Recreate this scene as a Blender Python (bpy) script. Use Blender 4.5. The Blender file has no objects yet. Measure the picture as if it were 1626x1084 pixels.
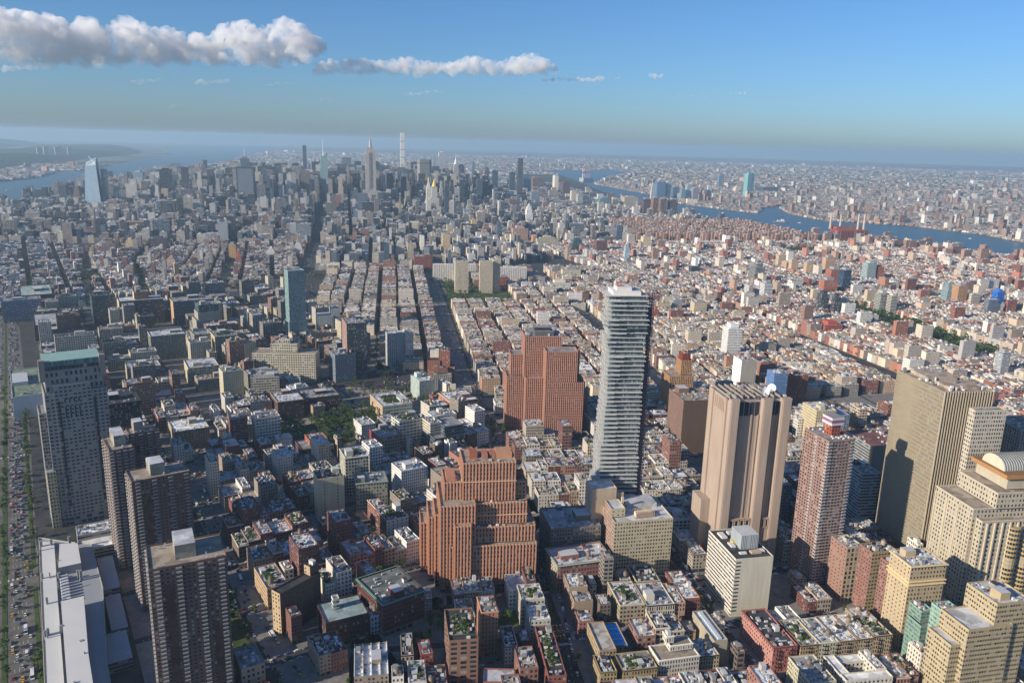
import bpy, math, random
import numpy as np
from mathutils import Vector
from mathutils.geometry import tessellate_polygon

R = math.radians
sc = bpy.context.scene
COL = sc.collection

# ------------------------------------------------------------------ camera
CAM = (-1.775, 19.78, 383.53); YAW = 40.8147; PIT = -13.933; ROL = 1.529; FPX = 1269.4
cam = bpy.data.cameras.new("camera")
cam.sensor_width = 36.0
cam.lens = 36.0 * FPX / 1626.0
cam.clip_start = 1.0
cam.clip_end = 120000.0
co = bpy.data.objects.new("camera", cam); COL.objects.link(co)
co.location = CAM
_y, _p, _r = R(YAW), R(PIT), R(ROL)
FW = Vector((math.sin(_y)*math.cos(_p), math.cos(_y)*math.cos(_p), math.sin(_p)))
RT = Vector((math.cos(_y), -math.sin(_y), 0)); UP = RT.cross(FW)
R2 = RT*math.cos(_r) + UP*math.sin(_r); U2 = -RT*math.sin(_r) + UP*math.cos(_r)
from mathutils import Matrix
m3 = Matrix((R2, U2, -FW)).transposed()
co.rotation_euler = m3.to_euler()
sc.camera = co
FWn, R2n, U2n, Cn = np.array(FW), np.array(R2), np.array(U2), np.array(CAM)
def proj(P):                     # photo pixels (1626 wide) of world points, used only to cull what the camera cannot see
    d = np.asarray(P, float) - Cn
    z = d @ FWn; z = np.where(np.abs(z) < 1e-6, 1e-6, z)
    return 813 + FPX*(d @ R2n)/z, 542 - FPX*(d @ U2n)/z, z

# ------------------------------------------------------------------ sky, sun, exposure
SUN_AZ, SUN_EL = 280.0, 22.0
w = bpy.data.worlds.new("World"); sc.world = w; w.use_nodes = True
nt = w.node_tree; nt.nodes.clear()
sky = nt.nodes.new("ShaderNodeTexSky"); sky.sky_type = 'NISHITA'; sky.sun_disc = False
sky.sun_elevation = R(SUN_EL); sky.sun_rotation = R(SUN_AZ)
sky.altitude = 380; sky.air_density = 1.0; sky.dust_density = 0.9; sky.ozone_density = 8.5
bg = nt.nodes.new("ShaderNodeBackground"); bg.inputs[1].default_value = 0.102
wo = nt.nodes.new("ShaderNodeOutputWorld")
nt.links.new(sky.outputs[0], bg.inputs[0]); nt.links.new(bg.outputs[0], wo.inputs[0])
sl = bpy.data.lights.new("sun", 'SUN'); sl.energy = 5.0; sl.angle = R(0.53); sl.color = (1.0, 0.875, 0.71)
so = bpy.data.objects.new("sun", sl); COL.objects.link(so)
sv = Vector((math.sin(R(SUN_AZ))*math.cos(R(SUN_EL)), math.cos(R(SUN_AZ))*math.cos(R(SUN_EL)), math.sin(R(SUN_EL))))
so.rotation_euler = sv.to_track_quat('Z', 'Y').to_euler()
so.location = sv*3000
sc.view_settings.view_transform = 'Standard'; sc.view_settings.look = 'None'
sc.view_settings.exposure = 0.36; sc.view_settings.gamma = 1.0
cy = sc.cycles
cy.max_bounces = 16; cy.diffuse_bounces = 2; cy.glossy_bounces = 2; cy.transmission_bounces = 2
cy.volume_bounces = 14; cy.volume_step_rate = 0.25; cy.volume_max_steps = 256; cy.transparent_max_bounces = 8
cy.use_denoising = True
cy.sample_clamp_indirect = 6.0

# ------------------------------------------------------------------ materials
def lin(c):
    c = c/255.0
    return c/12.92 if c <= .04045 else ((c+.055)/1.055)**2.4
def hx(s, k=1.0, a=0.0):
    return (lin(int(s[0:2], 16))*k, lin(int(s[2:4], 16))*k, lin(int(s[4:6], 16))*k, a)

def new_mat(name):
    m = bpy.data.materials.new(name); m.use_nodes = True
    nt = m.node_tree; nt.nodes.clear()
    o = nt.nodes.new("ShaderNodeOutputMaterial"); b = nt.nodes.new("ShaderNodeBsdfPrincipled")
    nt.links.new(b.outputs[0], o.inputs[0])
    return m, nt, b
class NB:                         # tiny node helper
    def __init__(s, nt): s.nt = nt
    def n(s, t, **k):
        x = s.nt.nodes.new(t)
        for a, v in k.items(): setattr(x, a, v)
        return x
    def l(s, a, b): s.nt.links.new(a, b)
    def math(s, op, a, b=None, c=None):
        x = s.n("ShaderNodeMath", operation=op)
        for i, v in enumerate((a, b, c)):
            if v is None: continue
            if isinstance(v, (int, float)): x.inputs[i].default_value = v
            else: s.l(v, x.inputs[i])
        return x.outputs[0]
    def mix(s, f, a, b, typ='MIX'):
        x = s.n("ShaderNodeMix", data_type='RGBA', blend_type=typ)
        if isinstance(f, (int, float)): x.inputs[0].default_value = f
        else: s.l(f, x.inputs[0])
        for i, v in ((6, a), (7, b)):
            if isinstance(v, tuple): x.inputs[i].default_value = v
            else: s.l(v, x.inputs[i])
        return x.outputs[2]

def facade_mat():
    m, nt, b = new_mat("facade"); N = NB(nt)
    uv = N.n("ShaderNodeUVMap", uv_map="UVMap"); s = N.n("ShaderNodeSeparateXYZ"); N.l(uv.outputs[0], s.inputs[0])
    col = N.n("ShaderNodeAttribute", attribute_name="Col"); win = N.n("ShaderNodeAttribute", attribute_name="Win")
    sw = N.n("ShaderNodeSeparateColor"); N.l(win.outputs['Color'], sw.inputs[0])
    bay = N.math('MAXIMUM', N.math('MULTIPLY', sw.outputs[0], 10.0), 0.01)
    fl = N.math('MAXIMUM', N.math('MULTIPLY', sw.outputs[1], 10.0), 0.01)
    wf, hf = sw.outputs[2], win.outputs['Alpha']
    u = N.math('DIVIDE', s.outputs[0], bay); v = N.math('DIVIDE', s.outputs[1], fl)
    fu = N.math('FRACT', u); fv = N.math('FRACT', v)
    mu = N.math('LESS_THAN', N.math('ABSOLUTE', N.math('SUBTRACT', fu, .5)), N.math('MULTIPLY', wf, .5))
    mv = N.math('LESS_THAN', N.math('ABSOLUTE', N.math('SUBTRACT', fv, .5)), N.math('MULTIPLY', hf, .5))
    has = N.math('GREATER_THAN', sw.outputs[0], 0.01)
    mask = N.math('MULTIPLY', N.math('MULTIPLY', mu, mv), has)
    cell = N.n("ShaderNodeCombineXYZ"); N.l(N.math('FLOOR', u), cell.inputs[0]); N.l(N.math('FLOOR', v), cell.inputs[1])
    geo = N.n("ShaderNodeNewGeometry")
    N.l(N.math('MULTIPLY', sw.outputs[0], 37.0), cell.inputs[2])
    wn = N.n("ShaderNodeTexWhiteNoise", noise_dimensions='3D'); N.l(cell.outputs[0], wn.inputs[0])
    blind = N.math('GREATER_THAN', wn.outputs[0], 0.84)
    ns = N.n("ShaderNodeTexNoise"); ns.inputs['Scale'].default_value = 0.09; ns.inputs['Detail'].default_value = 4
    mp = N.n("ShaderNodeMapping"); mp.inputs['Scale'].default_value = (1, 1, .35)
    N.l(geo.outputs['Position'], mp.inputs[0]); N.l(mp.outputs[0], ns.inputs['Vector'])
    n2 = N.n("ShaderNodeTexNoise"); n2.inputs['Scale'].default_value = 1.1; n2.inputs['Detail'].default_value = 3
    N.l(geo.outputs['Position'], n2.inputs['Vector'])
    k = N.math('ADD', N.math('MULTIPLY', ns.outputs[0], 0.34), N.math('ADD', N.math('MULTIPLY', n2.outputs[0], 0.30), 0.68))
    n4 = N.n("ShaderNodeTexNoise"); n4.inputs['Scale'].default_value = .55; n4.inputs['Detail'].default_value = 4; mp4 = N.n("ShaderNodeMapping"); mp4.inputs['Scale'].default_value = (1, 1, .06)
    N.l(geo.outputs['Position'], mp4.inputs[0]); N.l(mp4.outputs[0], n4.inputs['Vector'])
    k = N.math('MULTIPLY', k, N.math('ADD', N.math('MULTIPLY', n4.outputs[0], 0.44), 0.78))
    vm = N.n("ShaderNodeVectorMath", operation='SCALE'); N.l(col.outputs['Color'], vm.inputs[0]); N.l(k, vm.inputs['Scale'])
    # thin sill line under each window, as wear/trim of the wall itself
    sill = N.math('MULTIPLY', N.math('MULTIPLY', mu, has), N.math('LESS_THAN', N.math('ABSOLUTE', N.math('SUBTRACT', N.math('SUBTRACT', .5, fv), N.math('ADD', N.math('MULTIPLY', hf, .5), .03))), .03))
    wall = N.mix(N.math('MULTIPLY', sill, .45), vm.outputs[0], (.45, .42, .37, 1))
    dark = N.mix(wn.outputs[0], (.012, .016, .024, 1), (.045, .06, .08, 1))
    tv = N.n("ShaderNodeVectorMath", operation='SCALE'); N.l(col.outputs['Color'], tv.inputs[0]); N.l(N.math('ADD', N.math('MULTIPLY', wn.outputs[0], .55), .35), tv.inputs['Scale'])
    tint = tv.outputs[0]
    g = N.mix(col.outputs['Alpha'], dark, tint)
    g = N.mix(N.math('MULTIPLY', blind, N.math('SUBTRACT', 1.0, N.math('MULTIPLY', col.outputs['Alpha'], .6))), g, (.30, .29, .26, 1))
    base = N.mix(mask, wall, g)
    N.l(base, b.inputs['Base Color'])
    N.l(N.math('SUBTRACT', .88, N.math('MULTIPLY', mask, .72)), b.inputs['Roughness'])
    bm = N.n("ShaderNodeBump"); bm.inputs['Strength'].default_value = .5; bm.inputs['Distance'].default_value = .4
    N.l(N.math('SUBTRACT', 1.0, mask), bm.inputs['Height']); 
    N.l(bm.outputs[0], b.inputs['Normal']); b.inputs['Specular IOR Level'].default_value = .5
    return m

def attr_mat(name, rough=.9, scale=.12, lo=.55, hi=.95, patches=True, metal=0.0):
    m, nt, b = new_mat(name); N = NB(nt)
    col = N.n("ShaderNodeAttribute", attribute_name="Col"); geo = N.n("ShaderNodeNewGeometry")
    ns = N.n("ShaderNodeTexNoise"); ns.inputs['Scale'].default_value = scale; ns.inputs['Detail'].default_value = 6; ns.inputs['Roughness'].default_value = .65
    N.l(geo.outputs['Position'], ns.inputs['Vector'])
    k = N.math('ADD', N.math('MULTIPLY', ns.outputs[0], hi), 1.0-hi*.5)
    if patches:
        vo = N.n("ShaderNodeTexVoronoi", distance='CHEBYCHEV'); vo.inputs['Scale'].default_value = .16
        N.l(geo.outputs['Position'], vo.inputs['Vector'])
        sp = N.n("ShaderNodeSeparateColor"); N.l(vo.outputs['Color'], sp.inputs[0])
        k = N.math('MULTIPLY', k, N.math('ADD', N.math('MULTIPLY', sp.outputs[0], .6), .68))
    vm = N.n("ShaderNodeVectorMath", operation='SCALE'); N.l(col.outputs['Color'], vm.inputs[0]); N.l(k, vm.inputs['Scale'])
    N.l(vm.outputs[0], b.inputs['Base Color']); b.inputs['Roughness'].default_value = rough; b.inputs['Metallic'].default_value = metal
    b.inputs['Specular IOR Level'].default_value = .25
    return m

def noise_mat(name, c1, c2, scale=.05, rough=.95, detail=8, c3=None, s3=.004):
    m, nt, b = new_mat(name); N = NB(nt)
    geo = N.n("ShaderNodeNewGeometry"); ns = N.n("ShaderNodeTexNoise"); ns.inputs['Scale'].default_value = scale; ns.inputs['Detail'].default_value = detail
    ns.inputs['Roughness'].default_value = .7
    N.l(geo.outputs['Position'], ns.inputs['Vector'])
    cr = N.n("ShaderNodeValToRGB"); cr.color_ramp.elements[0].position = .35; cr.color_ramp.elements[1].position = .65
    cr.color_ramp.elements[0].color = c1; cr.color_ramp.elements[1].color = c2
    N.l(ns.outputs[0], cr.inputs[0]); out = cr.outputs[0]
    if c3:
        n3 = N.n("ShaderNodeTexNoise"); n3.inputs['Scale'].default_value = s3; n3.inputs['Detail'].default_value = 5
        N.l(geo.outputs['Position'], n3.inputs['Vector'])
        f = N.n("ShaderNodeMapRange"); f.inputs[1].default_value = .48; f.inputs[2].default_value = .58; N.l(n3.outputs[0], f.inputs[0])
        out = N.mix(f.outputs[0], out, c3)
    N.l(out, b.inputs['Base Color']); b.inputs['Roughness'].default_value = rough
    b.inputs['Specular IOR Level'].default_value = .2
    return m

M_FAC = facade_mat()
M_ROOF = attr_mat("roof_membrane")
M_CONC = attr_mat("ribbed_concrete", rough=.9, patches=False, hi=.22, scale=.05)
M_TRIM = attr_mat("painted_trim", rough=.8, patches=False, hi=.4)
M_MET = attr_mat("grey_metal", rough=.5, patches=False, hi=.3, scale=.8)
M_WOOD = attr_mat("weathered_wood", rough=.9, patches=False, hi=.7, scale=1.5)
M_LEAF = attr_mat("leaf", rough=.75, patches=False, hi=1.1, scale=.35)
M_BARK = noise_mat("bark", (.05, .035, .025, 1), (.10, .075, .05, 1), 2.0)
M_CAR = attr_mat("car_paint", rough=.3, patches=False, hi=.05)
M_ASPH = noise_mat("asphalt", (.035, .037, .041, 1), (.075, .074, .072, 1), .06)
M_HWY = noise_mat("worn_road", (.10, .094, .086, 1), (.18, .168, .15, 1), .07)
M_PAVE = noise_mat("concrete_pavement", (.15, .145, .135, 1), (.26, .25, .235, 1), .15)
M_PLAZA = noise_mat("pale_plaza", (.22, .19, .15, 1), (.34, .30, .25, 1), .15)
M_PAINT = noise_mat("road_paint", (.55, .55, .53, 1), (.78, .78, .75, 1), .8)
M_GRASS = noise_mat("grass", (.035, .06, .018, 1), (.08, .115, .035, 1), .15)
M_SUBURB = noise_mat("far_land", (.055, .075, .04, 1), (.30, .26, .215, 1), .011, detail=12, c3=(.045, .075, .04, 1), s3=.0011)
M_HILL = noise_mat("wooded_hill", (.018, .034, .018, 1), (.05, .07, .03, 1), .02, detail=10)
def water_mat():
    m, nt, b = new_mat("river_water"); N = NB(nt)
    geo = N.n("ShaderNodeNewGeometry"); ns = N.n("ShaderNodeTexNoise"); ns.inputs['Scale'].default_value = .03; ns.inputs['Detail'].default_value = 6
    N.l(geo.outputs['Position'], ns.inputs['Vector'])
    N.l(N.mix(ns.outputs[0], (.045, .11, .16, 1), (.075, .155, .205, 1)), b.inputs['Base Color'])
    b.inputs['Roughness'].default_value = .42; b.inputs['IOR'].default_value = 1.33
    bm = N.n("ShaderNodeBump"); bm.inputs['Strength'].default_value = .35; bm.inputs['Distance'].default_value = 1.5
    N.l(ns.outputs[0], bm.inputs['Height']); N.l(bm.outputs[0], b.inputs['Normal'])
    return m
M_WATER = water_mat()

# ------------------------------------------------------------------ mesh builder
class MB:
    def __init__(s): s.v = []; s.f = []; s.uv = []; s.c = []; s.w = []; s.m = []
    def face(s, pts, col, win=(0, 0, 0, 0), uv=None, m=0):
        i = len(s.v); n = len(pts); s.v.extend(pts); s.f.append(tuple(range(i, i+n)))
        s.uv.extend(uv if uv else [(0.0, 0.0)]*n); s.c.append(col); s.w.append(win); s.m.append(m)
    def wall(s, p, q, z0, z1, col, win=None, m=0, zb=None):
        L = math.hypot(q[0]-p[0], q[1]-p[1])
        if L < .01 or z1-z0 < .01: return
        if win and win[0] > 0 and L > win[0]*1.2 and z1-z0 > 2.5:
            nb = max(1, round(L/win[0])); nf = max(1, round((z1-z0)/win[1]))
            W = (L/nb/10, (z1-z0)/nf/10, win[2], win[3])
        else: W = (0, 0, 0, 0)
        h = z1-z0
        s.face([(p[0], p[1], z0), (q[0], q[1], z0), (q[0], q[1], z1), (p[0], p[1], z1)], col, W, [(0, 0), (L, 0), (L, h), (0, h)], m)
    def prism(s, P, z0, z1, col, win=None, top=None, m=0, mt=0):
        n = len(P)
        for i in range(n): s.wall(P[i], P[(i+1) % n], z0, z1, col, win, m)
        if top is not None: s.face([(x, y, z1) for x, y in P], top, m=mt)
    def parapet(s, P, z, h, t, col, m=0):           # outer face is the wall's; this adds the rim and inner face down to the roof
        I = inset(P, t); n = len(P)
        for i in range(n):
            a, b, c, d = P[i], P[(i+1) % n], I[(i+1) % n], I[i]
            s.face([(a[0], a[1], z), (b[0], b[1], z), (c[0], c[1], z), (d[0], d[1], z)], col, m=m)
            s.face([(d[0], d[1], z), (c[0], c[1], z), (c[0], c[1], z-h), (d[0], d[1], z-h)], col, m=m)
    def box(s, x0, x1, y0, y1, z0, z1, col, win=None, top=None, m=0, mt=None, fr=None):
        P = [(x0, y0), (x1, y0), (x1, y1), (x0, y1)]
        if fr: P = [fr(*q) for q in P]
        s.prism(P, z0, z1, col, win, top or col, m, m if mt is None else mt)
    def cyl(s, cx, cy, r, z0, z1, col, n=12, r1=None, top=True, m=0, win=None, a0=0.0):
        r1 = r if r1 is None else r1
        A = [(math.cos(2*math.pi*i/n+a0), math.sin(2*math.pi*i/n+a0)) for i in range(n)]
        for i in range(n):
            a, b = A[i], A[(i+1) % n]
            L = 2*math.pi*r/n; W = (0, 0, 0, 0)
            if win: W = (L/max(1, round(L/win[0]))/10, (z1-z0)/max(1, round((z1-z0)/win[1]))/10, win[2], win[3])
            pts = [(cx+a[0]*r, cy+a[1]*r, z0), (cx+b[0]*r, cy+b[1]*r, z0), (cx+b[0]*r1, cy+b[1]*r1, z1), (cx+a[0]*r1, cy+a[1]*r1, z1)]
            if r1 < .01: s.face(pts[:3], col, W, [(0, 0), (L, 0), (L, z1-z0)], m)
            else: s.face(pts, col, W, [(0, 0), (L, 0), (L, z1-z0), (0, z1-z0)], m)
        if top and r1 > .01: s.face([(cx+a[0]*r1, cy+a[1]*r1, z1) for a in A], col, m=m)
    def build(s, name, mats, parent=None, org=(0, 0, 0), smooth=False):
        if not s.f: return None
        me = bpy.data.meshes.new(name)
        V = np.array(s.v, np.float64)-np.array(org); nV = len(V)
        lens = np.fromiter((len(f) for f in s.f), np.int32, len(s.f))
        me.vertices.add(nV); me.vertices.foreach_set("co", V.astype(np.float32).ravel())
        nl = int(lens.sum()); me.loops.add(nl); me.loops.foreach_set("vertex_index", np.arange(nl, dtype=np.int32))
        st = np.zeros(len(lens), np.int32); st[1:] = np.cumsum(lens)[:-1]
        me.polygons.add(len(lens)); me.polygons.foreach_set("loop_start", st); me.polygons.foreach_set("loop_total", lens)
        me.polygons.foreach_set("material_index", np.array(s.m, np.int32))
        u = me.uv_layers.new(name="UVMap"); u.data.foreach_set("uv", np.array(s.uv, np.float32).ravel())
        a = me.attributes.new("Col", 'FLOAT_COLOR', 'FACE'); a.data.foreach_set("color", np.array(s.c, np.float32).ravel())
        a = me.attributes.new("Win", 'FLOAT_COLOR', 'FACE'); a.data.foreach_set("color", np.array(s.w, np.float32).ravel())
        for x in mats: me.materials.append(x)
        me.update(calc_edges=True)
        if smooth: me.polygons.foreach_set("use_smooth", np.ones(len(lens), bool))
        o = bpy.data.objects.new(name, me); COL.objects.link(o)
        if parent is not None: o.parent = parent
        else: o.location = org
        return o

def inset(P, t):
    n = len(P); out = []
    for i in range(n):
        a, b, c = P[i-1], P[i], P[(i+1) % n]
        e1 = (b[0]-a[0], b[1]-a[1]); e2 = (c[0]-b[0], c[1]-b[1])
        l1 = math.hypot(*e1) or 1; l2 = math.hypot(*e2) or 1
        n1 = (-e1[1]/l1, e1[0]/l1); n2 = (-e2[1]/l2, e2[0]/l2)
        k = 1+n1[0]*n2[0]+n1[1]*n2[1]; k = k if k > .2 else .2
        out.append((b[0]+(n1[0]+n2[0])*t/k, b[1]+(n1[1]+n2[1])*t/k))
    return out
def frame(ax, ay, ang):
    c, s = math.cos(R(ang)), math.sin(R(ang))
    return lambda e, n: (ax+e*c-n*s, ay+e*s+n*c)
def tag(o, label=None, cat=None, group=None, kind=None):
    if label: o['label'] = label
    if cat: o['category'] = cat
    if group: o['group'] = group
    if kind: o['kind'] = kind
    return o
def empty(name, x, y, z=0.0):
    o = bpy.data.objects.new(name, None); COL.objects.link(o); o.location = (x, y, z); o.empty_display_size = 2
    return o
def sheet(name, pts, z, mat, parent=None):
    tris = tessellate_polygon([[Vector((x, y, 0)) for x, y in pts]])
    me = bpy.data.meshes.new(name)
    f = []
    for t in tris:
        a, b, c = [pts[i] for i in t]
        f.append(t if (b[0]-a[0])*(c[1]-a[1])-(b[1]-a[1])*(c[0]-a[0]) > 0 else (t[0], t[2], t[1]))
    me.from_pydata([(x, y, z) for x, y in pts], [], f); me.materials.append(mat); me.update()
    o = bpy.data.objects.new(name, me); COL.objects.link(o)
    return o

# ------------------------------------------------------------------ the ground, rivers, far land
RH = 35500.0
def arc(a0, a1, n=40, r=RH): return [(r*math.sin(R(a0+(a1-a0)*i/n)), r*math.cos(R(a0+(a1-a0)*i/n))) for i in range(n+1)]
river = sheet("river", arc(0, 351, 90, RH+300), -2.5, M_WATER); river['kind'] = 'structure'
MW = [(-900, -1500), (-150, -400), (-110, 500), (-50, 1500), (40, 2300), (180, 3300), (420, 4200), (747, 5050), (1150, 5900), (2000, 7250), (3100, 9300), (4200, 11300), (6900, 16300), (9000, 20500), (13000, 28000)]
ME = [(1600, -1500), (3000, -200), (3466, 1056), (3558, 1383), (3700, 1842), (3499, 2014), (3808, 2532), (3758, 2920), (4200, 3600), (4389, 3861), (5338, 5111), (6300, 6300), (7300, 7600)]
QW = [(3300, -1500), (4000, 300), (4189, 1286), (4412, 1543), (4520, 1965), (4355, 2355), (4564, 2699), (4952, 3000), (5250, 3090), (5200, 3160), (4850, 3080), (4425, 2855), (4494, 3235), (4615, 3590), (5184, 4290), (5597, 5040), (6039, 5783), (7400, 6900), (9500, 8300), (9900, 9100), (8300, 9000), (7300, 7600)]
sheet("ground", ME[::-1]+MW[:11], 0, M_ASPH)['kind'] = 'structure'
def sides(name, pts, mat):
    mb = MB()
    for a, b in zip(pts, pts[1:]):
        mb.face([(a[0], a[1], -4), (b[0], b[1], -4), (b[0], b[1], -.01), (a[0], a[1], -.01)], (.2, .19, .17, 0))
    o = mb.build(name, [mat]); o['kind'] = 'structure'
sides("riverbank", ME[::-1], M_ROOF); sides("riverbank", QW[:-1], M_ROOF)
sheet("far_land", QW+[(3100, 9300)]+MW[11:]+arc(25, 112, 50), -.6, M_SUBURB)['kind'] = 'structure'
NJW = [(1057, 7237), (1345, 7672), (1849, 8959), (2141, 9243), (2719, 10666), (4221, 14071), (5328, 16381), (6440, 20681), (9500, 27500)]
sheet("far_shore", [(-2500, -500), (-1500, 1500), (-900, 3500), (-300, 5600), (700, 6500)]+NJW+[(13000, RH*.9)]+arc(19, -75, 40), -.6, M_SUBURB)['kind'] = 'structure'

# ------------------------------------------------------------------ building kit
rnd = random.Random(7)
WS = {  # window styles: bay, floor, width share, height share
 'm': (3.4, 3.5, .42, .52), 'm2': (2.8, 3.6, .48, .55), 'l': (3.8, 4.2, .66, .60), 'p': (3.0, 3.6, .50, .80), 'r': (3.2, 3.5, .96, .42),
 'g': (1.8, 3.8, .90, .86), 'b': (0, 0, 0, 0), 'f': (5.2, 4.2, .80, .64), 's': (4.2, 3.4, .25, .40), 'i': (2.9, 3.9, .40, .60), 'a': (3.6, 2.9, .5, .5)}
GREY = (.26, .26, .26, 0); TAR = (.055, .055, .06, 0); SILV = (.50, .51, .52, 0); WHT = (.72, .72, .70, 0); TANR = (.33, .28, .22, 0)
ROOFS = [GREY, (.33, .33, .34, 0), TAR, SILV, SILV, WHT, TANR, (.40, .41, .43, 0), (.12, .12, .125, 0), (.60, .60, .60, 0), (.24, .17, .14, 0)]
RNAME = {0: 'grey', 1: 'mid grey', 2: 'black', 3: 'silvery', 4: 'silvery', 5: 'white', 6: 'tan', 7: 'pale grey', 8: 'dark grey', 9: 'light grey', 10: 'brownish'}

def add_tank(root, x, y, z, org, sc_=1.0, wood=(.30, .21, .14, 0)):
    mb = MB(); r = 1.7*sc_
    mb.cyl(x, y, r, z+2.2, z+5.4*sc_+.6, wood, 12, top=False)
    mb.cyl(x, y, r+.15, z+5.4*sc_+.6, z+6.7*sc_+.6, (.12, .11, .10, 0), 12, r1=0)
    t = mb.build("water_tank", [M_WOOD], root, org)
    lg = MB()
    for a in range(4):
        px, py = x+math.cos(a*math.pi/2+.7)*r*.8, y+math.sin(a*math.pi/2+.7)*r*.8
        lg.box(px-.12, px+.12, py-.12, py+.12, z, z+2.2, (.08, .08, .08, 0))
    lg.box(x-r*.9, x+r*.9, y-r*.9, y+r*.9, z+2.0, z+2.2, (.1, .09, .08, 0))
    l = lg.build("tank_stand", [M_MET], t, org)
    return t

UCACHE = {}
def units(root, org, name, boxes, fr, mat=None, limit=100):
    """repeated small box parts of one building: each its own object on a shared mesh, past the limit one remainder"""
    ang = None
    for (x0, x1, y0, y1, z0, z1, c) in boxes[:limit]:
        key = (tuple(round(v, 2) for v in c), (mat or M_MET).name)
        if key not in UCACHE:
            mb = MB(); mb.box(-.5, .5, -.5, .5, 0, 1, c); o = mb.build(name, [mat or M_MET]); UCACHE[key] = o.data; bpy.data.objects.remove(o)
        o = bpy.data.objects.new(name, UCACHE[key]); COL.objects.link(o); o.parent = root
        p = fr((x0+x1)/2, (y0+y1)/2); q = fr((x0+x1)/2+1, (y0+y1)/2)
        o.location = (p[0]-org[0], p[1]-org[1], z0-org[2]); o.rotation_euler.z = math.atan2(q[1]-p[1], q[0]-p[0]); o.scale = (max(.01, x1-x0), max(.01, y1-y0), max(.01, z1-z0))
    if len(boxes) > limit:
        mb = MB()
        for (x0, x1, y0, y1, z0, z1, c) in boxes[limit:]: mb.box(x0, x1, y0, y1, z0, z1, c, fr=fr)
        mb.build(name, [mat or M_MET], root, org)['kind'] = 'stuff'

def roof_kit(root, fr, w, d, z, org, r, wall, n=None, garden=False, tank=None, big=True):
    """bulkheads, machinery, skylights, vents and planting as parts of one building"""
    used = []
    def place(sx, sy):
        for _ in range(14):
            x = r.uniform(.8+sx/2, max(.9+sx/2, w-.8-sx/2)); y = r.uniform(.8+sy/2, max(.9+sy/2, d-.8-sy/2))
            if x+sx/2 > w-.4 or y+sy/2 > d-.4: continue
            if all(abs(x-a) > (sx+c)/2+.3 or abs(y-b) > (sy+e)/2+.3 for a, b, c, e in used):
                used.append((x, y, sx, sy)); return x, y
        return None
    if w > 5 and d > 6:
        bw, bd, bh = r.uniform(2.6, 4.2), r.uniform(3.2, 5.5), r.uniform(2.6, 3.8)
        p = place(bw, bd)
        if p:
            mb = MB(); c = r.choice([wall, (.45, .42, .37, 0), (.30, .29, .28, 0), (.55, .54, .52, 0)])
            mb.box(p[0]-bw/2, p[0]+bw/2, p[1]-bd/2, p[1]+bd/2, z, z+bh, c, fr=fr)
            e = .15; mb.box(p[0]-bw/2-e, p[0]+bw/2+e, p[1]-bd/2-e, p[1]+bd/2+e, z+bh+.002, z+bh+.2, r.choice([SILV, GREY, TAR]), fr=fr)
            mb.build("bulkhead", [M_TRIM], root, org)
    if big and w > 22 and d > 22:
        bw, bd, bh = w*r.uniform(.22, .35), d*r.uniform(.22, .35), r.uniform(4, 7)
        p = place(bw, bd)
        if p:
            mb = MB(); mb.box(p[0]-bw/2, p[0]+bw/2, p[1]-bd/2, p[1]+bd/2, z, z+bh, wall, WS['b'], SILV, fr=fr)
            mb.build("penthouse", [M_TRIM], root, org)
    if tank is None: tank = r.random() < .30
    if tank and w > 7 and d > 7:
        p = place(4, 4)
        if p:
            q = fr(*p); add_tank(root, q[0], q[1], z, org, r.uniform(.85, 1.15), r.choice([(.30, .21, .14, 0), (.22, .16, .11, 0), (.38, .30, .22, 0)]))
    area = w*d; k = n if n is not None else min(15, 3+int(area/55))
    bs = []
    for _ in range(k):
        sx, sy = r.uniform(1.2, 3.0), r.uniform(1.0, 2.6); p = place(sx, sy)
        if p: bs.append((p[0]-sx/2, p[0]+sx/2, p[1]-sy/2, p[1]+sy/2, z, z+r.uniform(.8, 2.0), r.choice([(.5, .51, .52, 0), (.35, .36, .37, 0), (.62, .62, .6, 0), (.2, .2, .2, 0)])))
    units(root, org, "air_conditioner", bs, fr)
    bs = []
    for _ in range(r.randint(1, 4) if w > 6 and d > 8 else 0):
        L_ = r.uniform(2.5, 6.5); sx, sy = (L_, .6) if r.random() < .5 else (.6, L_)
        if sx > w-3 or sy > d-3: continue
        p = place(sx, sy)
        if p: bs.append((p[0]-sx/2, p[0]+sx/2, p[1]-sy/2, p[1]+sy/2, z+.3, z+.9, (.55, .56, .57, 0)))
    units(root, org, "duct", bs, fr)
    bs = []
    for _ in range(r.randint(1, 4)):
        sx, sy = r.uniform(1.5, 3), r.uniform(2, 4); p = place(sx, sy)
        if p: bs.append((p[0]-sx/2, p[0]+sx/2, p[1]-sy/2, p[1]+sy/2, z, z+.5, (.55, .62, .66, 0)))
    units(root, org, "skylight", bs, fr)
    for _ in range(r.randint(1, 3) if area > 90 else 0):
        q = place(.8, .8)
        if q:
            units(root, org, "chimney", [(q[0]-.4, q[0]+.4, q[1]-.4, q[1]+.4, z, z+r.uniform(1.6, 3), r.choice([wall[:3]+(0,), (.3, .12, .08, 0)]))], fr, M_TRIM)
    if garden:
        mb = MB(); dk = MB()
        sx, sy = w*.55, d*.6
        dk.box(w*.2, w*.2+sx, d*.2, d*.2+sy, z+.02, z+.25, (.30, .22, .15, 0), fr=fr); dk.build("roof_deck", [M_WOOD], root, org)
        leafcloud(mb, [(fr(w*.2+sx*r.random(), d*.2+sy*r.random())+(z+.8,), r.uniform(.8, 1.8)) for _ in range(int(8+area/18))], r, 26, .55)
        mb.build("roof_garden", [M_LEAF], root, org)

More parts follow.
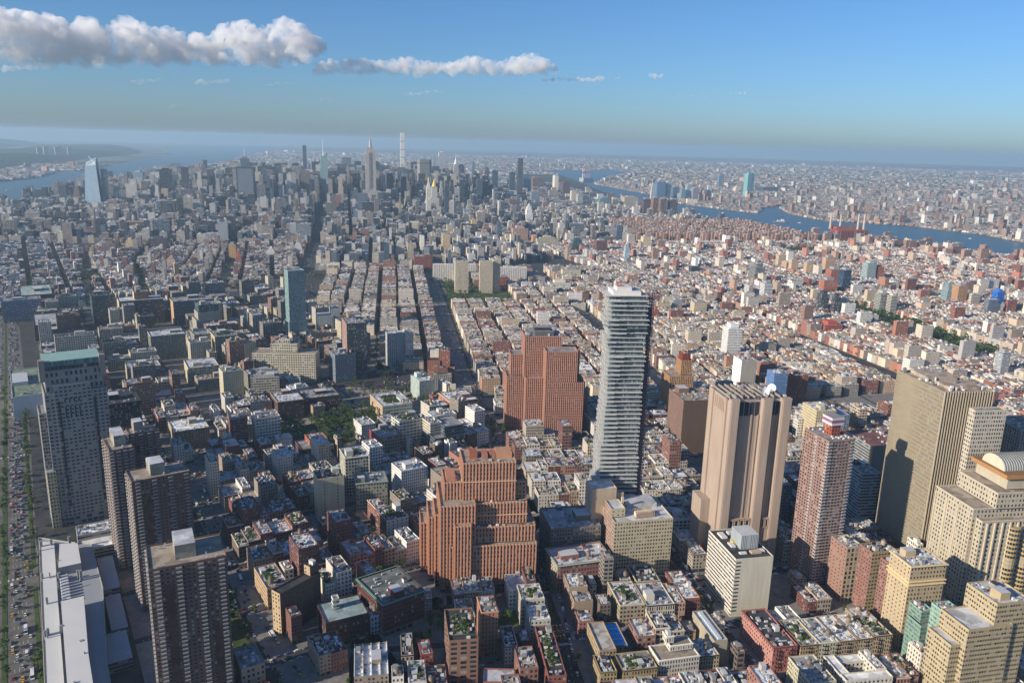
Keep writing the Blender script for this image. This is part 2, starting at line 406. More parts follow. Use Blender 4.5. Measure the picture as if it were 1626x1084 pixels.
def leafcloud(mb, blobs, r, per=30, size=.6, cols=None):
    cols = cols or [(.045, .085, .02, 0), (.07, .12, .03, 0), (.03, .06, .018, 0), (.10, .14, .035, 0)]
    for (c, rad) in blobs:
        base = r.choice(cols)
        for _ in range(per):
            th, ph = r.uniform(0, 6.283), math.acos(r.uniform(-.6, 1)); q = rad*(r.random()**.33)
            x, y, z = c[0]+q*math.sin(ph)*math.cos(th), c[1]+q*math.sin(ph)*math.sin(th), c[2]+q*math.cos(ph)*.85
            s = size*r.uniform(.6, 1.5); a = r.uniform(0, 6.283); t = r.uniform(-1, 1)
            ax = (math.cos(a)*s, math.sin(a)*s, t*s*.5); bx = (-math.sin(a)*s*.8, math.cos(a)*s*.8, r.uniform(-.6, .6)*s)
            k = r.uniform(.65, 1.35); cc = (base[0]*k, base[1]*k, base[2]*k, 0)
            mb.face([(x-ax[0], y-ax[1], z-ax[2]), (x+bx[0], y+bx[1], z+bx[2]), (x+ax[0], y+ax[1], z+ax[2]), (x-bx[0], y-bx[1], z-bx[2])], cc)

EXCL = []                         # footprints nothing else may stand on: (ax, ay, w, d, ang)
HERO = []                         # (short description, x, y, height) used to say where ordinary houses stand
EXH = []
def fill(ax, ay, w, d, ang, h=40): EXCL.append((ax, ay, w, d, ang)); EXH.append(h)

def hero(name, label, cat, A, w, d, ang, H, col, win='m', roof=GREY, tiers=None, short=None, kit=True, cornice=None, piers=None, garden=False,
         tank=None, alpha=0.0, par=1.1, excl=True, side=None, ground=None, seed=None, group=None):
    r = random.Random(seed if seed is not None else hash(label) & 0 or sum(map(ord, label)))
    fr = frame(A[0], A[1], ang); cx, cyy = fr(w/2, d/2); org = (cx, cyy, 0)
    root = tag(empty(name, cx, cyy), label, cat, group)
    wc = hx(col, 1, alpha) if isinstance(col, str) else col
    ws = WS[win] if isinstance(win, str) else win
    tiers = tiers or [(0, w, 0, d, 0, H)]
    wall = MB(); rf = MB(); cor = MB(); pm = MB()
    top = max(t[5] for t in tiers)
    for t in tiers:
        e0, e1, n0, n1, z0, z1 = t[:6]
        tw = ws if len(t) < 7 else (WS[t[6]] if isinstance(t[6], str) else t[6])
        tc = wc if len(t) < 8 else (hx(t[7], 1, alpha) if isinstance(t[7], str) else t[7])
        P = [fr(e0, n0), fr(e1, n0), fr(e1, n1), fr(e0, n1)]
        zg = z0
        if z0 == 0 and ground:
            for i in range(4): wall.wall(P[i], P[(i+1) % 4], 0, ground[0], hx(ground[1]), WS['f'])
            zg = ground[0]
        for i in range(4):
            sw_, sc2 = tw, tc
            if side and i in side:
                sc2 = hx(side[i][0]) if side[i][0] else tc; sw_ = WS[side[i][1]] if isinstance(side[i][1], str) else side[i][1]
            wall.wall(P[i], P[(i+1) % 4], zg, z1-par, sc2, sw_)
            wall.wall(P[i], P[(i+1) % 4], z1-par, z1, sc2)
        wall.parapet(P, z1, par, .45, tc)
        rf.face([(x, y, z1-par) for x, y in inset(P, .45)], roof)
        if piers:
            bay, pw, pd, ptop = piers
            for i in (0, 3, 1):
                p, q = P[i], P[(i+1) % 4]; L = math.hypot(q[0]-p[0], q[1]-p[1]); nb = max(1, round(L/bay))
                ex, ey = (q[0]-p[0])/L, (q[1]-p[1])/L; ox, oy = ey, -ex
                for k in range(nb+1):
                    c = min(max(k*L/nb, pw/2), L-pw/2)
                    a = (p[0]+ex*(c-pw/2), p[1]+ey*(c-pw/2)); b = (p[0]+ex*(c+pw/2), p[1]+ey*(c+pw/2))
                    a2 = (a[0]+ox*pd, a[1]+oy*pd); b2 = (b[0]+ox*pd, b[1]+oy*pd); zt = z1+ptop
                    pm.face([(a2[0], a2[1], zg), (b2[0], b2[1], zg), (b2[0], b2[1], zt), (a2[0], a2[1], zt)], tc)
                    pm.face([(a[0], a[1], zg), (a2[0], a2[1], zg), (a2[0], a2[1], zt), (a[0], a[1], zt)], tc)
                    pm.face([(b2[0], b2[1], zg), (b[0], b[1], zg), (b[0], b[1], zt), (b2[0], b2[1], zt)], tc)
                    pm.face([(a2[0], a2[1], zt), (b2[0], b2[1], zt), (b[0], b[1], zt), (a[0], a[1], zt)], tc)
        if cornice:
            cc = hx(cornice[0]); o_ = cornice[1]
            for zz in cornice[2:] or (0,):
                Q = inset(P, -o_); za = z1-.9-zz; zb2 = z1-.25-zz
                if za <= z0: continue
                for i in range(4):
                    a, b = Q[i], Q[(i+1) % 4]; c, e = P[(i+1) % 4], P[i]
                    cor.face([(a[0], a[1], za), (b[0], b[1], za), (b[0], b[1], zb2), (a[0], a[1], zb2)], cc)
                    cor.face([(a[0], a[1], zb2), (b[0], b[1], zb2), (c[0], c[1], zb2+.1), (e[0], e[1], zb2+.1)], cc)
                    cor.face([(e[0], e[1], za-.3), (c[0], c[1], za-.3), (b[0], b[1], za), (a[0], a[1], za)], cc)
    wall.build("wall", [M_FAC], root, org); rf.build("roof", [M_ROOF], root, org)
    cor.build("cornice", [M_TRIM], root, org); pm.build("pilasters", [M_TRIM], root, org)
    if kit:
        t = max(tiers, key=lambda t: (t[5], (t[1]-t[0])*(t[3]-t[2])))
        f2 = lambda e, n: fr(t[0]+e, t[2]+n)
        roof_kit(root, f2, t[1]-t[0], t[3]-t[2], t[5]-par+.01, org, r, wc, garden=garden, tank=tank)
    if excl: fill(A[0], A[1], w, d, ang, max([t[5] for t in tiers if (t[1]-t[0])*(t[3]-t[2]) > .3*w*d] or [H*.7]))
    if short: HERO.append((short, cx, cyy, top))
    return root, fr, org, r

SEP = {"rooftop_machinery": "air_conditioner", "balcony": "balcony", "vent_hood": "vent_hood", "vent_opening": "vent_opening", "skylight": "skylight", "blank_panel": "blank_panel", "corner_window": "window", "window_strip": None}
class Rec(MB):                    # records its boxes so that each becomes a part of its own
    def __init__(s): super().__init__(); s.bx = []; s.fr = None
    def box(s, x0, x1, y0, y1, z0, z1, col, win=None, top=None, m=0, mt=None, fr=None): s.bx.append((x0, x1, y0, y1, z0, z1, col)); s.fr = fr or s.fr or (lambda a, b: (a, b))
def parts(root, org, name, mats=None):
    if SEP.get(name):
        mb = Rec(); return mb, lambda: units(root, org, SEP[name], mb.bx, mb.fr, (mats or [M_TRIM])[0])
    mb = MB(); return mb, lambda: mb.build(name, mats or [M_TRIM], root, org)

# ================================================================== THE LARGE BUILDINGS OF THE FOREGROUND
# --- stepped brick telephone building (orange)
BR = 'b3866c'
A = (363, 529)
root, fr, org, r = hero("stepped_brick_tower", "massive stepped orange brick tower with ribbed walls in the centre foreground", "tower",
    A, 84, 56, -32, 116, BR, (2.9, 4.0, .34, .62), TANR, tiers=[
    (8, 84, 0, 54, 0, 45), (10, 83, 5, 52, 45, 60), (12, 76, 10, 50, 60, 80), (0, 30, 2, 54, 0, 82.5), (12, 26, -3.5, 2, 0, 66),
    (-4, 14, 12, 46, 0, 70), (4, 24, 16, 46, 80, 98), (20, 66, 14, 46, 80, 116), (66, 76, 18, 44, 80, 96), (-9, 12, 22, 56, 0, 63), (-15.5, 8, 38, 60, 0, 50)], short="stepped orange brick tower",
    piers=(2.9, .75, .55, .25), cornice=('d0a98a', .35), kit=False, ground=(7, '8e5a42'))
mb, done = parts(root, org, "setback_band")
for e0, e1, n0, n1, z in ((20, 66, 14, 46, 98), (12, 76, 10, 50, 68)):
    P = inset([fr(e0, n0), fr(e1, n0), fr(e1, n1), fr(e0, n1)], -.8); mb.prism(P, z, z+.7, hx('d6b190'), None, hx('d6b190'))
done()
for (e, n, sx, sy, z, h, c) in ((30, 32, 7, 12, 115, 5, '9a5f4a'), (40, 30, 5, 12, 115, 4, 'a5705c'), (47, 31, 5, 11, 115, 4, 'a5705c'), (57, 32, 14, 14, 115, 5, 'b98a6c'), (10, 30, 8, 20, 97, 4, 'b07d68'),
                         (16, 28, 6, 10, 79.2, 4, 'c08a74'), (70, 30, 6, 10, 95, 3, '8a5343')):
    mb, done = parts(root, org, "penthouse"); mb.box(e-sx/2, e+sx/2, n-sy/2, n+sy/2, z, z+h, hx(c), fr=fr); done()
mb, done = parts(root, org, "rooftop_machinery", [M_MET])
for _ in range(40):
    e, n, z = r.choice([(r.uniform(24, 62), r.uniform(18, 24), 115), (r.uniform(15, 74), r.uniform(11, 13), 79.2), (r.uniform(14, 80), r.uniform(6, 8), 59), (r.uniform(12, 22), r.uniform(18, 40), 97)])
    s_ = r.uniform(.5, 1.3); mb.box(e-s_, e+s_, n-s_, n+s_, z, z+r.uniform(.8, 2.2), r.choice([(.55, .52, .5, 0), (.35, .2, .15, 0), (.7, .68, .64, 0), (.2, .2, .2, 0)]), fr=fr)
done()

# --- second ribbed brick tower (reddish), with a glassy roof storey
A = (679, 822)
root, fr, org, r = hero("ribbed_brick_tower", "tall reddish brown ribbed brick tower with setbacks and dark roof machinery", "tower",
    (660, 789), 104, 70, -35, 132, 'b08470', (2.7, 3.7, .44, .55), GREY, tiers=[
    (48, 100, 0, 60, 0, 75), (48, 90, 0, 26, 75, 118), (24, 100, 18, 68, 0, 76.6), (0, 100, 36, 70, 0, 73.4), (5, 22, 40, 66, 74, 104), (22, 72, 27, 62, 75, 132), (72, 98, 30, 60, 75, 112)], short="reddish ribbed brick tower",
    piers=(2.7, .8, .6, 1.0), kit=False)
mb, done = parts(root, org, "penthouse", [M_FAC])
mb.box(30, 62, 34, 56, 131, 137, hx('6e6f70'), WS['r'], GREY, fr=fr); mb.box(36, 58, 38, 54, 137, 142, hx('3c4044', 1, 1), WS['r'], GREY, fr=fr); done()
mb, done = parts(root, org, "rooftop_machinery", [M_MET])
for _ in range(26):
    e, n = r.uniform(24, 70), r.uniform(29, 60); s_ = r.uniform(.6, 1.6); mb.box(e-s_, e+s_, n-s_, n+s_, 131, 131+r.uniform(2, 5), r.choice([(.5, .5, .5, 0), (.2, .2, .22, 0), (.6, .55, .5, 0)]), fr=fr)
done()

# --- glass tower of stacked, shifted floors
fr = frame(536, 507, -36); cx, cyy = fr(18, 17); org = (cx, cyy, 0)
root = tag(empty("stacked_glass_tower", cx, cyy), "very tall glass apartment tower of shifted stacked floors with white balconies", "apartment tower")
rr = random.Random(56)
slab, gl, bal = MB(), MB(), MB()
nfl = 57; fh = 250/nfl; tops = []
for i in range(nfl):
    z = i*fh; g = rr.random
    f_ = i/nfl
    big = 0 if i < 12 else (1 if i < 44 else 2)
    amp = (1.4, 2.2, 4.0)[big]
    if i % (3 if big < 2 else 2) == 0: off = [rr.uniform(-amp, amp) for _ in range(6)]
    wv = 3.4*math.sin(f_*7.2)
    e0, e1, n0, n1 = -1.0+off[0]*.7-wv*.5, 36.5+off[1]*.5, 0+off[2]*.6, 34
    gl.box(e0+1.8, e1-1.4, n0+2.2, n1-1, z, z+fh-.9, (.15, .21, .24, 1), (1.6, fh-.9, .9, .94), fr=fr)
    e_mid = 12+off[3]*2; st = 1.6+off[4]*.3
    for (a, b, c) in ((e0, e_mid, n0-st+ .2*off[5]), (e_mid, e1, n0)):
        slab.box(a, b, c, n1, z+fh-.5, z+fh-.001 if a == e0 else z+fh-.02, (.52, .515, .49, 0), fr=fr)
    for k in range(3):
        a = e0-rr.uniform(.6, 2.2); n_ = 3+k*10+off[5]
        slab.box(a, e0+.2, n_, n_+rr.uniform(4, 8), z+fh-.85, z+fh-.03, (.52, .515, .49, 0), fr=fr)
    bal.face([fr(e0, n0-st+.2*off[5])+(z+.1,), fr(e_mid, n0-st+.2*off[5])+(z+.1,), fr(e_mid, n0-st+.2*off[5])+(z+1.15,), fr(e0, n0-st+.2*off[5])+(z+1.15,)], (.42, .46, .46, 1))
gl.build("glass_wall", [M_FAC], root, org); slab.build("floor_slabs", [M_TRIM], root, org); bal.build("balcony_glass", [M_MET], root, org)
mb, done = parts(root, org, "roof", [M_TRIM]); mb.box(4, 30, 5, 30, 250, 253.5, (.66, .65, .62, 0), fr=fr); mb.box(8, 22, 9, 24, 253.5, 257, (.6, .58, .56, 0), fr=fr); mb.box(9, 14, 12, 16, 257, 258, (.4, .12, .08, 0), fr=fr); done()
mb, done = parts(root, org, "builders_hoist", [M_MET])
for i in range(84):
    z = i*3.0; mb.box(38.3, 43, 6, 13, z, z+.5, (.2, .17, .18, 0), fr=fr)
for e, n in ((38.3, 6), (42.7, 6), (38.3, 12.7), (42.7, 12.7), (40.5, 6)): mb.box(e, e+.5, n, n+.5, 0, 252, (.08, .07, .08, 0), fr=fr)
mb.box(39.2, 42.2, 7, 12, 0, 236, (.12, .11, .14, 0), fr=fr)
done()
fill(530, 500, 50, 44, -36, 245); HERO.append(("stacked glass tower", cx, cyy, 250))

# --- windowless concrete telephone tower
fr = frame(593, 409, -31.5); cx, cyy = fr(29, 22); org = (cx, cyy, 0)
root = tag(empty("windowless_tower", cx, cyy), "windowless pinkish tan concrete tower with deep shadowed recesses and white roof dishes", "tower")
C1 = hx('a39284'); W_, D_ = 58.0, 42.0
mb, done = parts(root, org, "wall", [M_FAC])
zt = 165; pr = 5.3
core = [fr(0, 0), fr(W_, 0), fr(W_, D_), fr(0, D_)]
mb.prism(core, 0, zt, C1, None, (.2, .19, .18, 0))
for k_ in range(28):
    e_ = 1+k_*2.1; mb.box(e_, e_+.22, -.2, -.001, 42, zt-15, C1, fr=fr)
for a, b in ((0, 8.4), (30.7, 40), (48.8, 58)):
    mb.box(a, b, -pr, 0, 0, zt+2, C1, fr=fr); mb.box(a+.8, b-.8, -pr-.7, -pr, 0, zt+1, C1, fr=fr)
for a, b in ((9.5, 10.6), (22, 23.4), (28.5, 29.5), (47, 47.6)): mb.box(a, b, -.9, 0, 40, zt-14, C1, fr=fr)
for a, b in ((2, 9), (32, 41)): mb.box(-1.6, 0, a, b, 0, zt+1, C1, fr=fr)
mb.box(-9, -.01, 20, 42, 0, 60, C1, fr=fr)
done()
mb, done = parts(root, org, "vent_opening", [M_TRIM])
DK = (.03, .035, .05, 0)
for a in (10.5, 15.5, 20.5, 25.4, 41.5, 45.2):
    w2 = 4.0 if a < 40 else 3.2; mb.box(a, a+w2, -.25, -.02, zt-15, zt-2, DK, fr=fr)
for n in (6, 9.3, 12.6, 15.9, 19.2, 24, 28): mb.box(-1.75, -1.6+.01, n, n+1.5, zt-14+n*.05, zt-3, (.25, .17, .13, 0), fr=fr) if n < 9 else mb.box(-.15, -.02, n, n+1.5, zt-14, zt-3, (.25, .17, .13, 0), fr=fr)
done()
mb, done = parts(root, org, "vent_hood", [M_CONC])
for a in (9.4, 14.7, 20.0, 25.3, 41.2, 45.1):
    w2 = 4.6 if a < 40 else 3.4
    for (x0, x1, z0, z1) in ((a, a+.8, 41, 49), (a+w2-.8, a+w2, 41, 49), (a, a+w2, 48.5, 50.4), (a, a+w2, 40, 41.4)): mb.box(x0, x1, -4.4, 0, z0, z1-.01, C1, fr=fr)
    mb.box(a, a+w2, -3.6, 0, 0, 40, C1, fr=fr)
done()
mb, done = parts(root, org, "vent_opening", [M_TRIM])
for a in (10.2, 15.5, 20.8, 26.1, 42, 45.9): mb.box(a, a+2.9 if a < 40 else a+1.8, -.5, -.02, 41.5, 48.4, DK, fr=fr)
done()
mb, done = parts(root, org, "rooftop_machinery", [M_MET]); r = random.Random(33)
for _ in range(60):
    e, n = r.uniform(2, 56), r.uniform(2, 40); s_ = r.uniform(.6, 2.4); mb.box(e-s_, e+s_, n-s_*.8, n+s_*.8, zt, zt+r.uniform(.8, 3.6), r.choice([(.45, .43, .4, 0), (.6, .56, .5, 0), (.15, .14, .14, 0), (.35, .3, .26, 0)]), fr=fr)
for k in range(9): mb.box(1+k*6, 1.5+k*6, 1, 41, zt+1, zt+3.2, (.3, .26, .22, 0), fr=fr)
done()
def dish(root, org, x, y, z, rad, az, el, col=(.85, .85, .85, 0)):
    mb = MB(); d = Vector((math.sin(R(az))*math.cos(R(el)), math.cos(R(az))*math.cos(R(el)), math.sin(R(el))))
    q = d.to_track_quat('Z', 'Y'); n = 18; rings = [(0, -.28), (.45, -.2), (.8, -.09), (1, 0)]
    pts = [[Vector((x, y, z+rad*1.1))+q @ Vector((math.cos(2*math.pi*i/n)*a*rad, math.sin(2*math.pi*i/n)*a*rad, b*rad)) for i in range(n)] for a, b in rings[1:]]
    c0 = Vector((x, y, z+rad*1.1))+q @ Vector((0, 0, -.28*rad))
    for i in range(n):
        j = (i+1) % n
        mb.face([tuple(c0), tuple(pts[0][i]), tuple(pts[0][j])], col)
        for k in range(2): mb.face([tuple(pts[k][i]), tuple(pts[k+1][i]), tuple(pts[k+1][j]), tuple(pts[k][j])], col)
    mb.cyl(x, y, .35, z, z+rad*.9, (.5, .5, .5, 0), 8)
    mb.build("satellite_dish", [M_TRIM], root, org)
p = fr(38, 8); dish(root, org, p[0], p[1], zt, 4.3, 205, 25)
p = fr(50, 20); dish(root, org, p[0], p[1], zt, 4.0, 240, 25)
fill(583, 404, 72, 54, -31.5, 160); HERO.append(("windowless concrete tower", cx, cyy, 165))

# --- slim brick apartment tower with a little cap
root, fr, org, r = hero("brick_apartment_tower", "slim pink brick apartment tower with grey corner balconies and small boxy cap", "apartment tower",
    (633, 332), 30, 34, -24, 141, '8f7268', (3.3, 3.0, .52, .55), GREY, tiers=[(0, 26, 0, 34, 0, 141), (26, 32, 6, 32, 0, 138)], short="slim pink brick tower", kit=False)
mb, done = parts(root, org, "penthouse", [M_FAC]); mb.box(11, 20, 12, 22, 140, 150, hx('a05038'), (3, 3, .4, .7), GREY, fr=fr); mb.box(9.5, 22, 11, 24, 150, 157, hx('cfc6c4'), WS['b'], GREY, fr=fr); mb.box(9.3, 22.2, 10.8, 24.2, 152.5, 155, hx('8a5a86'), WS['b'], fr=fr); done()
mb, done = parts(root, org, "balcony", [M_TRIM])
for i in range(46):
    z = 3+i*3.0
    mb.box(-1.2, 3.2, -1.2, 1, z, z+.25, (.45, .47, .48, 0), fr=fr); mb.box(-1.25, 3.2, -1.25, -1.15, z+.2, z+1.1, (.42, .46, .48, 0), fr=fr); mb.box(-1.25, -1.15, -1.2, 1.5, z+.2, z+1.1, (.42, .46, .48, 0), fr=fr)
    mb.box(22.5, 26.5, -1.2, .6, z, z+.25, (.42, .44, .46, 0), fr=fr); mb.box(22.5, 26.5, -1.25, -1.15, z+.2, z+1.1, (.40, .44, .48, 0), fr=fr)
    mb.box(4.5, 21, -.25, -.02, z+2.5, z+2.75, (.5, .48, .45, 0), fr=fr)
    for n in (15, 16.5): mb.box(-.6, -.02, n, n+1.2, z+.2, z+1.1, (.45, .48, .5, 0), fr=fr)
done()
mb, done = parts(root, org, "rooftop_machinery", [M_MET])
for _ in range(16):
    e, n = r.uniform(1, 24), r.uniform(1, 32); mb.box(e, e+1.6, n, n+1.4, 140, 141.4, (.6, .6, .58, 0), fr=fr)
done()

# --- the federal slab with vertical fins, its annex
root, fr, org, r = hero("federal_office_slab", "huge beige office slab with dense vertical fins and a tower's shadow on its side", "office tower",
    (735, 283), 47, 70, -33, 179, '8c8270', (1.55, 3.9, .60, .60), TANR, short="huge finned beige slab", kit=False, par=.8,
    side={0: ('4e463e', (1.9, 3.9, .75, .75)), 2: (None, 'b')})  # recessed front wall coloured darker, painting in the shade between its fins
mb, done = parts(root, org, "fin", [M_TRIM])
FC = hx('a89d88')
for k in range(19):
    e = k*47/18; mb.box(e-.38, e+.38, -1.5, -.001, 0, 179.2, FC, fr=fr)
for k in range(47):
    n = k*70/46; mb.box(-.5, -.001, n-.28, n+.28, 0, 179.2, FC, fr=fr)
done()
mb, done = parts(root, org, "penthouse", [M_ROOF]); mb.box(10, 40, 8, 28, 178.3, 181, (.36, .28, .22, 0), fr=fr); mb.box(8, 38, 36, 62, 178.3, 182, (.38, .31, .24, 0), fr=fr); done()
mb, done = parts(root, org, "rooftop_machinery", [M_MET])
for _ in range(46):
    e, n = r.uniform(3, 44), r.uniform(3, 66); s_ = r.uniform(.4, 1.3); mb.box(e-s_, e+s_, n-s_, n+s_, 178.3, 178.6+r.uniform(.5, 4.5), r.choice([(.6, .58, .55, 0), (.2, .2, .2, 0), (.7, .7, .7, 0)]), fr=fr)
done()
hero("court_annex_tower", "pale tower with a chequered window pattern behind the finned slab", "office tower",
    (750, 261), 31, 40, -33, 165, 'b8b0a0', (2.4, 3.9, .5, .5), GREY, kit=False, short=None, tiers=[(0, 31, 0, 8.4, 0, 165), (22.7, 31, 8.4, 40, 0, 165)])
hero("ribbed_annex", "lower ribbed beige block behind the chequered tower at right edge", "office building",
    (850, 250), 50, 40, -33, 128, 'b8ad9b', 'p', TANR, piers=(3, .8, .6, .4))

# --- postmodern stone tower with a barrel-vaulted crown, right edge
root, fr, org, r = hero("stone_office_tower", "big beige stone tower with setbacks and a barrel vaulted glass crown", "office tower",
    (678, 224), 84, 48, -32, 118, 'b3a994', (3.3, 3.9, .40, .50), TANR, tiers=[
    (0, 84, 4, 50, 0, 104), (4, 84, -3, 44, 0, 96, (3.3, 3.9, .42, .5)), (18, 84, 2, 48, 104, 118, (3.3, 3.9, .40, .5)), (30, 84, 8, 44, 118, 128, 'b')], short="beige tower with vaulted crown",
    kit=False, cornice=('c0b6a2', .5, 0, 16))
mb, done = parts(root, org, "vaulted_crown", [M_TRIM])
mb.box(26, 84, 5, 47, 128, 131.5, hx('a87c50'), top=hx('8a6a48'), fr=fr)
for k in range(24):
    e0_ = 30+k*2.3; nseg = 9
    for j in range(nseg):
        a0, a1 = math.pi*j/nseg, math.pi*(j+1)/nseg
        y0, z0 = 26-13*math.cos(a0), 131.5+10*math.sin(a0); y1, z1 = 26-13*math.cos(a1), 131.5+10*math.sin(a1)
        for (x0, x1, c, dz) in ((e0_, e0_+.8, hx('d8d2c0'), .35), (e0_+.8, e0_+2.3, (.16, .2, .22, 0), 0)):
            mb.face([fr(x0, y0)+(z0+dz,), fr(x0, y1)+(z1+dz,), fr(x1, y1)+(z1+dz,), fr(x1, y0)+(z0+dz,)], c)
end = [fr(30, 26-13*math.cos(math.pi*j/12))+(131.5+10*math.sin(math.pi*j/12),) for j in range(13)]
mb.face(end[::-1], hx('c8c0aa')); done()
mb, done = parts(root, org, "pilasters", [M_TRIM])
for e in range(8, 84, 7): mb.box(e, e+1.2, -4.2, -3.01, 0, 94, hx('bfb49e'), fr=fr)
for n in (6, 20, 34, 48): mb.box(-1, -.01, n, n+1.3, 0, 100, hx('bfb49e'), fr=fr)
done()
for e in (30, 44, 58, 72):
    mb, done = parts(root, org, "window_bay", [M_FAC]); mb.cyl(*fr(e+4, -3), 5, 0, 90, hx('a89468'), 14, win=(1.6, 3.9, .85, .55)); done()

# --- riverside granite office tower, left edge
G1 = '94928e'
root, fr, org, r = hero("granite_office_tower", "tall grey granite office tower with paired windows and green glass crown", "office tower",
    (136, 862), 54, 42, -7, 146, G1, (4.0, 3.75, .62, .46), GREY, tiers=[(0, 54, 0, 42, 0, 138), (8, 40, -1.2, 0, 0, 146, (4, 3.75, .62, .46)), (2, 52, 4, 40, 138, 160, (4.2, 7, .5, .6)),
    (-6, 0, 6, 38, 0, 118, (2.2, 3.75, .8, .6))], short="grey granite tower", kit=False, par=.8, ground=(9, '7d8696'))
mb, done = parts(root, org, "window_strip", [M_FAC])
for a, b, z0, z1 in ((10.3, 12.6, 20, 130), (41.5, 43.8, 20, 130), (16, 17.5, 112, 132), (20, 21.5, 112, 132), (24, 25.5, 112, 132), (28, 29.5, 112, 132)):
    y = -1.35 if 8 < a < 38 else -.15
    mb.box(a, b, y, y+.13, z0, z1, (.03, .04, .06, 0), (1.1, 3.75, .7, .9), fr=fr)
done()
mb, done = parts(root, org, "glass_crown", [M_FAC])
mb.box(1, 53, 3, 41, 160, 164, hx('59606c'), (3.4, 4, .8, .8), fr=fr)
mb.box(2, 52, 4, 40, 164, 169, (.12, .34, .30, 1), (1.7, 5, .9, .9), top=(.25, .4, .36, 0), fr=fr)
for e in (-2, 50): mb.box(e, e+5, 2, 8, 150, 171, hx('9a8a84'), fr=fr)
done()
mb, done = parts(root, org, "corner_wing", [M_FAC]); mb.box(-6, 2, -2, 6, 0, 60, hx('cdb996'), (2.6, 3.75, .5, .5), top=GREY, fr=fr); done()
hero("dark_glass_building", "dark glass office building tucked behind the grey granite tower", "office building", (205, 930), 34, 60, -8, 96, '22303a', (1.6, 3.8, .9, .85), TAR, alpha=.3, kit=True)

# --- three brick slabs with balconies
def brick_slab(label, A, w, d, ang, seed, hi=(0.35, .62)):
    root, fr, org, r = hero("balcony_apartment_tower", label, "apartment tower", A, w, d, ang, 116, '6c544c', (3.1, 2.85, .46, .5), TANR, kit=False, par=1.0, seed=seed, group="brick apartment towers with balconies",
        tiers=[(0, w, 0, d, 0, 116)])
    mb, done = parts(root, org, "penthouse", [M_ROOF]); mb.box(w*hi[0], w*hi[1], d*.25, d*.9, 115, 125, hx('8f8a80'), top=SILV, fr=fr); done()
    mb, done = parts(root, org, "balcony", [M_TRIM])
    cols = [w*.1, w*.38, w*.66, w*.93]
    for i in range(38):
        z = 4+i*2.95
        for e in cols: mb.box(e-1.7, e+1.7, -1.35, -.01, z, z+1.0, (.26, .26, .255, 0), fr=fr)
        for n in (3, d*.5, d-3): mb.box(-1.2, -.01, n-1.6, n+1.6, z, z+1.05, (.42, .40, .36, 0), fr=fr)
    done()
    mb, done = parts(root, org, "rooftop_machinery", [M_MET])
    for _ in range(10):
        e, n = r.uniform(1, w-2), r.uniform(1, d-2); mb.box(e, e+1.2, n, n+1.2, 115, 116.6, (.5, .5, .5, 0), fr=fr)
    done()
    mb, done = parts(root, org, "blank_panel", [M_ROOF]); mb.box(w*.18, w*.30, -.3, -.02, 0, 104, hx('5a443d'), fr=fr); mb.box(w*.78, w*.88, -.3, -.02, 0, 70, hx('5a443d'), fr=fr); done()
    HERO.append(("dark balcony tower", *fr(w/2, d/2), 116))
brick_slab("nearest dark brick balcony tower at the bottom left", (124, 511), 47, 34, -14, 1)
brick_slab("middle dark brick balcony tower, right beside the granite tower's foot", (155, 657), 44, 26, -6, 2, (.35, .6))
brick_slab("farthest dark brick balcony tower, partly behind the middle one", (159, 736), 19, 38, -6, 3, (.3, .8))
brick_slab("dark brick balcony wing half hidden behind the other balcony towers", (184, 768), 26, 18, -6, 4, (.2, .5))
HERO[-4:] = [HERO[-4]]

# --- long white-roofed college building beside the highway
def W9(*pts): return [(e*math.cos(R(-9))-n*math.sin(R(-9)), e*math.sin(R(-9))+n*math.cos(R(-9))) for e, n in pts]
root = tag(empty("college_building", 95, 680), "long low building with white roof strips beside the riverside highway", "college building"); org = (95, 680, 0)
mb, done = parts(root, org, "wall", [M_FAC])
Q = W9((-24, 470), (16, 470), (17, 596), (24, 700), (22, 786), (4, 800), (-19, 822))
mb.prism(Q, 0, 17, hx('8a8a84'), WS['r']); mb.parapet(Q, 17, 1, .4, hx('a8a69c')); done()
mb, done = parts(root, org, "roof", [M_CONC]); mb.face([(x, y, 16) for x, y in inset(Q, .4)], (.30, .32, .34, 0)); done()
for nm_, pts_, z1_ in (("raised_roof", ((-10, 500), (6, 500), (6, 597), (9, 680), (-7, 680)), 24), ("raised_roof", ((-6, 738), (11, 738), (11, 778), (-3, 784)), 24), ("roof_strip", ((-22, 480), (-12, 480), (-9, 690), (-7, 800), (-17, 806)), 19.5)):
    mb, done = parts(root, org, nm_, [M_CONC]); mb.prism(W9(*pts_), 16, z1_, hx('a9a79e'), None, (.62, .62, .60, 0)); done()
mb, done = parts(root, org, "skylight", [M_CONC]); 
for k in range(9): c_ = W9((-3, 690+k*5)); mb.box(c_[0][0]-3, c_[0][0]+3, c_[0][1]-1.4, c_[0][1]+1.4, 16, 20, (.5, .52, .54, 0))
done()
mb, done = parts(root, org, "rooftop_machinery", [M_MET]); r = random.Random(77)
for _ in range(26):
    c_ = W9((r.uniform(-21, 10), r.uniform(500, 800))); s_ = r.uniform(.4, 1.2); mb.box(c_[0][0]-s_, c_[0][0]+s_, c_[0][1]-s_, c_[0][1]+s_, 16.05, 24+r.uniform(.4, 1.4), (.3, .3, .3, 0))
done()
c_ = W9((-26, 465))[0]; fill(c_[0], c_[1], 66, 360, -9, 16); HERO.append(("long white roofed college building", 95, 680, 24))
root, org = tag(empty("low_school_wing", 135, 640), "low blue grey shaded roofs east of the long college building", "school building"), (135, 640, 0)
mb, done = parts(root, org, "wall", [M_FAC])
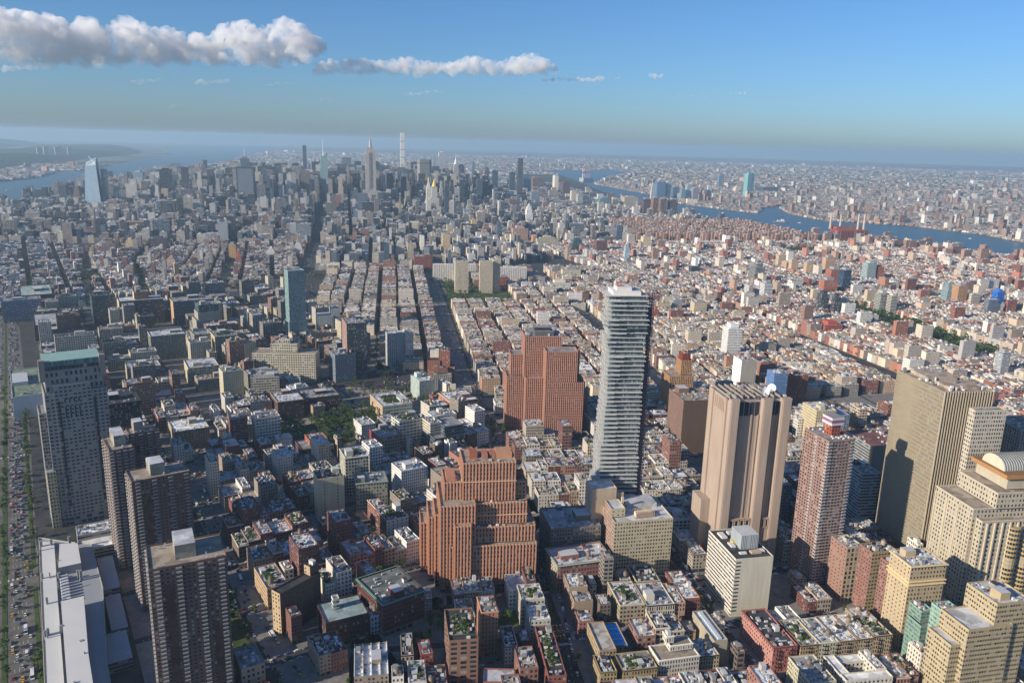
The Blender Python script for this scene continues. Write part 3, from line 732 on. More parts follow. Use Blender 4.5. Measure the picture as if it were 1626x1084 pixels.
for e0, e1, n0, n1, h in ((17.2, 34, 600, 640, 9), (24.2, 36, 645, 700, 8), (24.2, 37, 705, 765, 11)): mb.prism(W9((e0, n0), (e1, n0), (e1, n1), (e0, n1)), 0, h, hx('6c7078'), WS['r'], (.3, .32, .34, 0))
done()
hero("low_white_building", "low building with two white flat roofs below the granite tower", "college building", (134, 770), 32, 46, -9, 18, 'b0aea4', 'r', WHT, tiers=[(0, 32, 0, 22, 0, 14), (0, 32, 22.1, 44, 0, 19)])

# ---------------------------------------------------------------- other single buildings: (name, label, category, A, w, d, angle, H, wall, windows, roof, options)
def warm_down(h, k=.26, s=.93):
    v = [int(h[i:i+2], 16) for i in (0, 2, 4)]; g = sum(v)/3
    if v[0] <= v[2]+24: return h
    return ''.join('%02x' % int((x*(1-k)+g*k)*s) for x in v)
BL = [
("office_block", "white office slab with dark roof deck, blank cream end wall", "office building", (535, 350), 34, 52, -29, 54, 'ddd6c2', (3, 3.6, .93, .42), TAR, dict(side={0: ('d9d0b6', 'b'), 2: (None, 'b')}, short="white slab with blank end", kit=False, par=.9)),
("office_block", "cream twelve storey office block with a rusty frame on its roof", "office building", (503, 456), 56, 52, -29, 55, 'cbb990', (2.7, 3.6, .52, .46), SILV, dict(tiers=[(0, 56, 0, 52, 0, 55), (0, 13, 10, 30, 55, 63, 's')], short="cream block with rusty roof frame", side={3: ('b38d78', (2.9, 3.6, .5, .42))}, kit=False)),
("office_block", "tall narrow blank tan tower standing behind the cream block", "office building", (510, 492), 24, 20, -29, 72, 'cbb28c', 's', SILV, dict(side={0: ('c9ae8a', 'b')}, kit=False, tiers=[(0, 24, 0, 20, 0, 72), (24, 32, 2, 8, 0, 66)])),
("office_block", "dark grey stone office block with blue grey roof, left of the blank tan tower", "office building", (466, 500), 48, 44, -29, 42, '6f6a62', (2.6, 3.8, .5, .55), (.30, .34, .37, 0), dict(short="grey stone block")),
("corniced_building", "pink brick building with cream corners, pale roof and green cornice", "office building", (443, 466), 52, 32, -24, 28, 'a8665c', (2.7, 3.6, .45, .5), SILV, dict(side={3: ('b9a98a', 'm')}, cornice=('9db09c', 1.1), short="pink brick corniced building")),
("blank_building", "pale blank wall with a white roof unit left of the grey stone block", "office building", (452, 542), 26, 18, -29, 34, 'aaa997', 'b', SILV, {}),
("apartment_building", "salmon red corner building with black roof and fire escapes", "apartment building", (496, 287), 20, 50, -29, 22, 'c4665a', (2.5, 3.4, .4, .56), TAR, dict(side={3: ('cf8574', (2.9, 3.6, .4, .5))}, short="salmon red corner building", cornice=('7c4038', .5), kit=True)),
("apartment_building", "tan walk-up building next right to the salmon red corner building", "apartment building", (516, 276), 15, 34, -29, 21, 'c2a376', (2.3, 3.5, .42, .58), GREY, dict(cornice=('5a4a40', .5), garden=True)),
("apartment_building", "white walk-up building, third in the row right of the salmon red corner", "apartment building", (530, 268.5), 16, 32, -29, 21.5, 'd6d0b2', (2.3, 3.5, .42, .58), SILV, dict(cornice=('c8c2a4', .5))),
("apartment_building", "tan walk-up building with pale roof in the row's middle, right of white one", "apartment building", (545, 260), 15, 34, -29, 21, 'bfa682', (2.2, 3.5, .42, .58), WHT, dict(cornice=('6a5a48', .5))),
("apartment_building", "cream walk-up building with white roof, second last of the row", "apartment building", (559, 252.5), 13, 34, -29, 21, 'c8b288', (2.2, 3.5, .42, .58), WHT, dict(cornice=('5a4c3c', .5))),
("apartment_building", "end building of the row, with black fire escapes and a roof garden", "apartment building", (571, 246), 16, 26, -29, 22, 'd0b68a', (2.0, 3.5, .5, .58), TAR, dict(cornice=('5a4c3c', .5), garden=True)),
("low_building", "low building with wide white roof behind the salmon red corner building", "building", (516, 297), 16, 34, -29, 18, 'c9c4b8', 'm', WHT, {}),
("low_building", "long building with a bright white party wall in the middle of its block", "building", (533, 289), 12, 34, -29, 20, 'e2ded2', 'b', GREY, {}),
("apartment_tower", "brick and cream building with tall arched lower windows, left of its group", "office building", (631, 303), 16, 22, -26, 53, 'c9b48c', (4.2, 4.2, .55, .7), SILV, dict(side={3: ('a87a66', 's')}, short="brick group by the cornice tower")),
("apartment_tower", "brick sided cream fronted block, second of the group by the cornice tower", "office building", (632, 282), 24, 16, -26, 57, 'bda26c', (3.2, 3.5, .62, .4), TAR, dict(side={3: ('9c6656', (3.2, 3.3, .35, .4))})),
("apartment_tower", "narrow brick block wedged directly left of the cornice tower", "office building", (628, 263), 11, 14, -26, 55, 'a06a5a', (3, 3.3, .45, .45), TAR, {}),
("cornice_tower", "tan stone tower with colonnaded top and heavy cornice", "office tower", (602, 239), 31, 25, -30, 74, 'cdb182', (2.8, 3.7, .42, .5), SILV, dict(cornice=('dcc79a', 1.2, 0, 13, 16), short="corniced tan stone tower", side={3: ('cbb083', 's')})),
("office_block", "yellow beige office building with many white framed windows, bottom right corner", "office building", (554, 179), 36, 26, -28, 70, 'c4ac7c', (2.1, 3.7, .62, .42), SILV, dict(tiers=[(0, 36, 0, 26, 0, 70), (-8, 0, 4, 26, 0, 56), (22, 50, 2, 30, 0, 86)], short="yellow beige corner office")),
("glass_apartment_building", "green glass stepped apartment building in front of the tan cornice tower", "apartment building", (590, 221), 10, 12, -29, 41, '7d9c8e', (1.6, 3.4, .8, .7), GREY, dict(alpha=1.0, tiers=[(0, 12, 0, 16, 0, 36), (2, 12, 4, 18, 36, 46)], short="green glass building")),
("glass_apartment_building", "taller green glass building with a white boxy top beside the yellow office", "apartment building", (570, 200), 14, 14, -29, 66, '8fae9e', (1.8, 3.4, .8, .6), SILV, dict(alpha=1.0)),
("roof_garden_building", "tan building with the largest green roof garden, centre of its block", "apartment building", (450, 399), 21, 36, -31, 20, 'b3a07c', (2.8, 3.8, .6, .5), SILV, dict(garden=True, short="large green roof garden", cornice=('cbbf9c', .5))),
("arched_building", "cream cast iron building with arched top windows and grey roof", "apartment building", (467, 385), 24, 34, -31, 20, 'd9cfb4', (2.0, 4.2, .55, .7), (.34, .35, .38, 0), dict(cornice=('3a3a40', .6))),
("apartment_building", "narrow peach building between the cream arched and the red corner buildings", "apartment building", (488, 374), 10, 30, -31, 20, 'cc9f80', (2.4, 3.6, .45, .6), GREY, {}),
("apartment_building", "red brick end building with white windows facing the wide cross street", "apartment building", (499, 373), 15, 44, -31, 20, 'a1553f', (2.3, 3.6, .45, .5), WHT, dict(tank=True)),
("apartment_building", "beige blank walled building with two white roofs at the avenue corner", "apartment building", (434, 442), 16, 22, -31, 22, 'b59c7c', 'b', WHT, dict(side={3: ('a98a74', 'm')})),
("apartment_building", "tan house with pale gabled roof, below the two white roofs", "apartment building", (424, 426), 16, 14, -31, 20, 'ab9070', 'b', SILV, dict(side={3: ('bb8d70', 'm')})),
("apartment_building", "small pink brick house with white roof at the avenue's lower corner", "apartment building", (412, 408), 12, 15, -31, 16, 'b0705f', 'm', WHT, {}),
("low_building", "building with a bright blue tarpaulin over its whole roof", "building", (410, 369), 11, 30, -31, 16, 'a8988c', 'm', (.05, .28, .62, 0), dict(kit=False, short="blue tarpaulin roof")),
("long_loft_building", "long tan loft building with plain grey roof along the avenue", "loft building", (393, 368), 13, 36, -31, 20, 'b3946c', (2.4, 3.7, .45, .55), (.40, .38, .33, 0), dict(kit=False, side={3: ('c0a074', (2.2, 3.7, .45, .6))})),
("apartment_building", "yellowish corner building at the bottom of the avenue", "apartment building", (374, 349), 12, 20, -31, 21, 'c0a66a', (2.2, 3.6, .5, .6), TAR, dict(cornice=('6a5a3c', .5))),
("apartment_building", "long yellow brown row with planted terrace near the bottom edge", "apartment building", (389, 341), 26, 20, -29, 20, 'bda468', (2.2, 3.6, .45, .6), GREY, dict(garden=True, cornice=('5a4a34', .5))),
("white_office_building", "white six storey building with round topped windows and a roof tower", "office building", (415, 330), 32, 18, -27, 24, 'e0d9c6', (2.1, 3.7, .45, .55), (.30, .25, .2, 0), dict(tiers=[(0, 32, 0, 18, 0, 23), (12, 30, 8, 18, 23, 28), (10, 16, 11, 18, 28, 34)], short="white six storey building", cornice=('e8e2d0', .5))),
("apartment_building", "cream small building with silver roof, right of white six storey building", "apartment building", (449, 318), 15, 20, -29, 18, 'cdb98a', (2.2, 3.6, .45, .55), SILV, dict(cornice=('4a4238', .5))),
("low_building", "long building with a glazed ridge roof along the side street", "building", (468, 320), 11, 40, -29, 22, 'b5a88c', 'b', (.45, .46, .46, 0), dict(kit=False)),
("white_court_building", "large pale building round a white courtyard at the bottom edge", "apartment building", (500, 232), 36, 30, -31, 24, 'd9d2be', 'm', WHT, dict(tiers=[(0, 36, 0, 8, 0, 24), (0, 8, 8, 30, 0, 23), (28, 36, 8, 30, 0, 25), (8, 28, 22, 30, 0, 22)])),
("apartment_building", "cream building with red deck at the bottom edge, left of courtyard", "apartment building", (476, 246), 20, 30, -30, 25, 'd5cba4', (2.0, 3.6, .5, .6), GREY, {}),
("painted_end_building", "dark red loft building with whitish painted end wall and roof plants", "loft building", (374, 634), 23, 30, -10, 25, 'd3cdc4', 's', TAR, dict(side={3: ('8c4638', 'r')}, garden=True, short="loft with whitish painted end")),
("cream_tower", "cream tower block with one small column of windows in its blank wall", "apartment tower", (342, 713), 27, 24, -17, 49, 'cfc6a0', 's', TAR, dict(side={0: ('c9c09a', (13, 3.6, .08, .4)), 3: ('e6dba6', (3.4, 3.3, .42, .42))}, short="cream blank walled tower", tank=True)),  # left wall in paler cream, its brighter sunlight painted into the colour
("arched_office_building", "grey stone building with arched top windows and greenish cornice", "office building", (380, 702), 32, 26, -24, 38, '8d8c7c', (3, 3.8, .5, .55), (.22, .25, .24, 0), dict(cornice=('9aa79a', .9), short="grey building with arched windows")),
("loft_building", "white grey loft building with green terraces behind the cream tower", "loft building", (395, 752), 26, 30, -17, 46, 'b9b6a6', (3.4, 3.8, .6, .6), SILV, dict(garden=True, cornice=('cfccb8', .7))),
("red_corner_building", "deep red brick building with pale bands at the cream tower's foot", "building", (338, 672), 36, 22, -12, 17, '8a3a32', (3, 4, .45, .5), TAR, dict(tiers=[(0, 12, 0, 22, 0, 20), (12, 36, 0, 20, 0, 15)], cornice=('b8a89a', .4, 0, 5))),
("dark_slab_building", "dark brown windowless slab with narrow sunlit left edge", "apartment building", (229, 556), 41, 10, 14, 39, '54473d', (3.6, 3.6, .12, .3), TAR, dict(side={3: ('c9a878', 'm')}, tiers=[(0, 41, 0, 10, 0, 38), (32, 41, 2, 9, 38, 46, 'b')], short="dark windowless slab")),  # left wall coloured pale tan to paint in the sunlit edge
("loft_building", "tan loft building with long sunlit side wall left of the dark slab", "loft building", (236, 597), 18, 40, -8, 20, 'bf9c70', 'm', SILV, dict(side={3: ('cda777', 'm2')}, garden=True)),  # sunlight on the long side painted in as a lighter tan
("red_green_loft", "dark red loft block with a green copper cornice and crowded roof", "loft building", (291, 505), 37, 46, -4, 30, '6a2f2a', (3, 3.7, .45, .5), (.16, .18, .17, 0), dict(cornice=('5c9484', 1.2), ground=(5, '8a7a6c'), short="red loft with green cornice", tank=True)),
("loft_building", "dark brick loft with teal roof and a small white roof tower", "loft building", (251, 524), 34, 30, -14, 20, '5e352f', 'm', (.28, .36, .36, 0), dict(tiers=[(0, 34, 0, 30, 0, 20), (10, 15, 16, 22, 20, 29, 'r', 'c9c8c0')])),
("small_white_building", "small white gridded building right of the teal roofed loft", "building", (285, 514), 8, 14, -14, 17, 'b8bcc0', (2.6, 3.8, .5, .6), GREY, {}),
("studio_building", "brown brick building with large white studio windows and planted roof", "apartment building", (295, 423), 21, 40, -31, 40, '9a6a50', (7.2, 4, .62, .55), TAR, dict(garden=True, short="brown studio building", tank=True)),
("pediment_tower", "orange brick tower with round arch, linked to studio building", "apartment building", (337, 439), 13, 22, -29, 38, 'c07c58', (2.6, 3.8, .3, .6), GREY, dict(cornice=('d09a74', .4))),
("brick_wedge_building", "long red brick warehouse with planted black roof along the diagonal street", "loft building", (340, 367), 13, 60, -33, 23, 'a0503c', (3.2, 3.8, .5, .5), TAR, dict(garden=True, ground=None, short="long red brick warehouse")),
("ridge_roof_building", "grey roofed low building at the bottom edge below the studio building", "building", (305, 396), 22, 15, -40, 18, 'a05a48', 'm', (.42, .43, .46, 0), dict(kit=False)),
("white_panel_roof_building", "building with four long white roof strips at the bottom edge", "warehouse", (237, 456), 24, 38, -30, 18, 'a08c78', (3, 3.6, .45, .5), WHT, dict(short="building with white strip roofs", kit=True)),
("small_red_house", "small red house between white strip roofs and studio building", "house", (288, 448), 9, 18, -25, 18, 'a6473a', 'm', SILV, {}),
("roof_terrace_building", "pale building with terraces right below the stepped orange tower", "apartment building", (385, 447), 19, 24, -31, 26, 'c8bda4', 'm', SILV, dict(garden=True)),
("roof_terrace_building", "white terraced building beside the avenue under the stepped orange tower", "apartment building", (374, 424), 16, 20, -31, 24, 'cfc8b6', 'm', WHT, {}),
# middle distance
("curved_office_building", "long pale stone office building with grid of windows and stepped top", "office building", (489, 1222), 112, 34, -38, 48, 'cfc2a4', (3.6, 3.9, .66, .52), TANR, dict(tiers=[(0, 100, 0, 34, 0, 48), (28, 70, 8, 30, 48, 62), (40, 58, 12, 26, 62, 68)], short="long pale stone office building")),
("office_block", "blue grey block against the right end of the long pale office building", "office building", (592, 1140), 34, 36, -12, 47, '6f7c88', 'm2', GREY, {}),
("office_block", "pale gridded block below the left end of the long pale building", "office building", (440, 1112), 40, 50, -24, 42, 'b9b39b', (3.6, 3.8, .78, .48), GREY, dict(short="pale gridded block")),
("dark_glass_tower", "dark glass tower with pink brick side at the tunnel entrance", "apartment tower", (615, 1142), 32, 50, -20, 95, '39474c', (2.1, 3.2, .75, .7), GREY, dict(alpha=.5, side={3: ('b08478', (3.5, 3.2, .4, .5))}, short="dark glass tower with pink side")),
("round_apartment_tower", "beige banded apartment tower with rounded balconies right of the dark glass tower", "apartment tower", (700, 1290), 24, 22, -20, 75, 'c2a077', (3, 3.0, .9, .42), GREY, {}),
("white_gridded_tower", "white and grey twin slab tower near the tunnel road", "apartment tower", (709, 1170), 48, 24, -20, 63, 'b4b8b4', (3.2, 3.2, .5, .55), SILV, dict(tiers=[(0, 16, 0, 20, 0, 60), (16, 30, 6, 22, 0, 60, 'b'), (30, 44, -4, 14, 0, 64, 'r', 'dcdad0')], short="white and grey twin slab")),
("brick_hotel", "orange brick gridded hotel with square windows and setbacks", "hotel", (708, 1049), 46, 22, -38, 43, 'b0644a', (3.2, 3.2, .5, .5), TAR, dict(tiers=[(0, 20, 0, 20, 0, 40), (18, 36, 2, 22, 0, 56), (34, 44, 0, 18, 0, 30)], short="orange brick gridded hotel")),
("green_glass_building", "pale green glass building with bright white roof spine", "office building", (648, 983), 24, 36, -12, 32, 'b4c2ba', (2, 3.6, .8, .7), WHT, dict(alpha=1, short="pale green glass building")),
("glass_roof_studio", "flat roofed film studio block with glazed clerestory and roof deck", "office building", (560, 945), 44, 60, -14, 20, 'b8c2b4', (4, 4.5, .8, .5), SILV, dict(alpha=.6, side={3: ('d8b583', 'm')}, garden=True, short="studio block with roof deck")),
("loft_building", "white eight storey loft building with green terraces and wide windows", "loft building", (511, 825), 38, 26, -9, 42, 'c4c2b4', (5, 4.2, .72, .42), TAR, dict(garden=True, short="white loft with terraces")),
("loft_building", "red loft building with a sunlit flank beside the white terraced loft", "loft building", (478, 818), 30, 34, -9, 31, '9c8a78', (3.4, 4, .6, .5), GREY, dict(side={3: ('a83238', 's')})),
("stepped_glass_building", "dark stepped building with a pale grid in the centre", "office building", (535, 782), 42, 40, -11, 40, '56656e', (2.6, 3.7, .78, .7), GREY, dict(alpha=.2, tiers=[(0, 42, 0, 40, 0, 27), (14, 40, 2, 38, 27, 40), (0, 16, 14, 40, 27, 42, 'r', 'c9c2ac')], short="dark stepped gridded building")),
("curved_brick_building", "brick and cream banded corner building with white roof sheds", "loft building", (640, 893), 42, 46, -14, 25, '8c5a4a', (3.2, 4, .85, .42), WHT, dict(side={3: ('c77e58', 'm')}, cornice=('cfc2a4', .6, 0, 8), short="banded brick corner building")),
("apartment_building", "yellow cream building at the left foot of the reddish ribbed tower", "apartment building", (668, 935), 34, 30, -34, 24, 'd4c391', (3, 3.4, .38, .5), GREY, {}),
("framed_white_building", "low white framed building with blue glass above the stepped dark one", "office building", (586, 858), 34, 24, -12, 24, 'c9cdc4', (4.5, 4.4, .7, .75), SILV, dict(alpha=.8)),
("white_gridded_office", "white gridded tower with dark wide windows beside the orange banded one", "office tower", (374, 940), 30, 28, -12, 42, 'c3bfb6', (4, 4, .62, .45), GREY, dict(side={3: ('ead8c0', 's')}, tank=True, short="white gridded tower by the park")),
("banded_apartment_building", "orange banded terraced apartment block with plants on its balconies", "apartment building", (348, 955), 20, 22, -14, 42, 'b3694a', (3, 3.4, .92, .5), GREY, dict(short="orange banded block", alpha=.3)),
("brick_warehouse", "brown brick warehouse above the park, left one of the pair", "warehouse", (440, 1022), 36, 46, -12, 29, '6e4a3c', (3, 4, .5, .55), SILV, dict(cornice=('b8a888', .6))),
("brick_warehouse", "long brown brick warehouse above the park, right one of the pair", "warehouse", (480, 1026), 52, 44, -14, 25, '5e3a32', (3, 4, .5, .5), GREY, dict(short="brown warehouses above the park")),
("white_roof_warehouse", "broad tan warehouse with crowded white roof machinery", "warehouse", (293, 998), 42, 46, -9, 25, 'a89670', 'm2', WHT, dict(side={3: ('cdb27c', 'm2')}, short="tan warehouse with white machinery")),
("orange_deck_building", "dark building with stepped orange upper terraces left of the park", "office building", (398, 865), 40, 36, -12, 26, '7c4c3c', (4, 4, .8, .5), GREY, dict(tiers=[(0, 40, 0, 36, 0, 19), (12, 34, 6, 32, 19, 26, 'r', 'b06444')])),
("office_block", "cream block with sunlit left side at the end of a dark canyon", "office building", (400, 1258), 46, 54, -12, 29, 'b4ad94', (3.2, 3.8, .6, .52), SILV, dict(side={3: ('e6d39a', 'm2')}, short="cream block at the dark canyon")),  # left side's sunlight painted in as a warmer, brighter cream
("office_block", "low cream row building left of the cream block at the canyon", "office building", (326, 1312), 48, 34, -9, 28, 'cdbd96', (3, 3.8, .5, .55), SILV, {}),
("office_block", "tall block with white striped sunlit side and green roof", "office building", (478, 1350), 38, 48, -10, 50, '7d8478', (3.4, 3.8, .7, .55), GREY, dict(side={3: ('d9c79c', (3, 3.8, .8, .45))}, garden=True, short="striped side block with green roof")),  # striped side coloured pale, with its sunlight painted in
("office_block", "glass topped stepped block among the big loft buildings", "office building", (500, 1500), 44, 44, -9, 75, 'b5ad96', 'm2', GREY, dict(tiers=[(0, 44, 0, 44, 0, 48), (4, 42, 2, 40, 48, 62), (6, 42, 4, 40, 62, 76, 'g', '4f7278')], alpha=.5, short="glass topped stepped block")),
("office_block", "wide grey loft block with pale cornice in front of brown block", "office building", (400, 1440), 56, 48, -10, 44, '7f8074', 'm2', SILV, dict(cornice=('c8c4b0', .6))),
("office_block", "large brown loft block with sunlit edge and penthouse", "office building", (430, 1740), 84, 50, -10, 55, '7c6a56', (4.2, 4, .7, .6), SILV, dict(side={3: ('e0c894', 's')}, short="large brown loft block", tiers=[(0, 84, 0, 50, 0, 52), (30, 58, 12, 40, 52, 66, 'm', '9a6a50')])),  # left wall coloured cream so the sunlit edge is painted in
("curved_banded_building", "dark building with stacked bowed balconies at its left end", "office building", (392, 1790), 44, 50, -9, 58, '3d4a54', 'r', TAR, dict(alpha=.3)),
("office_block", "long dark loft block behind the glass topped stepped block", "office building", (520, 1690), 80, 50, -9, 50, '5d6468', 'm2', GREY, dict(side={3: ('c9a06c', 'b')})),
("office_block", "grey loft block right of the wide grey loft", "office building", (458, 1392), 34, 44, -9, 48, '8c8a80', 'm2', GREY, {}),
("glass_hotel_tower", "slender green grey glass hotel tower with lighter base", "hotel tower", (652, 1430), 32, 24, -8, 138, '8fb0ae', (1.7, 3.4, .92, .88), GREY, dict(alpha=1, short="slender green glass hotel tower", kit=False, tiers=[(0, 32, 0, 24, 0, 138), (-2, 34, -2, 26, 0, 40)])),
("apartment_building", "grey loft with pale blank front right of the slender glass hotel", "loft building", (705, 1420), 44, 40, -20, 52, 'a8aca4', (3.2, 3.6, .35, .5), SILV, dict(tiers=[(0, 30, 0, 36, 0, 46), (28, 44, 4, 40, 0, 58)])),
("concrete_apartment_tower", "tan concrete tower, left one of the paired towers in the greenery", "apartment tower", (1222, 1668), 34, 20, -30, 84, 'dcc8a4', (3.2, 2.9, .5, .45), GREY, dict(short="paired concrete towers", kit=True)),
("concrete_apartment_tower", "tan concrete tower, wider middle one of the three in greenery", "apartment tower", (1276, 1634), 34, 20, -30, 84, 'dcc8a4', (3.2, 2.9, .5, .45), GREY, {}),
("concrete_apartment_tower", "tan concrete tower, right one set slightly behind the other two", "apartment tower", (1318, 1630), 18, 34, -30, 86, 'd8c4a0', (3.2, 2.9, .5, .45), GREY, {}),
("long_white_slab", "long white and pink slab behind the concrete towers, left", "apartment building", (1280, 1850), 120, 18, -31, 48, 'd9d3c8', (5, 2.9, .6, .5), SILV, {}),
("long_white_slab", "long white slab behind the concrete towers, right and nearer", "apartment building", (1390, 1720), 95, 18, -31, 48, 'dedad2', (5, 2.9, .6, .5), SILV, {}),
("red_stone_library", "dark red block beside the green square, north of the towers", "library", (1330, 2020), 52, 48, -31, 46, '94493c', 's', GREY, {}),
("brick_university_block", "red brick block between two dark canyon streets facing the square", "university building", (1205, 2075), 56, 36, -31, 24, '9a4438', 'm', SILV, dict(short="red block facing the square")),
("gothic_tower", "golden tan stepped tower with ornate brick crown", "office tower", (905, 716), 36, 34, -33, 64, 'c9955f', (2.8, 3.6, .5, .7), TANR, dict(tiers=[(0, 36, 0, 34, 0, 60), (18, 34, 6, 28, 60, 82), (20, 30, 8, 24, 82, 92, 's', '8a4838')], short="golden stepped tower", piers=(2.8, .8, .5, .5))),
("dark_office_block", "brown block whose right half lies in black shadow, behind windowless tower", "office building", (798, 609), 42, 52, -31, 72, '8d6a58', 's', TANR, dict(side={0: ('6a5040', 'b')})),  # front wall coloured darker brown, a painted stand-in for the shadow
("white_apartment_tower", "slim white ribbed tower with a rounded white top", "apartment tower", (1217, 832), 26, 26, -31, 72, 'e4e3de', (3, 3, .8, .4), WHT, dict(tiers=[(0, 26, 0, 26, 0, 68), (5, 21, 5, 21, 68, 76, 'b')], short="slim white ribbed tower", kit=False)),
("white_end_block", "grey block with bright white end panel above the windowless tower", "office building", (1078, 710), 26, 30, -31, 58, 'a9a49a', 's', GREY, dict(side={3: ('efefea', 'b')})),
("mural_building", "grey office with blue mural side behind the roof dishes", "office building", (1060, 640), 22, 24, -31, 56, '5a7fae', (2, 3, .5, .4), SILV, {}),
("apartment_building", "cream sided red brick block right of the blue mural building", "apartment building", (1100, 640), 34, 30, -31, 46, 'a4583e', 'm', GREY, dict(side={3: ('d3b98a', 'm')})),
("cream_office_building", "cream building with blue grey mansard annex behind the slim pink tower", "office building", (960, 515), 50, 36, -31, 50, 'd8c494', (3, 3.8, .35, .45), SILV, dict(tiers=[(0, 28, 0, 36, 0, 52), (28, 50, 2, 34, 0, 44, 'm', '75879a')])),
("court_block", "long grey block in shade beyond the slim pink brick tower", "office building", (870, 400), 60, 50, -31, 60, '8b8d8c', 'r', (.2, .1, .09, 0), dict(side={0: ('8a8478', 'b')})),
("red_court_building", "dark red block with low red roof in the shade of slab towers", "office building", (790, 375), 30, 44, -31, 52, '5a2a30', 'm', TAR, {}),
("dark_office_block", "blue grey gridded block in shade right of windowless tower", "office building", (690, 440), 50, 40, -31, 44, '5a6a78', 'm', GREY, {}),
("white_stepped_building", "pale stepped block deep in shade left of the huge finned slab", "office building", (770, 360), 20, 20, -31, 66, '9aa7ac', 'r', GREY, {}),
("warehouse_green_roof", "long warehouse with green and red painted roof beside the highway", "warehouse", (160, 1240), 62, 150, -8, 32, 'b9bfc2', 'b', (.20, .24, .16, 0), dict(kit=True, short="riverside green roofed warehouse", side={3: ('c9cccc', 'b')})),
("white_flat_warehouse", "small block with a plain bright white roof beside the dark canyon street", "warehouse", (235, 1270), 34, 62, -8, 26, '8d9aa4', 'b', WHT, dict(kit=False)),
("grey_hospital_slab", "long blue grey slab near the left edge by the highway", "office building", (250, 1900), 70, 40, -8, 45, '6f8296', (3, 3.4, .6, .55), GREY, {}),
("brick_terminal", "long dark freight building with a pale green roof between two canyon streets", "warehouse", (300, 2010), 62, 130, -9, 34, '6a4440', 'm2', (.34, .42, .38, 0), dict(short="freight building with pale green roof")),
("brick_terminal", "long dark freight building with grey roof south of the green roofed one", "warehouse", (270, 1700), 70, 110, -9, 30, '5c4440', 'm2', (.38, .38, .38, 0), {}),
("brick_apartment_complex", "very long brown brick apartment complex seen across the low leafy roofs", "apartment building", (838, 3312), 165, 60, -24, 56, '8d6658', (3.2, 3.1, .45, .5), TANR, dict(tiers=[(0, 165, 0, 60, 0, 54), (0, 20, 0, 60, 54, 58), (140, 165, 0, 60, 54, 60)])),
]
for (n_, l_, c_, A_, w_, d_, a_, H_, col_, win_, rf_, kw_) in BL:
    kw_ = dict(kw_)
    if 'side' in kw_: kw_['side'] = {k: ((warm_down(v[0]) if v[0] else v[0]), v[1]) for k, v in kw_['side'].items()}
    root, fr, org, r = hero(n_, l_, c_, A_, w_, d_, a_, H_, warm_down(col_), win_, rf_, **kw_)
    if "white office slab with dark roof" in l_:
        mb, done = parts(root, org, "penthouse", [M_FAC]); mb.box(12, 28, 16, 34, 53, 66, hx('aeb6ba'), (1.4, 13, .3, 1), SILV, fr=fr); done()
        mb, done = parts(root, org, "rooftop_machinery", [M_MET])
        for (e, n, s1, s2, h, c) in ((8, 8, 6, 3, 1.2, (.7, .7, .68, 0)), (18, 7, 9, 5, 1.6, (.5, .38, .26, 0)), (6, 20, 4, 8, 1.4, (.6, .6, .58, 0)), (5, 36, 5, 10, 1.6, (.66, .64, .6, 0)), (26, 9, 5, 4, 1.5, (.65, .65, .65, 0)), (10, 26, 3, 5, 2.4, (.62, .45, .12, 0)), (14, 42, 12, 5, 2, (.55, .56, .57, 0))):
            mb.box(e, e+s1, n, n+s2, 53.1, 53.1+h, c, fr=fr)
        done()
        mb, done = parts(root, org, "corner_window", [M_TRIM])
        for k in range(14): mb.box(-.01+.5, 5, -.06, -.005, 5+k*3.45, 6.4+k*3.45, (.05, .06, .07, 0), fr=fr)
        done()
    if "rusty frame" in l_:
        mb, done = parts(root, org, "roof_frame", [M_WOOD])
        for k in range(9): mb.box(22+k*2.2, 22.5+k*2.2, 6, 6.5, 54, 60, (.42, .27, .15, 0), fr=fr); mb.box(22+k*2.2, 22.5+k*2.2, 14, 14.5, 54, 60, (.42, .27, .15, 0), fr=fr)
        for n in (6, 14): mb.box(22, 40.2, n, n+.5, 59.5, 60.02, (.5, .34, .2, 0), fr=fr)
        mb.box(23, 39, 7, 14, 54, 58, (.62, .55, .45, 0), fr=fr); done()
        mb, done = parts(root, org, "penthouse", [M_ROOF]); mb.box(20, 50, 26, 46, 54, 58, (.45, .45, .42, 0), top=(.4, .42, .45, 0), fr=fr); done()
        mb, done = parts(root, org, "chimney"); mb.box(13.5, 15.5, 22, 24, 54, 68, (.55, .48, .36, 0), fr=fr); done()
    if "four long white roof strips" in l_:
        mb, done = parts(root, org, "parapet")
        for e in (0, 6, 12, 18, 23.5): mb.box(e, e+.5, .5, 37.5, 16.9, 18.9, (.7, .7, .68, 0), fr=fr)
        done()
    if "glazed ridge roof" in l_:
        mb, done = parts(root, org, "skylight", [M_MET])
        for k in range(14): mb.box(4, 7, 2+k*2.6, 4+k*2.6, 21, 22.6, (.55, .62, .68, 0), fr=fr)
        done()
    if "bright blue tarpaulin" in l_:
        mb, done = parts(root, org, "tarpaulin")
        for k in range(12): mb.box(1+(k % 2)*.6, 9.6-(k % 3)*.5, 2+k*2.2, 3.6+k*2.2, 14.92, 15.1+.03*k, (.04, .33, .72, 0) if k % 3 else (.10, .45, .85, 0), fr=fr)
        done()
    if "fire escapes" in l_ or "black fire" in l_ or "walk-up" in l_:
        for e in ((5, 15) if w_ > 15 else (w_*.5,)):
            mb, done = parts(root, org, "fire_escape", [M_MET])
            for k in range(5):
                z = 4.5+k*3.4; mb.box(e-1.6, e+1.6, -1.1, -.02, z, z+.12, (.03, .03, .03, 0), fr=fr); mb.box(e-1.6, e+1.6, -1.15, -1.08, z+.1, z+1.0, (.03, .03, .03, 0), fr=fr)
            mb.box(e-.1, e+.1, -1.0, -.85, 4.5, 20, (.03, .03, .03, 0), fr=fr); done()
    if "red brick end building" in l_:
        pass
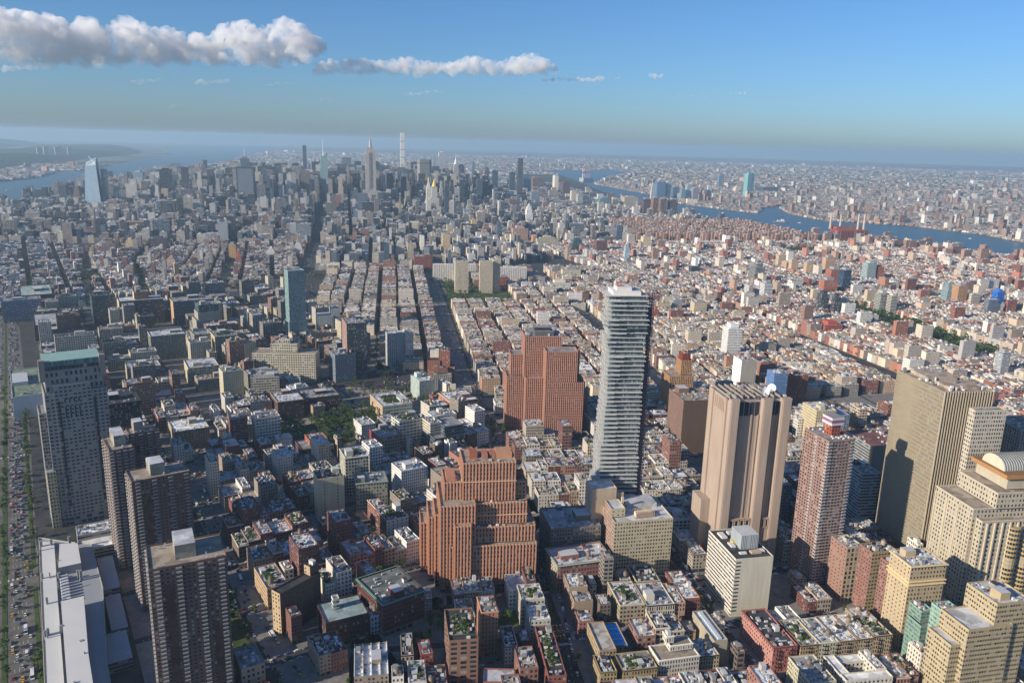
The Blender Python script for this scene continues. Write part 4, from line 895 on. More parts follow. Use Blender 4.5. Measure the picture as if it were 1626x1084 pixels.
TOW=[
(1201,5329,34,34,130,'8fa0ac','g','office_tower','pale grey glass slab just left of the bright tapered glass riverside tower'),
(1102,5224,33,33,100,'6b5048','m','apartment_tower','narrow dark brown tower near the wide river left of the tapered glass tower'),
(1071,4943,35,35,88,'86685c','m','apartment_tower','lower brown tower squeezed between dark brown tower and tapered glass tower'),
(1484,4746,58,47,190,'1c2a3c','g','office_tower','near black slab tower rising alone left of the grey framed slab'),
(1421,4730,75,60,95,'1f2f44','g','office_building','low dark block against the left foot of the near black slab'),
(1513,5354,57,57,150,'9db4c4','g','apartment_tower','blue glass tower with an orange brown cap beside the white sloping building'),
(1293,5075,32,32,120,'7c5f55','m','apartment_tower','brown tower right of the tapered glass tower near the river'),
(1369,5183,52,52,70,'39506a','g','office_building','dark blue glass block in front of the white sloping building'),
(2191,6245,36,36,170,'b99c86','m','apartment_tower','tan tower,left of the pair beyond the near black slab'),
(2247,6225,27,27,198,'3a4657','g','apartment_tower','thin dark tower peeking over the blue glass tower beyond the near black slab'),
(2174,6073,49,49,140,'8fb4cf','g','apartment_tower','light blue glass tower beyond the near black slab'),
(1776,4136,43,43,140,'8f8a88','p','office_tower','mid grey tower immediately right of the grey framed slab'),
(1784,4899,61,61,95,'9bb5b0','g','office_building','pale green glass block left of the grey framed slab'),
(1687,4527,47,47,82,'cfd8da','g','office_building','white and pale blue block left of the grey framed slab'),
(2444,6150,41,41,183,'7e7f86','g','office_tower','grey tower behind left shoulder of the grey framed slab'),
(1847,5423,36,36,110,'8d7468','m','apartment_tower','brown apartment tower half way between black slab and grey framed slab'),
(2409,5469,45,45,190,'33475e','g','office_tower','dark blue tower right behind the grey framed slab'),
(2394,5285,36,36,180,'42576d','g','office_tower','blue grey tower second right of the grey framed slab'),
(2583,5572,34,34,200,'2c3e55','g','office_tower','tall dark blue tower left of the spired crystal tower'),
(2566,5358,49,49,160,'8a97a0','r','office_tower','grey banded tower left of the spired crystal tower'),
(2921,5937,27,27,322,'4a5a70','g','apartment_tower','slim dark skyscraper with stepped crown on the horizon'),
(2612,5318,41,41,140,'6f9aa4','g','office_tower','teal glass tower below the slim dark skyscraper'),
(2519,5031,50,50,120,'d8c7a8','m','office_tower','cream masonry tower below the slim dark skyscraper'),
(2708,5256,57,40,190,'3f8a86','g','office_tower','teal green glass tower at the foot of the spired crystal tower'),
(2713,5088,48,48,120,'b6967c','m','office_tower','tan stepped tower between crystal tower and the tall limestone skyscraper'),
(2024,4022,22,43,100,'c0a483','m','apartment_tower','tan slab on the left edge of the straight wide avenue'),
(3204,5789,73,44,238,'8d9296','p','office_tower','grey tower with a flared curving front left of the limestone skyscraper'),
(3202,5790,78,47,170,'d9d8d2','p','office_tower','white vertically striped slab left of the limestone skyscraper'),
(2507,4559,43,34,120,'4f6780','g','apartment_tower','white and blue slab in front of the white striped slab'),
(3280,5746,50,50,211,'27374e','g','office_tower','dark tower touching the left side of the limestone skyscraper'),
(2823,4830,46,46,90,'b9c2c6','g','office_building','pale glass block in front of the limestone skyscraper'),
(3407,5671,41,41,209,'22344c','g','office_tower','navy tower immediately right of the limestone skyscraper'),
(3445,5648,55,55,186,'26405c','g','office_tower','broad navy tower second right of the limestone skyscraper'),
(3483,5625,46,46,177,'1d5a78','g','office_tower','blue tower third right of the limestone skyscraper'),
(3057,5102,33,33,170,'c3c8c8','p','office_tower','slender light tower in front of the navy towers'),
(3285,5408,35,35,110,'8d6a5c','m','apartment_tower','brown tower in front of the broad navy tower'),
(3432,5582,32,32,140,'c9b79b','m','office_tower','stepped cream tower left of the very slender white tower'),
(2969,4738,35,35,110,'9cb3b9','g','office_tower','pale glass tower left below the very slender white tower'),
(3592,5555,41,41,224,'d8c6a4','m','office_tower','cream slab leaning against the very slender white tower'),
(3067,4772,63,50,120,'8a6f68','m','apartment_tower','purplish brown tower in front of the very slender white tower'),
(2236,3522,29,29,70,'d9caa6','m','apartment_building','cream block below the very slender white tower'),
(3655,5514,46,46,216,'2f3f55','g','office_tower','dark tower just left of the broad grey tower with chamfered ends'),
(3655,5514,55,55,172,'a88d80','m','office_tower','pinkish tan tower just left of the broad grey chamfered tower'),
(2810,4115,27,27,140,'1b2a40','g','office_tower','black glass tower beside the gold tipped clock tower'),
(2790,3994,34,34,95,'9fb6c2','g','apartment_tower','curved pale glass tower right of the gold tipped clock tower'),
(2902,4087,31,31,95,'dccba5','m','apartment_tower','cream tower between curved glass tower and slim dark glass needle'),
(3812,5406,82,82,181,'23466a','g','office_tower','deep blue tower right of the broad grey chamfered tower'),
(3791,5421,36,36,274,'a9bcc8','g','office_tower','hazy pale tower behind the deep blue tower'),
(3840,5386,50,50,295,'e3e6e4','r','office_tower','white banded skyscraper right of the broad grey tower'),
(3874,5362,27,27,168,'8c5f4e','m','apartment_tower','slim tower with a coppery top behind the dark glass needle'),
(3967,5293,46,46,200,'2b3b52','g','office_tower','dark block behind the silver spired tower'),
(3502,4623,44,44,150,'24405c','g','office_tower','navy tower right in front of the silver spired tower'),
(4043,5235,27,27,227,'6c86a0','g','apartment_tower','slim blue tower right of the silver spired tower'),
(3507,4407,66,46,160,'182c3c','g','office_tower','wide black green slab right of the silver spired tower'),
(4131,5166,50,50,186,'54504f','m','office_tower','dark tower with a white edge above the wide black slab'),
(4183,5124,41,41,167,'2a4460','g','office_tower','navy tower right of the wide black slab'),
(4031,4734,39,39,170,'31485c','g','office_tower','dark glass tower with a pointed top left of the tall bronze tower'),
(4177,4747,87,35,150,'4f8090','g','office_building','wide teal glass slab right of the tall dark bronze tower'),
(4480,4934,92,92,115,'8a6a5a','p','apartment_tower','brown vertically striped tower in front of the teal slab'),
(4389,4624,31,62,145,'d6cdb8','b','office_tower','narrow cream slab seen end on before the river'),
(4120,4235,53,53,120,'5b4650','m','apartment_tower','dark purple brown tower right of the narrow cream slab'),
(3624,4016,56,56,75,'7f94a4','g','office_building','grey blue glass block below the striped brown tower'),
(3828,3860,37,37,85,'d9cdb4','m','apartment_tower','cream tower right below the purple brown tower'),
(3756,3729,36,36,70,'cfd6cc','r','hospital_building','pale round cornered block beside the river'),
(3820,3571,79,79,55,'5f8f9c','g','hospital_building','teal glass hospital block near the river bend'),
(3852,3378,92,55,75,'b5a794','m','hospital_building','large beige slab beside the river left of the four brown towers'),
(3506,2960,41,41,100,'574650','m','apartment_tower','dark brown tower,left one of the four brown riverside towers'),
(3524,2908,38,38,110,'9a7666','p','apartment_tower','brown ribbed tower,second of the four riverside towers'),
(3504,2843,34,34,108,'8c6a5c','p','apartment_tower','brown ribbed tower,third of the four riverside towers'),
(3563,2817,41,41,105,'6d5450','p','apartment_tower','brown ribbed tower,right one of the four riverside towers'),
(4738,3942,26,26,115,'e0e4e0','r','apartment_tower','white slab,leftmost of the glass group across the river'),
(4979,4062,71,57,120,'5f86a8','g','apartment_tower','wide blue glass block across the river'),
(5055,4043,40,40,125,'dfe3e0','r','apartment_tower','white tower in the middle of the glass group across the river'),
(4975,3916,48,48,90,'4f7890','g','apartment_tower','dark teal block right of the white tower across the river'),
(4880,3771,34,34,95,'7ba2b4','g','apartment_tower','blue tower across the river,third from right of its group'),
(5263,4012,37,37,100,'a7c0c4','g','apartment_tower','pale glass tower across the river,second from right of its group'),
(4966,3721,51,51,92,'93909a','m','apartment_tower','grey tower across the river ending the glass group'),
(5219,3790,36,36,65,'3b566c','g','apartment_tower','small dark tower right of the glass group across the river'),
(7045,4978,36,36,120,'6f89a6','g','apartment_tower','thin blue tower left of the round topped green glass tower'),
(6436,4348,54,54,50,'ddd6bc','m','office_building','cream block left of the round topped green glass tower'),
(6801,4243,155,124,45,'3c4f6e','g','office_building','wide dark blue block right of the round topped green glass tower'),
(2585,2757,18,18,75,'cdb791','m','apartment_tower','narrow tan tower right of the white tapering tower'),
(2051,2363,60,24,62,'b79583','m','apartment_building','wide pinkish beige slab below the white tapering tower'),
(2088,2246,105,26,38,'c2bb9e','m','apartment_building','very wide cream slab right of the pinkish beige slab'),
(2103,2100,41,29,50,'2f5f68','g','office_building','dark teal glass block right of the very wide cream slab'),
(2514,2205,51,30,50,'d4b489','m','apartment_building','beige slab with one shaded side before the brown housing blocks'),
(2363,1990,30,30,52,'dac79e','m','apartment_building','cream stepped block right of the shaded beige slab'),
(2062,1822,17,17,60,'bcd4dc','g','hotel_tower','slim white and pale blue glass tower among low roofs'),
(2139,2013,40,32,48,'6c4a42','m','apartment_building','dark brown block right of the dark teal glass block'),
(2764,2603,37,37,55,'c2c9c8','g','apartment_tower','pale grey tower above the dark brown block'),
(3028,2600,28,28,48,'c9966e','m','apartment_tower','orange tan tower left of the brown housing blocks'),
(2114,2795,36,36,80,'a7a49a','p','office_tower','grey tower left one of the pair below the silver spired tower'),
(2176,2770,36,36,88,'cfc2ae','p','office_tower','pale ribbed tower right one of the pair below silver spired tower'),
(2040,2643,21,21,72,'e0bf84','m','apartment_tower','golden tan tower between the two ribbed towers'),
(2592,3452,33,33,62,'dccfae','m','office_building','cream block above the two ribbed towers'),
(1842,2782,64,32,55,'d9cdb2','m','office_building','wide cream loft block right of a narrow canyon avenue'),
(1626,2266,27,27,72,'dbc294','m','hotel_tower','golden cream stepped apartment tower with a white chimney like top'),
(1812,3194,23,16,72,'5f9fc6','g','hotel_tower','bright blue slab tower alone among low roofs'),
(1438,2264,33,23,55,'c5c3bb','m','apartment_tower','pale grey stepped tower above the dark green square'),
(1202,2529,25,25,40,'e0ddd4','m','apartment_building','white stepped block on the left side of the wide avenue'),
(1096,2508,26,26,28,'e6e4dc','m','apartment_building','bright white block left of the wide avenue'),
(983,2546,22,18,45,'c9a06c','m','apartment_building','tan block at the head of the left avenue'),
(942,2395,16,16,45,'a9634f','m','apartment_building','pinkish red narrow block beside the left avenue'),
(751,2424,30,30,32,'caa98a','m','apartment_tower','tan stepped tower standing above low leafy roofs'),
(684,2808,40,32,38,'7a6a62','m','apartment_building','brown block with a pale left side among low roofs'),
(766,2879,29,20,38,'d6bf98','m','apartment_building','cream block behind the low leafy roofs'),
(850,2856,53,32,40,'4b4650','m','apartment_building','dark wide block behind the low leafy roofs'),
(507,3352,79,63,34,'b9c2b2','g','office_building','pale green glass block at the left edge of the city'),
(2450,1298,34,21,52,'c9a488','m','apartment_tower','tan slab behind the small park with pale towers'),
(2389,1434,27,19,48,'cbb395','m','apartment_tower','cream slab left of the green park among eastern low roofs'),
(2328,1352,24,17,48,'cdb597','m','apartment_tower','cream slab second left of the green park among eastern roofs'),
(2320,1294,26,18,46,'c4ab8d','m','apartment_tower','cream slab in front of the green park among eastern roofs'),
(2038,1291,37,37,62,'8f918f','p','apartment_tower','dark grey gridded tower standing on a dark podium'),
(1854,1148,24,24,45,'e9eaea','r','office_building','white stepped tower of shifted boxes among low roofs'),
(2214,1151,38,30,52,'a5684c','m','apartment_tower','red brick tower left of the blue black glass tower'),
(2177,1101,24,24,60,'2d4b66','g','apartment_tower','blue black glass tower with a white edge'),
(2371,1124,29,29,62,'9fb2b4','g','apartment_tower','tall grey green glass tower on the east side'),
(2400,1111,22,22,50,'a0604a','m','apartment_tower','red brick tower touching the grey green glass tower'),
(1810,966,20,20,50,'3b4450','r','apartment_tower','dark banded tower with rounded corner,left of the dark pair'),
(1793,926,14,14,52,'3c4048','r','apartment_tower','dark slim tower,right of the dark pair'),
(2083,1098,42,25,40,'b2725a','m','apartment_building','salmon brick slab below the red brick tower'),
(1938,882,23,23,52,'a9aba0','r','apartment_tower','grey banded tower right of the dark pair,left of two'),
(1935,857,17,17,50,'bab7aa','r','apartment_tower','paler banded tower right of the dark pair,right of two'),
(2217,835,25,25,58,'8fa6ac','g','apartment_tower','grey glass tower left of the tan tower near the right edge'),
(2219,809,28,28,55,'b78e68','m','apartment_tower','tan brick tower between grey glass tower and bright blue tower'),
(2280,739,21,21,45,'1f6fd0','g','hotel_tower','bright blue glass tower near the right edge'),
(1504,1104,31,22,40,'cfc0a2','m','apartment_building','beige and brick block right of the tower of stacked glass floors'),
(1485,1155,21,21,38,'9aa0a0','m','apartment_building','grey block right of the top of the stacked glass tower'),
(1373,1123,19,19,34,'a05c46','m','apartment_building','brick block touching the right side of stacked glass tower'),
(1601,831,42,30,26,'b4594a','m','apartment_building','wide salmon red block among the eastern low roofs'),
(1542,481,16,16,50,'c8ced0','r','office_building','white slab beside a green sign near the right edge'),
(1442,1504,57,23,32,'ded8c4','m','office_building','long cream loft block above the tower of brick'),
(1615,1637,54,21,35,'d8cdae','m','office_building','wide cream block behind the long cream loft block'),
(1380,1661,44,18,30,'a0543f','m','apartment_building','red block right of the paired concrete towers')]
GA = -29

# ------------------------------------------------------------------ skyline landmarks, far away
def land(name, label, cat, x, y): 
    root = tag(empty(name, x, y), label, cat); return root, (x, y, 0)
GA = -29
# limestone skyscraper with mast
root, org = land("limestone_skyscraper", "tall pale limestone skyscraper with setbacks, tapering top and needle mast", "skyscraper", 2323, 3938); fr = frame(2323, 3938, GA)
mb, done = parts(root, org, "wall", [M_FAC]); LC = hx('e0d3c2'); LW = (2.6, 3.8, .38, 1.0)
for (a, b, z0, z1) in ((64, 28, 0, 22), (52, 26, 22, 90), (44, 25, 90, 110), (28, 24, 110, 316), (23, 20, 316, 330), (19, 17, 330, 340)): mb.box(-a, a, -b, b, z0, z1, LC, LW, top=GREY, fr=fr)
done()
mb, done = parts(root, org, "centre_strip", [M_FAC]); mb.box(-8, 8, -25.3, -24.02, 90, 312, hx('a49c98'), (2, 3.8, .5, .9), fr=fr); done()
mb, done = parts(root, org, "mast_base"); mb.cyl(2323, 3938, 8, 340, 378, (.42, .42, .44, 0), 12, r1=5); mb.cyl(2323, 3938, 4.5, 378, 386, (.3, .3, .32, 0), 10, r1=2); done()
mb, done = parts(root, org, "antenna", [M_MET]); mb.cyl(2323, 3938, 1.5, 386, 443, (.4, .4, .42, 0), 8, r1=.5); done()
# very slender tower
root, org = land("slender_white_tower", "extremely slender square white gridded tower, the tallest on the skyline", "skyscraper", 3481, 5411); fr = frame(3481, 5411, GA)
mb, done = parts(root, org, "wall", [M_FAC]); mb.box(-15, 15, -15, 15, 0, 438, hx('efece6'), (4.7, 4.7, .42, .5), top=SILV, fr=fr); done()
mb, done = parts(root, org, "open_floor_band")
for z in (70, 130, 190, 250, 310, 370): mb.box(-15.1, 15.1, -15.1, 15.1, z, z+5, (.2, .22, .25, 0), fr=fr)
done()
# crystal tower with spire
root, org = land("crystal_tower", "faceted pale green glass tower with sloping top and white spire", "skyscraper", 2437, 4712); fr = frame(2437, 4712, GA)
mb, done = parts(root, org, "glass_wall", [M_FAC]); GC = (.30, .46, .46, 1)
b0 = [fr(-34, -24), fr(34, -24), fr(34, 26), fr(-34, 26)]; t0 = [fr(-8, -14), fr(30, -18), fr(26, 20), fr(-10, 16)]; zt_ = (262, 299, 292, 258)
for i in range(4):
    j = (i+1) % 4; mb.face([b0[i]+(0,), b0[j]+(0,), t0[j]+(zt_[j],), t0[i]+(zt_[i],)], GC, (.15, .4, .85, .85), [(0, 0), (60, 0), (60, 280), (0, 280)])
mb.face([t0[i]+(zt_[i],) for i in range(4)], (.5, .6, .6, 0)); done()
mb, done = parts(root, org, "spire", [M_MET]); mb.cyl(*fr(4, 0), 3.2, 250, 386, (.75, .78, .8, 0), 8, r1=.5); done()
# broad octagonal office slab
root, org = land("broad_chamfered_tower", "broad grey tower with chamfered ends and flat top in the middle of the skyline", "skyscraper", 3064, 4502); fr = frame(3064, 4502, GA)
mb, done = parts(root, org, "wall", [M_FAC])
Q = [fr(*q) for q in ((-32, -20), (32, -20), (46, -6), (46, 8), (32, 22), (-32, 22), (-46, 8), (-46, -6))]; mb.prism(Q, 0, 262, hx('a79f98'), (1.6, 3.9, .5, .75), GREY); done()
mb, done = parts(root, org, "dark_band", [M_FAC]); mb.prism(inset(Q, -.5), 236, 243, (.12, .12, .13, 0)); mb.prism(inset(Q, -.5), 120, 126, (.12, .12, .13, 0)); done()
# spired art deco tower
root, org = land("silver_spired_tower", "slim grey art deco tower with a tapering silver spire", "skyscraper", 3171, 4297); fr = frame(3171, 4297, GA)
mb, done = parts(root, org, "wall", [M_FAC])
for a, z0, z1 in ((24, 0, 120), (17, 120, 215), (13, 215, 240)): mb.box(-a, a, -a, a, z0, z1, hx('c2beb8'), (2.6, 3.7, .45, .6), top=GREY, fr=fr)
done()
mb, done = parts(root, org, "crown", [M_MET]); mb.cyl(3171, 4297, 14, 240, 262, (.6, .62, .64, 0), 12, r1=7.5, top=False); mb.cyl(3171, 4297, 7.5, 262, 282, (.62, .64, .66, 0), 10, r1=2.2, top=False); done()
mb, done = parts(root, org, "spire", [M_MET]); mb.cyl(3171, 4297, 2.2, 282, 318, (.6, .62, .64, 0), 8, r1=.3); done()
# grey framed slab with dark edges
root, org = land("framed_grey_slab", "big grey slab tower with dark frame round its flat face", "skyscraper", 1748, 4266); fr = frame(1748, 4266, GA)
mb, done = parts(root, org, "wall", [M_FAC]); mb.box(-46, 46, 0, 42, 0, 222, (.035, .04, .05, 0), (3, 4, .6, .6), top=TAR, fr=fr); done()
mb, done = parts(root, org, "glazed_face", [M_FAC]); mb.box(-39, 39, -1, -.01, 0, 214, hx('77808a'), (1.6, 3.9, .3, .5), fr=fr); done()
# tapered glass tower by the river
root, org = land("tapered_glass_tower", "bright tapered glass tower with slanted open top beside the wide river", "skyscraper", 1034, 4415); fr = frame(1034, 4415, -22)
mb, done = parts(root, org, "glass_wall", [M_FAC]); LG = (.50, .66, .74, 1)
b0 = [fr(-46, 0), fr(30, 0), fr(38, 44), fr(-40, 44)]; t0 = [fr(-30, 8), fr(20, 5), fr(24, 36), fr(-26, 34)]; zt_ = (218, 226, 262, 236)
for i in range(4):
    j = (i+1) % 4; mb.face([b0[i]+(0,), b0[j]+(0,), t0[j]+(zt_[j],), t0[i]+(zt_[i],)], LG if i in (0, 3) else (.14, .22, .3, 1), (.16, .42, .3 if i in (0, 3) else .9, .3 if i in (0, 3) else .9), [(0, 0), (60, 0), (60, 230), (0, 230)])  # front and left glass coloured bright, the rest dark: painted sun and shade
mb.face([t0[i]+(zt_[i],) for i in range(4)], (.4, .48, .52, 0)); done()
mb, done = parts(root, org, "open_crown", [M_MET]); a_, b_, c_ = t0[0]+(218,), t0[3]+(236,), fr(-12, 20)+(266,)
for p_, q_ in ((a_, c_), (b_, c_), (t0[2]+(262,), c_), (t0[1]+(226,), c_)):
    mb.face([p_, (p_[0]+2, p_[1]+2, p_[2]), (q_[0]+2, q_[1]+2, q_[2]), q_], (.7, .75, .78, 0)); mb.face([p_, (p_[0], p_[1], p_[2]+3), (q_[0], q_[1], q_[2]+3), q_], (.7, .75, .78, 0))
done()
mb, done = parts(root, org, "lower_wing", [M_FAC]); mb.box(38, 60, 10, 60, 0, 205, (.10, .16, .22, 1), (1.8, 4, .9, .8), top=TAR, fr=fr); done()
# white tetrahedron by the river
root, org = land("sloping_white_building", "white swooping triangular building near the river, rising to a point", "apartment building", 1590, 5690); fr = frame(1590, 5690, GA)
mb, done = parts(root, org, "sloping_roof"); A_, B_, C_, D_ = fr(-45, -30)+(12,), fr(45, -30)+(30,), fr(45, 40)+(142,), fr(-45, 40)+(20,)
mb.face([A_, B_, C_, D_], (.72, .72, .70, 0)); mb.face([B_, B_[:2]+(0,), C_[:2]+(0,), C_], (.3, .2, .16, 0)); mb.face([A_, A_[:2]+(0,), B_[:2]+(0,), B_], (.5, .5, .5, 0)); mb.face([D_, C_, C_[:2]+(0,), D_[:2]+(0,)], (.3, .25, .22, 0)); mb.face([A_, D_, D_[:2]+(0,), A_[:2]+(0,)], (.4, .4, .4, 0)); done()
# tall dark bronze slab
root, org = land("bronze_slab_tower", "tall dark bronze slab standing alone near the far river", "skyscraper", 3811, 4392); fr = frame(3811, 4392, GA)
mb, done = parts(root, org, "wall", [M_FAC]); mb.box(-18, 18, 0, 24, 0, 280, (.05, .055, .07, 0), (1.6, 3.6, .8, .7), top=TAR, fr=fr); done()
# dark glass needle
root, org = land("dark_glass_needle", "slim dark glass needle tower with cantilevered boxes, between clock tower and spired tower", "skyscraper", 2202, 3058); fr = frame(2202, 3058, GA)
mb, done = parts(root, org, "wall", [M_FAC]); mb.box(-9, 9, 0, 18, 0, 190, (.05, .09, .14, 1), (1.5, 3.6, .9, .85), top=GREY, fr=fr); done()
mb, done = parts(root, org, "projecting_box", [M_FAC])
for z in (70, 105, 140): mb.box(-11, -9, 3, 15, z, z+18, (.06, .1, .14, 1), (1.5, 3.6, .9, .85), top=GREY, fr=fr); mb.box(9, 11, 3, 15, z+6, z+22, (.06, .1, .14, 1), (1.5, 3.6, .9, .85), top=GREY, fr=fr)
done()
# clock tower with gold tip
root, org = land("gold_tipped_clock_tower", "white stone clock tower with steep pyramid roof and golden tip", "clock tower", 2155, 3137); fr = frame(2155, 3137, GA)
mb, done = parts(root, org, "wall", [M_FAC]); mb.box(-11, 11, 0, 24, 0, 168, hx('e0dccf'), (2.6, 3.8, .4, .5), top=GREY, fr=fr); done()
mb, done = parts(root, org, "pyramid_roof"); p = fr(0, 12); mb.cyl(p[0], p[1], 14, 168, 200, (.60, .58, .52, 0), 4, r1=4, a0=R(GA)+.785); done()
mb, done = parts(root, org, "gold_lantern", [M_MET]); mb.cyl(p[0], p[1], 4, 200, 208, (.75, .50, .12, 0), 8); mb.cyl(p[0], p[1], 4, 208, 220, (.80, .52, .12, 0), 8, r1=.4); done()
mb, done = parts(root, org, "clock_face"); 
for j in range(1): mb.box(-4, 4, -.4, -.01, 118, 126, (.8, .8, .76, 0), fr=fr)
done()
# golden pyramid roof
root, org = land("gold_pyramid_building", "stepped pale building topped by a small golden pyramid", "skyscraper", 2308, 3309); fr = frame(2308, 3309, GA)
mb, done = parts(root, org, "wall", [M_FAC])
for a, z0, z1 in ((34, 0, 70), (24, 70, 110), (14, 110, 165)): mb.box(-a, a, 0, a*1.4, z0, z1, hx('d2cbbc'), (2.6, 3.8, .4, .5), top=GREY, fr=fr)
done()
p = fr(0, 10); mb, done = parts(root, org, "golden_pyramid", [M_MET]); mb.cyl(p[0], p[1], 12, 165, 205, (.80, .50, .10, 0), 8, r1=.5); done()
# round-topped green glass tower across the river
root, org = land("round_topped_glass_tower", "big green glass tower with softly rounded top across the right hand river", "skyscraper", 5822, 3840); fr = frame(5822, 3840, -20)
mb, done = parts(root, org, "glass_wall", [M_FAC])
for k, (z0, z1, a) in enumerate(((0, 178, 32), (178, 188, 30), (188, 195, 26), (195, 200, 19))): mb.box(-a, a, -a*.8, a*.8, z0, z1, (.22, .50, .52, 1), (1.8, 3.9, .92, .7), top=(.3, .5, .5, 0), fr=fr)
done()
mb, done = parts(root, org, "vertical_stripe", [M_FAC]); mb.box(8, 14, -26.2, -25.6, 0, 186, (.1, .3, .36, 1), (2, 3.9, .9, .9), fr=fr); done()
# tapering white tower
root, org = land("white_tapering_tower", "white tapering tower with pointed top rising over cream blocks", "tower", 2160+420, 2441+470); fr = frame(2580, 2911, GA)
mb, done = parts(root, org, "wall", [M_FAC])
for a, z0, z1 in ((17, 0, 56), (14, 56, 76), (10, 76, 90), (6, 90, 97)): mb.box(-a, a, -a, a, z0, z1, hx('eceae4'), (2.8, 3.8, .3, .5), top=WHT, fr=fr)
mb.cyl(2580, 2911, 5, 97, 108, (.75, .74, .7, 0), 8, r1=.4); done()
# twin antenna block
root, org = land("antenna_tower", "dark blue tower with tall lattice antenna behind the grey framed slab", "skyscraper", 2010, 4898); fr = frame(2010, 4898, GA)
mb, done = parts(root, org, "wall", [M_FAC]); mb.box(-24, 24, -20, 20, 0, 250, hx('5d7488', 1, .6), (2, 3.9, .8, .7), top=GREY, fr=fr); done()
mb, done = parts(root, org, "antenna", [M_MET]); mb.cyl(2010, 4898, 2.5, 250, 330, (.6, .6, .62, 0), 6, r1=.6); mb.box(-14, 14, -10, 10, 250, 262, (.2, .22, .26, 0), fr=fr); done()
STY = {'g': ((1.8, 3.8, .9, .8), 1.0), 'm': ((3.2, 3.5, .45, .5), 0), 'p': ((3.0, 3.8, .5, .95), 0), 'r': ((3, 3.6, .95, .5), 0), 'b': ((0, 0, 0, 0), 0)}
def tower(x, y, w, d, H, col, st, nm, lab, ang=GA):
    r = random.Random(sum(map(ord, lab))); fr = frame(x, y, ang); w = float(w)
    root = tag(empty(nm, x, y), lab, nm.replace('_', ' ')); org = (x, y, 0); ws, al = STY[st]; c = hx(col, 1, al)
    if al: c = (c[0]*1.05, c[1]*1.05, c[2]*1.05, 1)
    mb, done = parts(root, org, "wall", [M_FAC])
    if nm == 'office_tower' and st == 'm' or r.random() < .25:
        mb.box(-w/2, w/2, 0, d, 0, H*.62, c, ws, GREY, fr=fr); mb.box(-w*.4, w*.4, d*.08, d*.92, H*.62, H*.86, c, ws, GREY, fr=fr); mb.box(-w*.28, w*.28, d*.2, d*.8, H*.86, H, c, ws, GREY, fr=fr); top = (.28*w, d*.2, d*.8)
    else: mb.box(-w/2, w/2, 0, d, 0, H, c, ws, GREY, m=0, fr=fr); top = (w/2, 0, d)
    done()
    mb, done = parts(root, org, "penthouse"); mb.box(-top[0]*.55, top[0]*.5, top[1]+d*.12, top[2]-d*.15, H, H+4+r.random()*3, (.32, .32, .32, 0) if r.random() < .6 else c[:3]+(0,), fr=fr); done()
    f0 = fr(-w/2, 0); fill(f0[0], f0[1], w, d, ang, H)
for t in TOW: tower(t[0], t[1], t[2], t[3], t[4], t[5], t[6], t[7], t[8])
for (x, y, w_, d_) in ((2323, 3938, 130, 60), (3481, 5411, 34, 34), (2437, 4712, 72, 60), (3064, 4502, 96, 50), (3171, 4297, 50, 50), (1748, 4276, 96, 50), (1034, 4425, 110, 60), (1590, 5690, 92, 74), (3811, 4400, 40, 40), (2202, 3066, 24, 24), (2155, 3147, 26, 30), (2308, 3320, 70, 60), (5822, 3840, 66, 54), (2580, 2911, 36, 36), (2010, 4898, 50, 42)):
    f0 = frame(x, y, GA)(-w_/2, -d_/2); fill(f0[0], f0[1], w_, d_, GA)

# power station by the river: four chimneys, red brick hall
root, org = land("power_station", "red brick power station with four tall chimneys on the right river bank", "power station", 3560, 1800); fr = frame(3500, 1770, -29)
mb, done = parts(root, org, "wall", [M_FAC]); mb.box(-60, 90, 0, 60, 0, 42, hx('9a4a3c'), (8, 30, .4, .8), top=(.2, .09, .07, 0), fr=fr); mb.box(-30, 100, 60, 110, 0, 52, hx('a25444'), 'm' and (6, 9, .3, .5), top=(.2, .1, .08, 0), fr=fr); done()
for k, e in enumerate((-45, 5, 62, 92)):
    mb, done = parts(root, org, "chimney"); p = fr(e, 90 if k < 2 else 40); mb.cyl(p[0], p[1], 5.2, 40, 112 if k > 1 else 104, (.50, .42, .33, 0), 14, r1=3.8); done()
fill(*fr(-65, -5), 170, 120, -29)
root, org = land("striped_chimneys", "distant power plant with red and white banded chimneys beyond the river", "power station", 6300, 6150)
mb, done = parts(root, org, "hall"); mb.box(6230, 6380, 6140, 6200, 0, 40, (.4, .38, .35, 0)); done()
for k in range(4):
    mb, done = parts(root, org, "chimney")
    for j in range(5): mb.cyl(6240+k*34, 6160, 5, 40+j*22, 62+j*22, (.62, .08, .05, 0) if j % 2 == 0 and j > 1 else (.75, .73, .7, 0), 10)
    done()
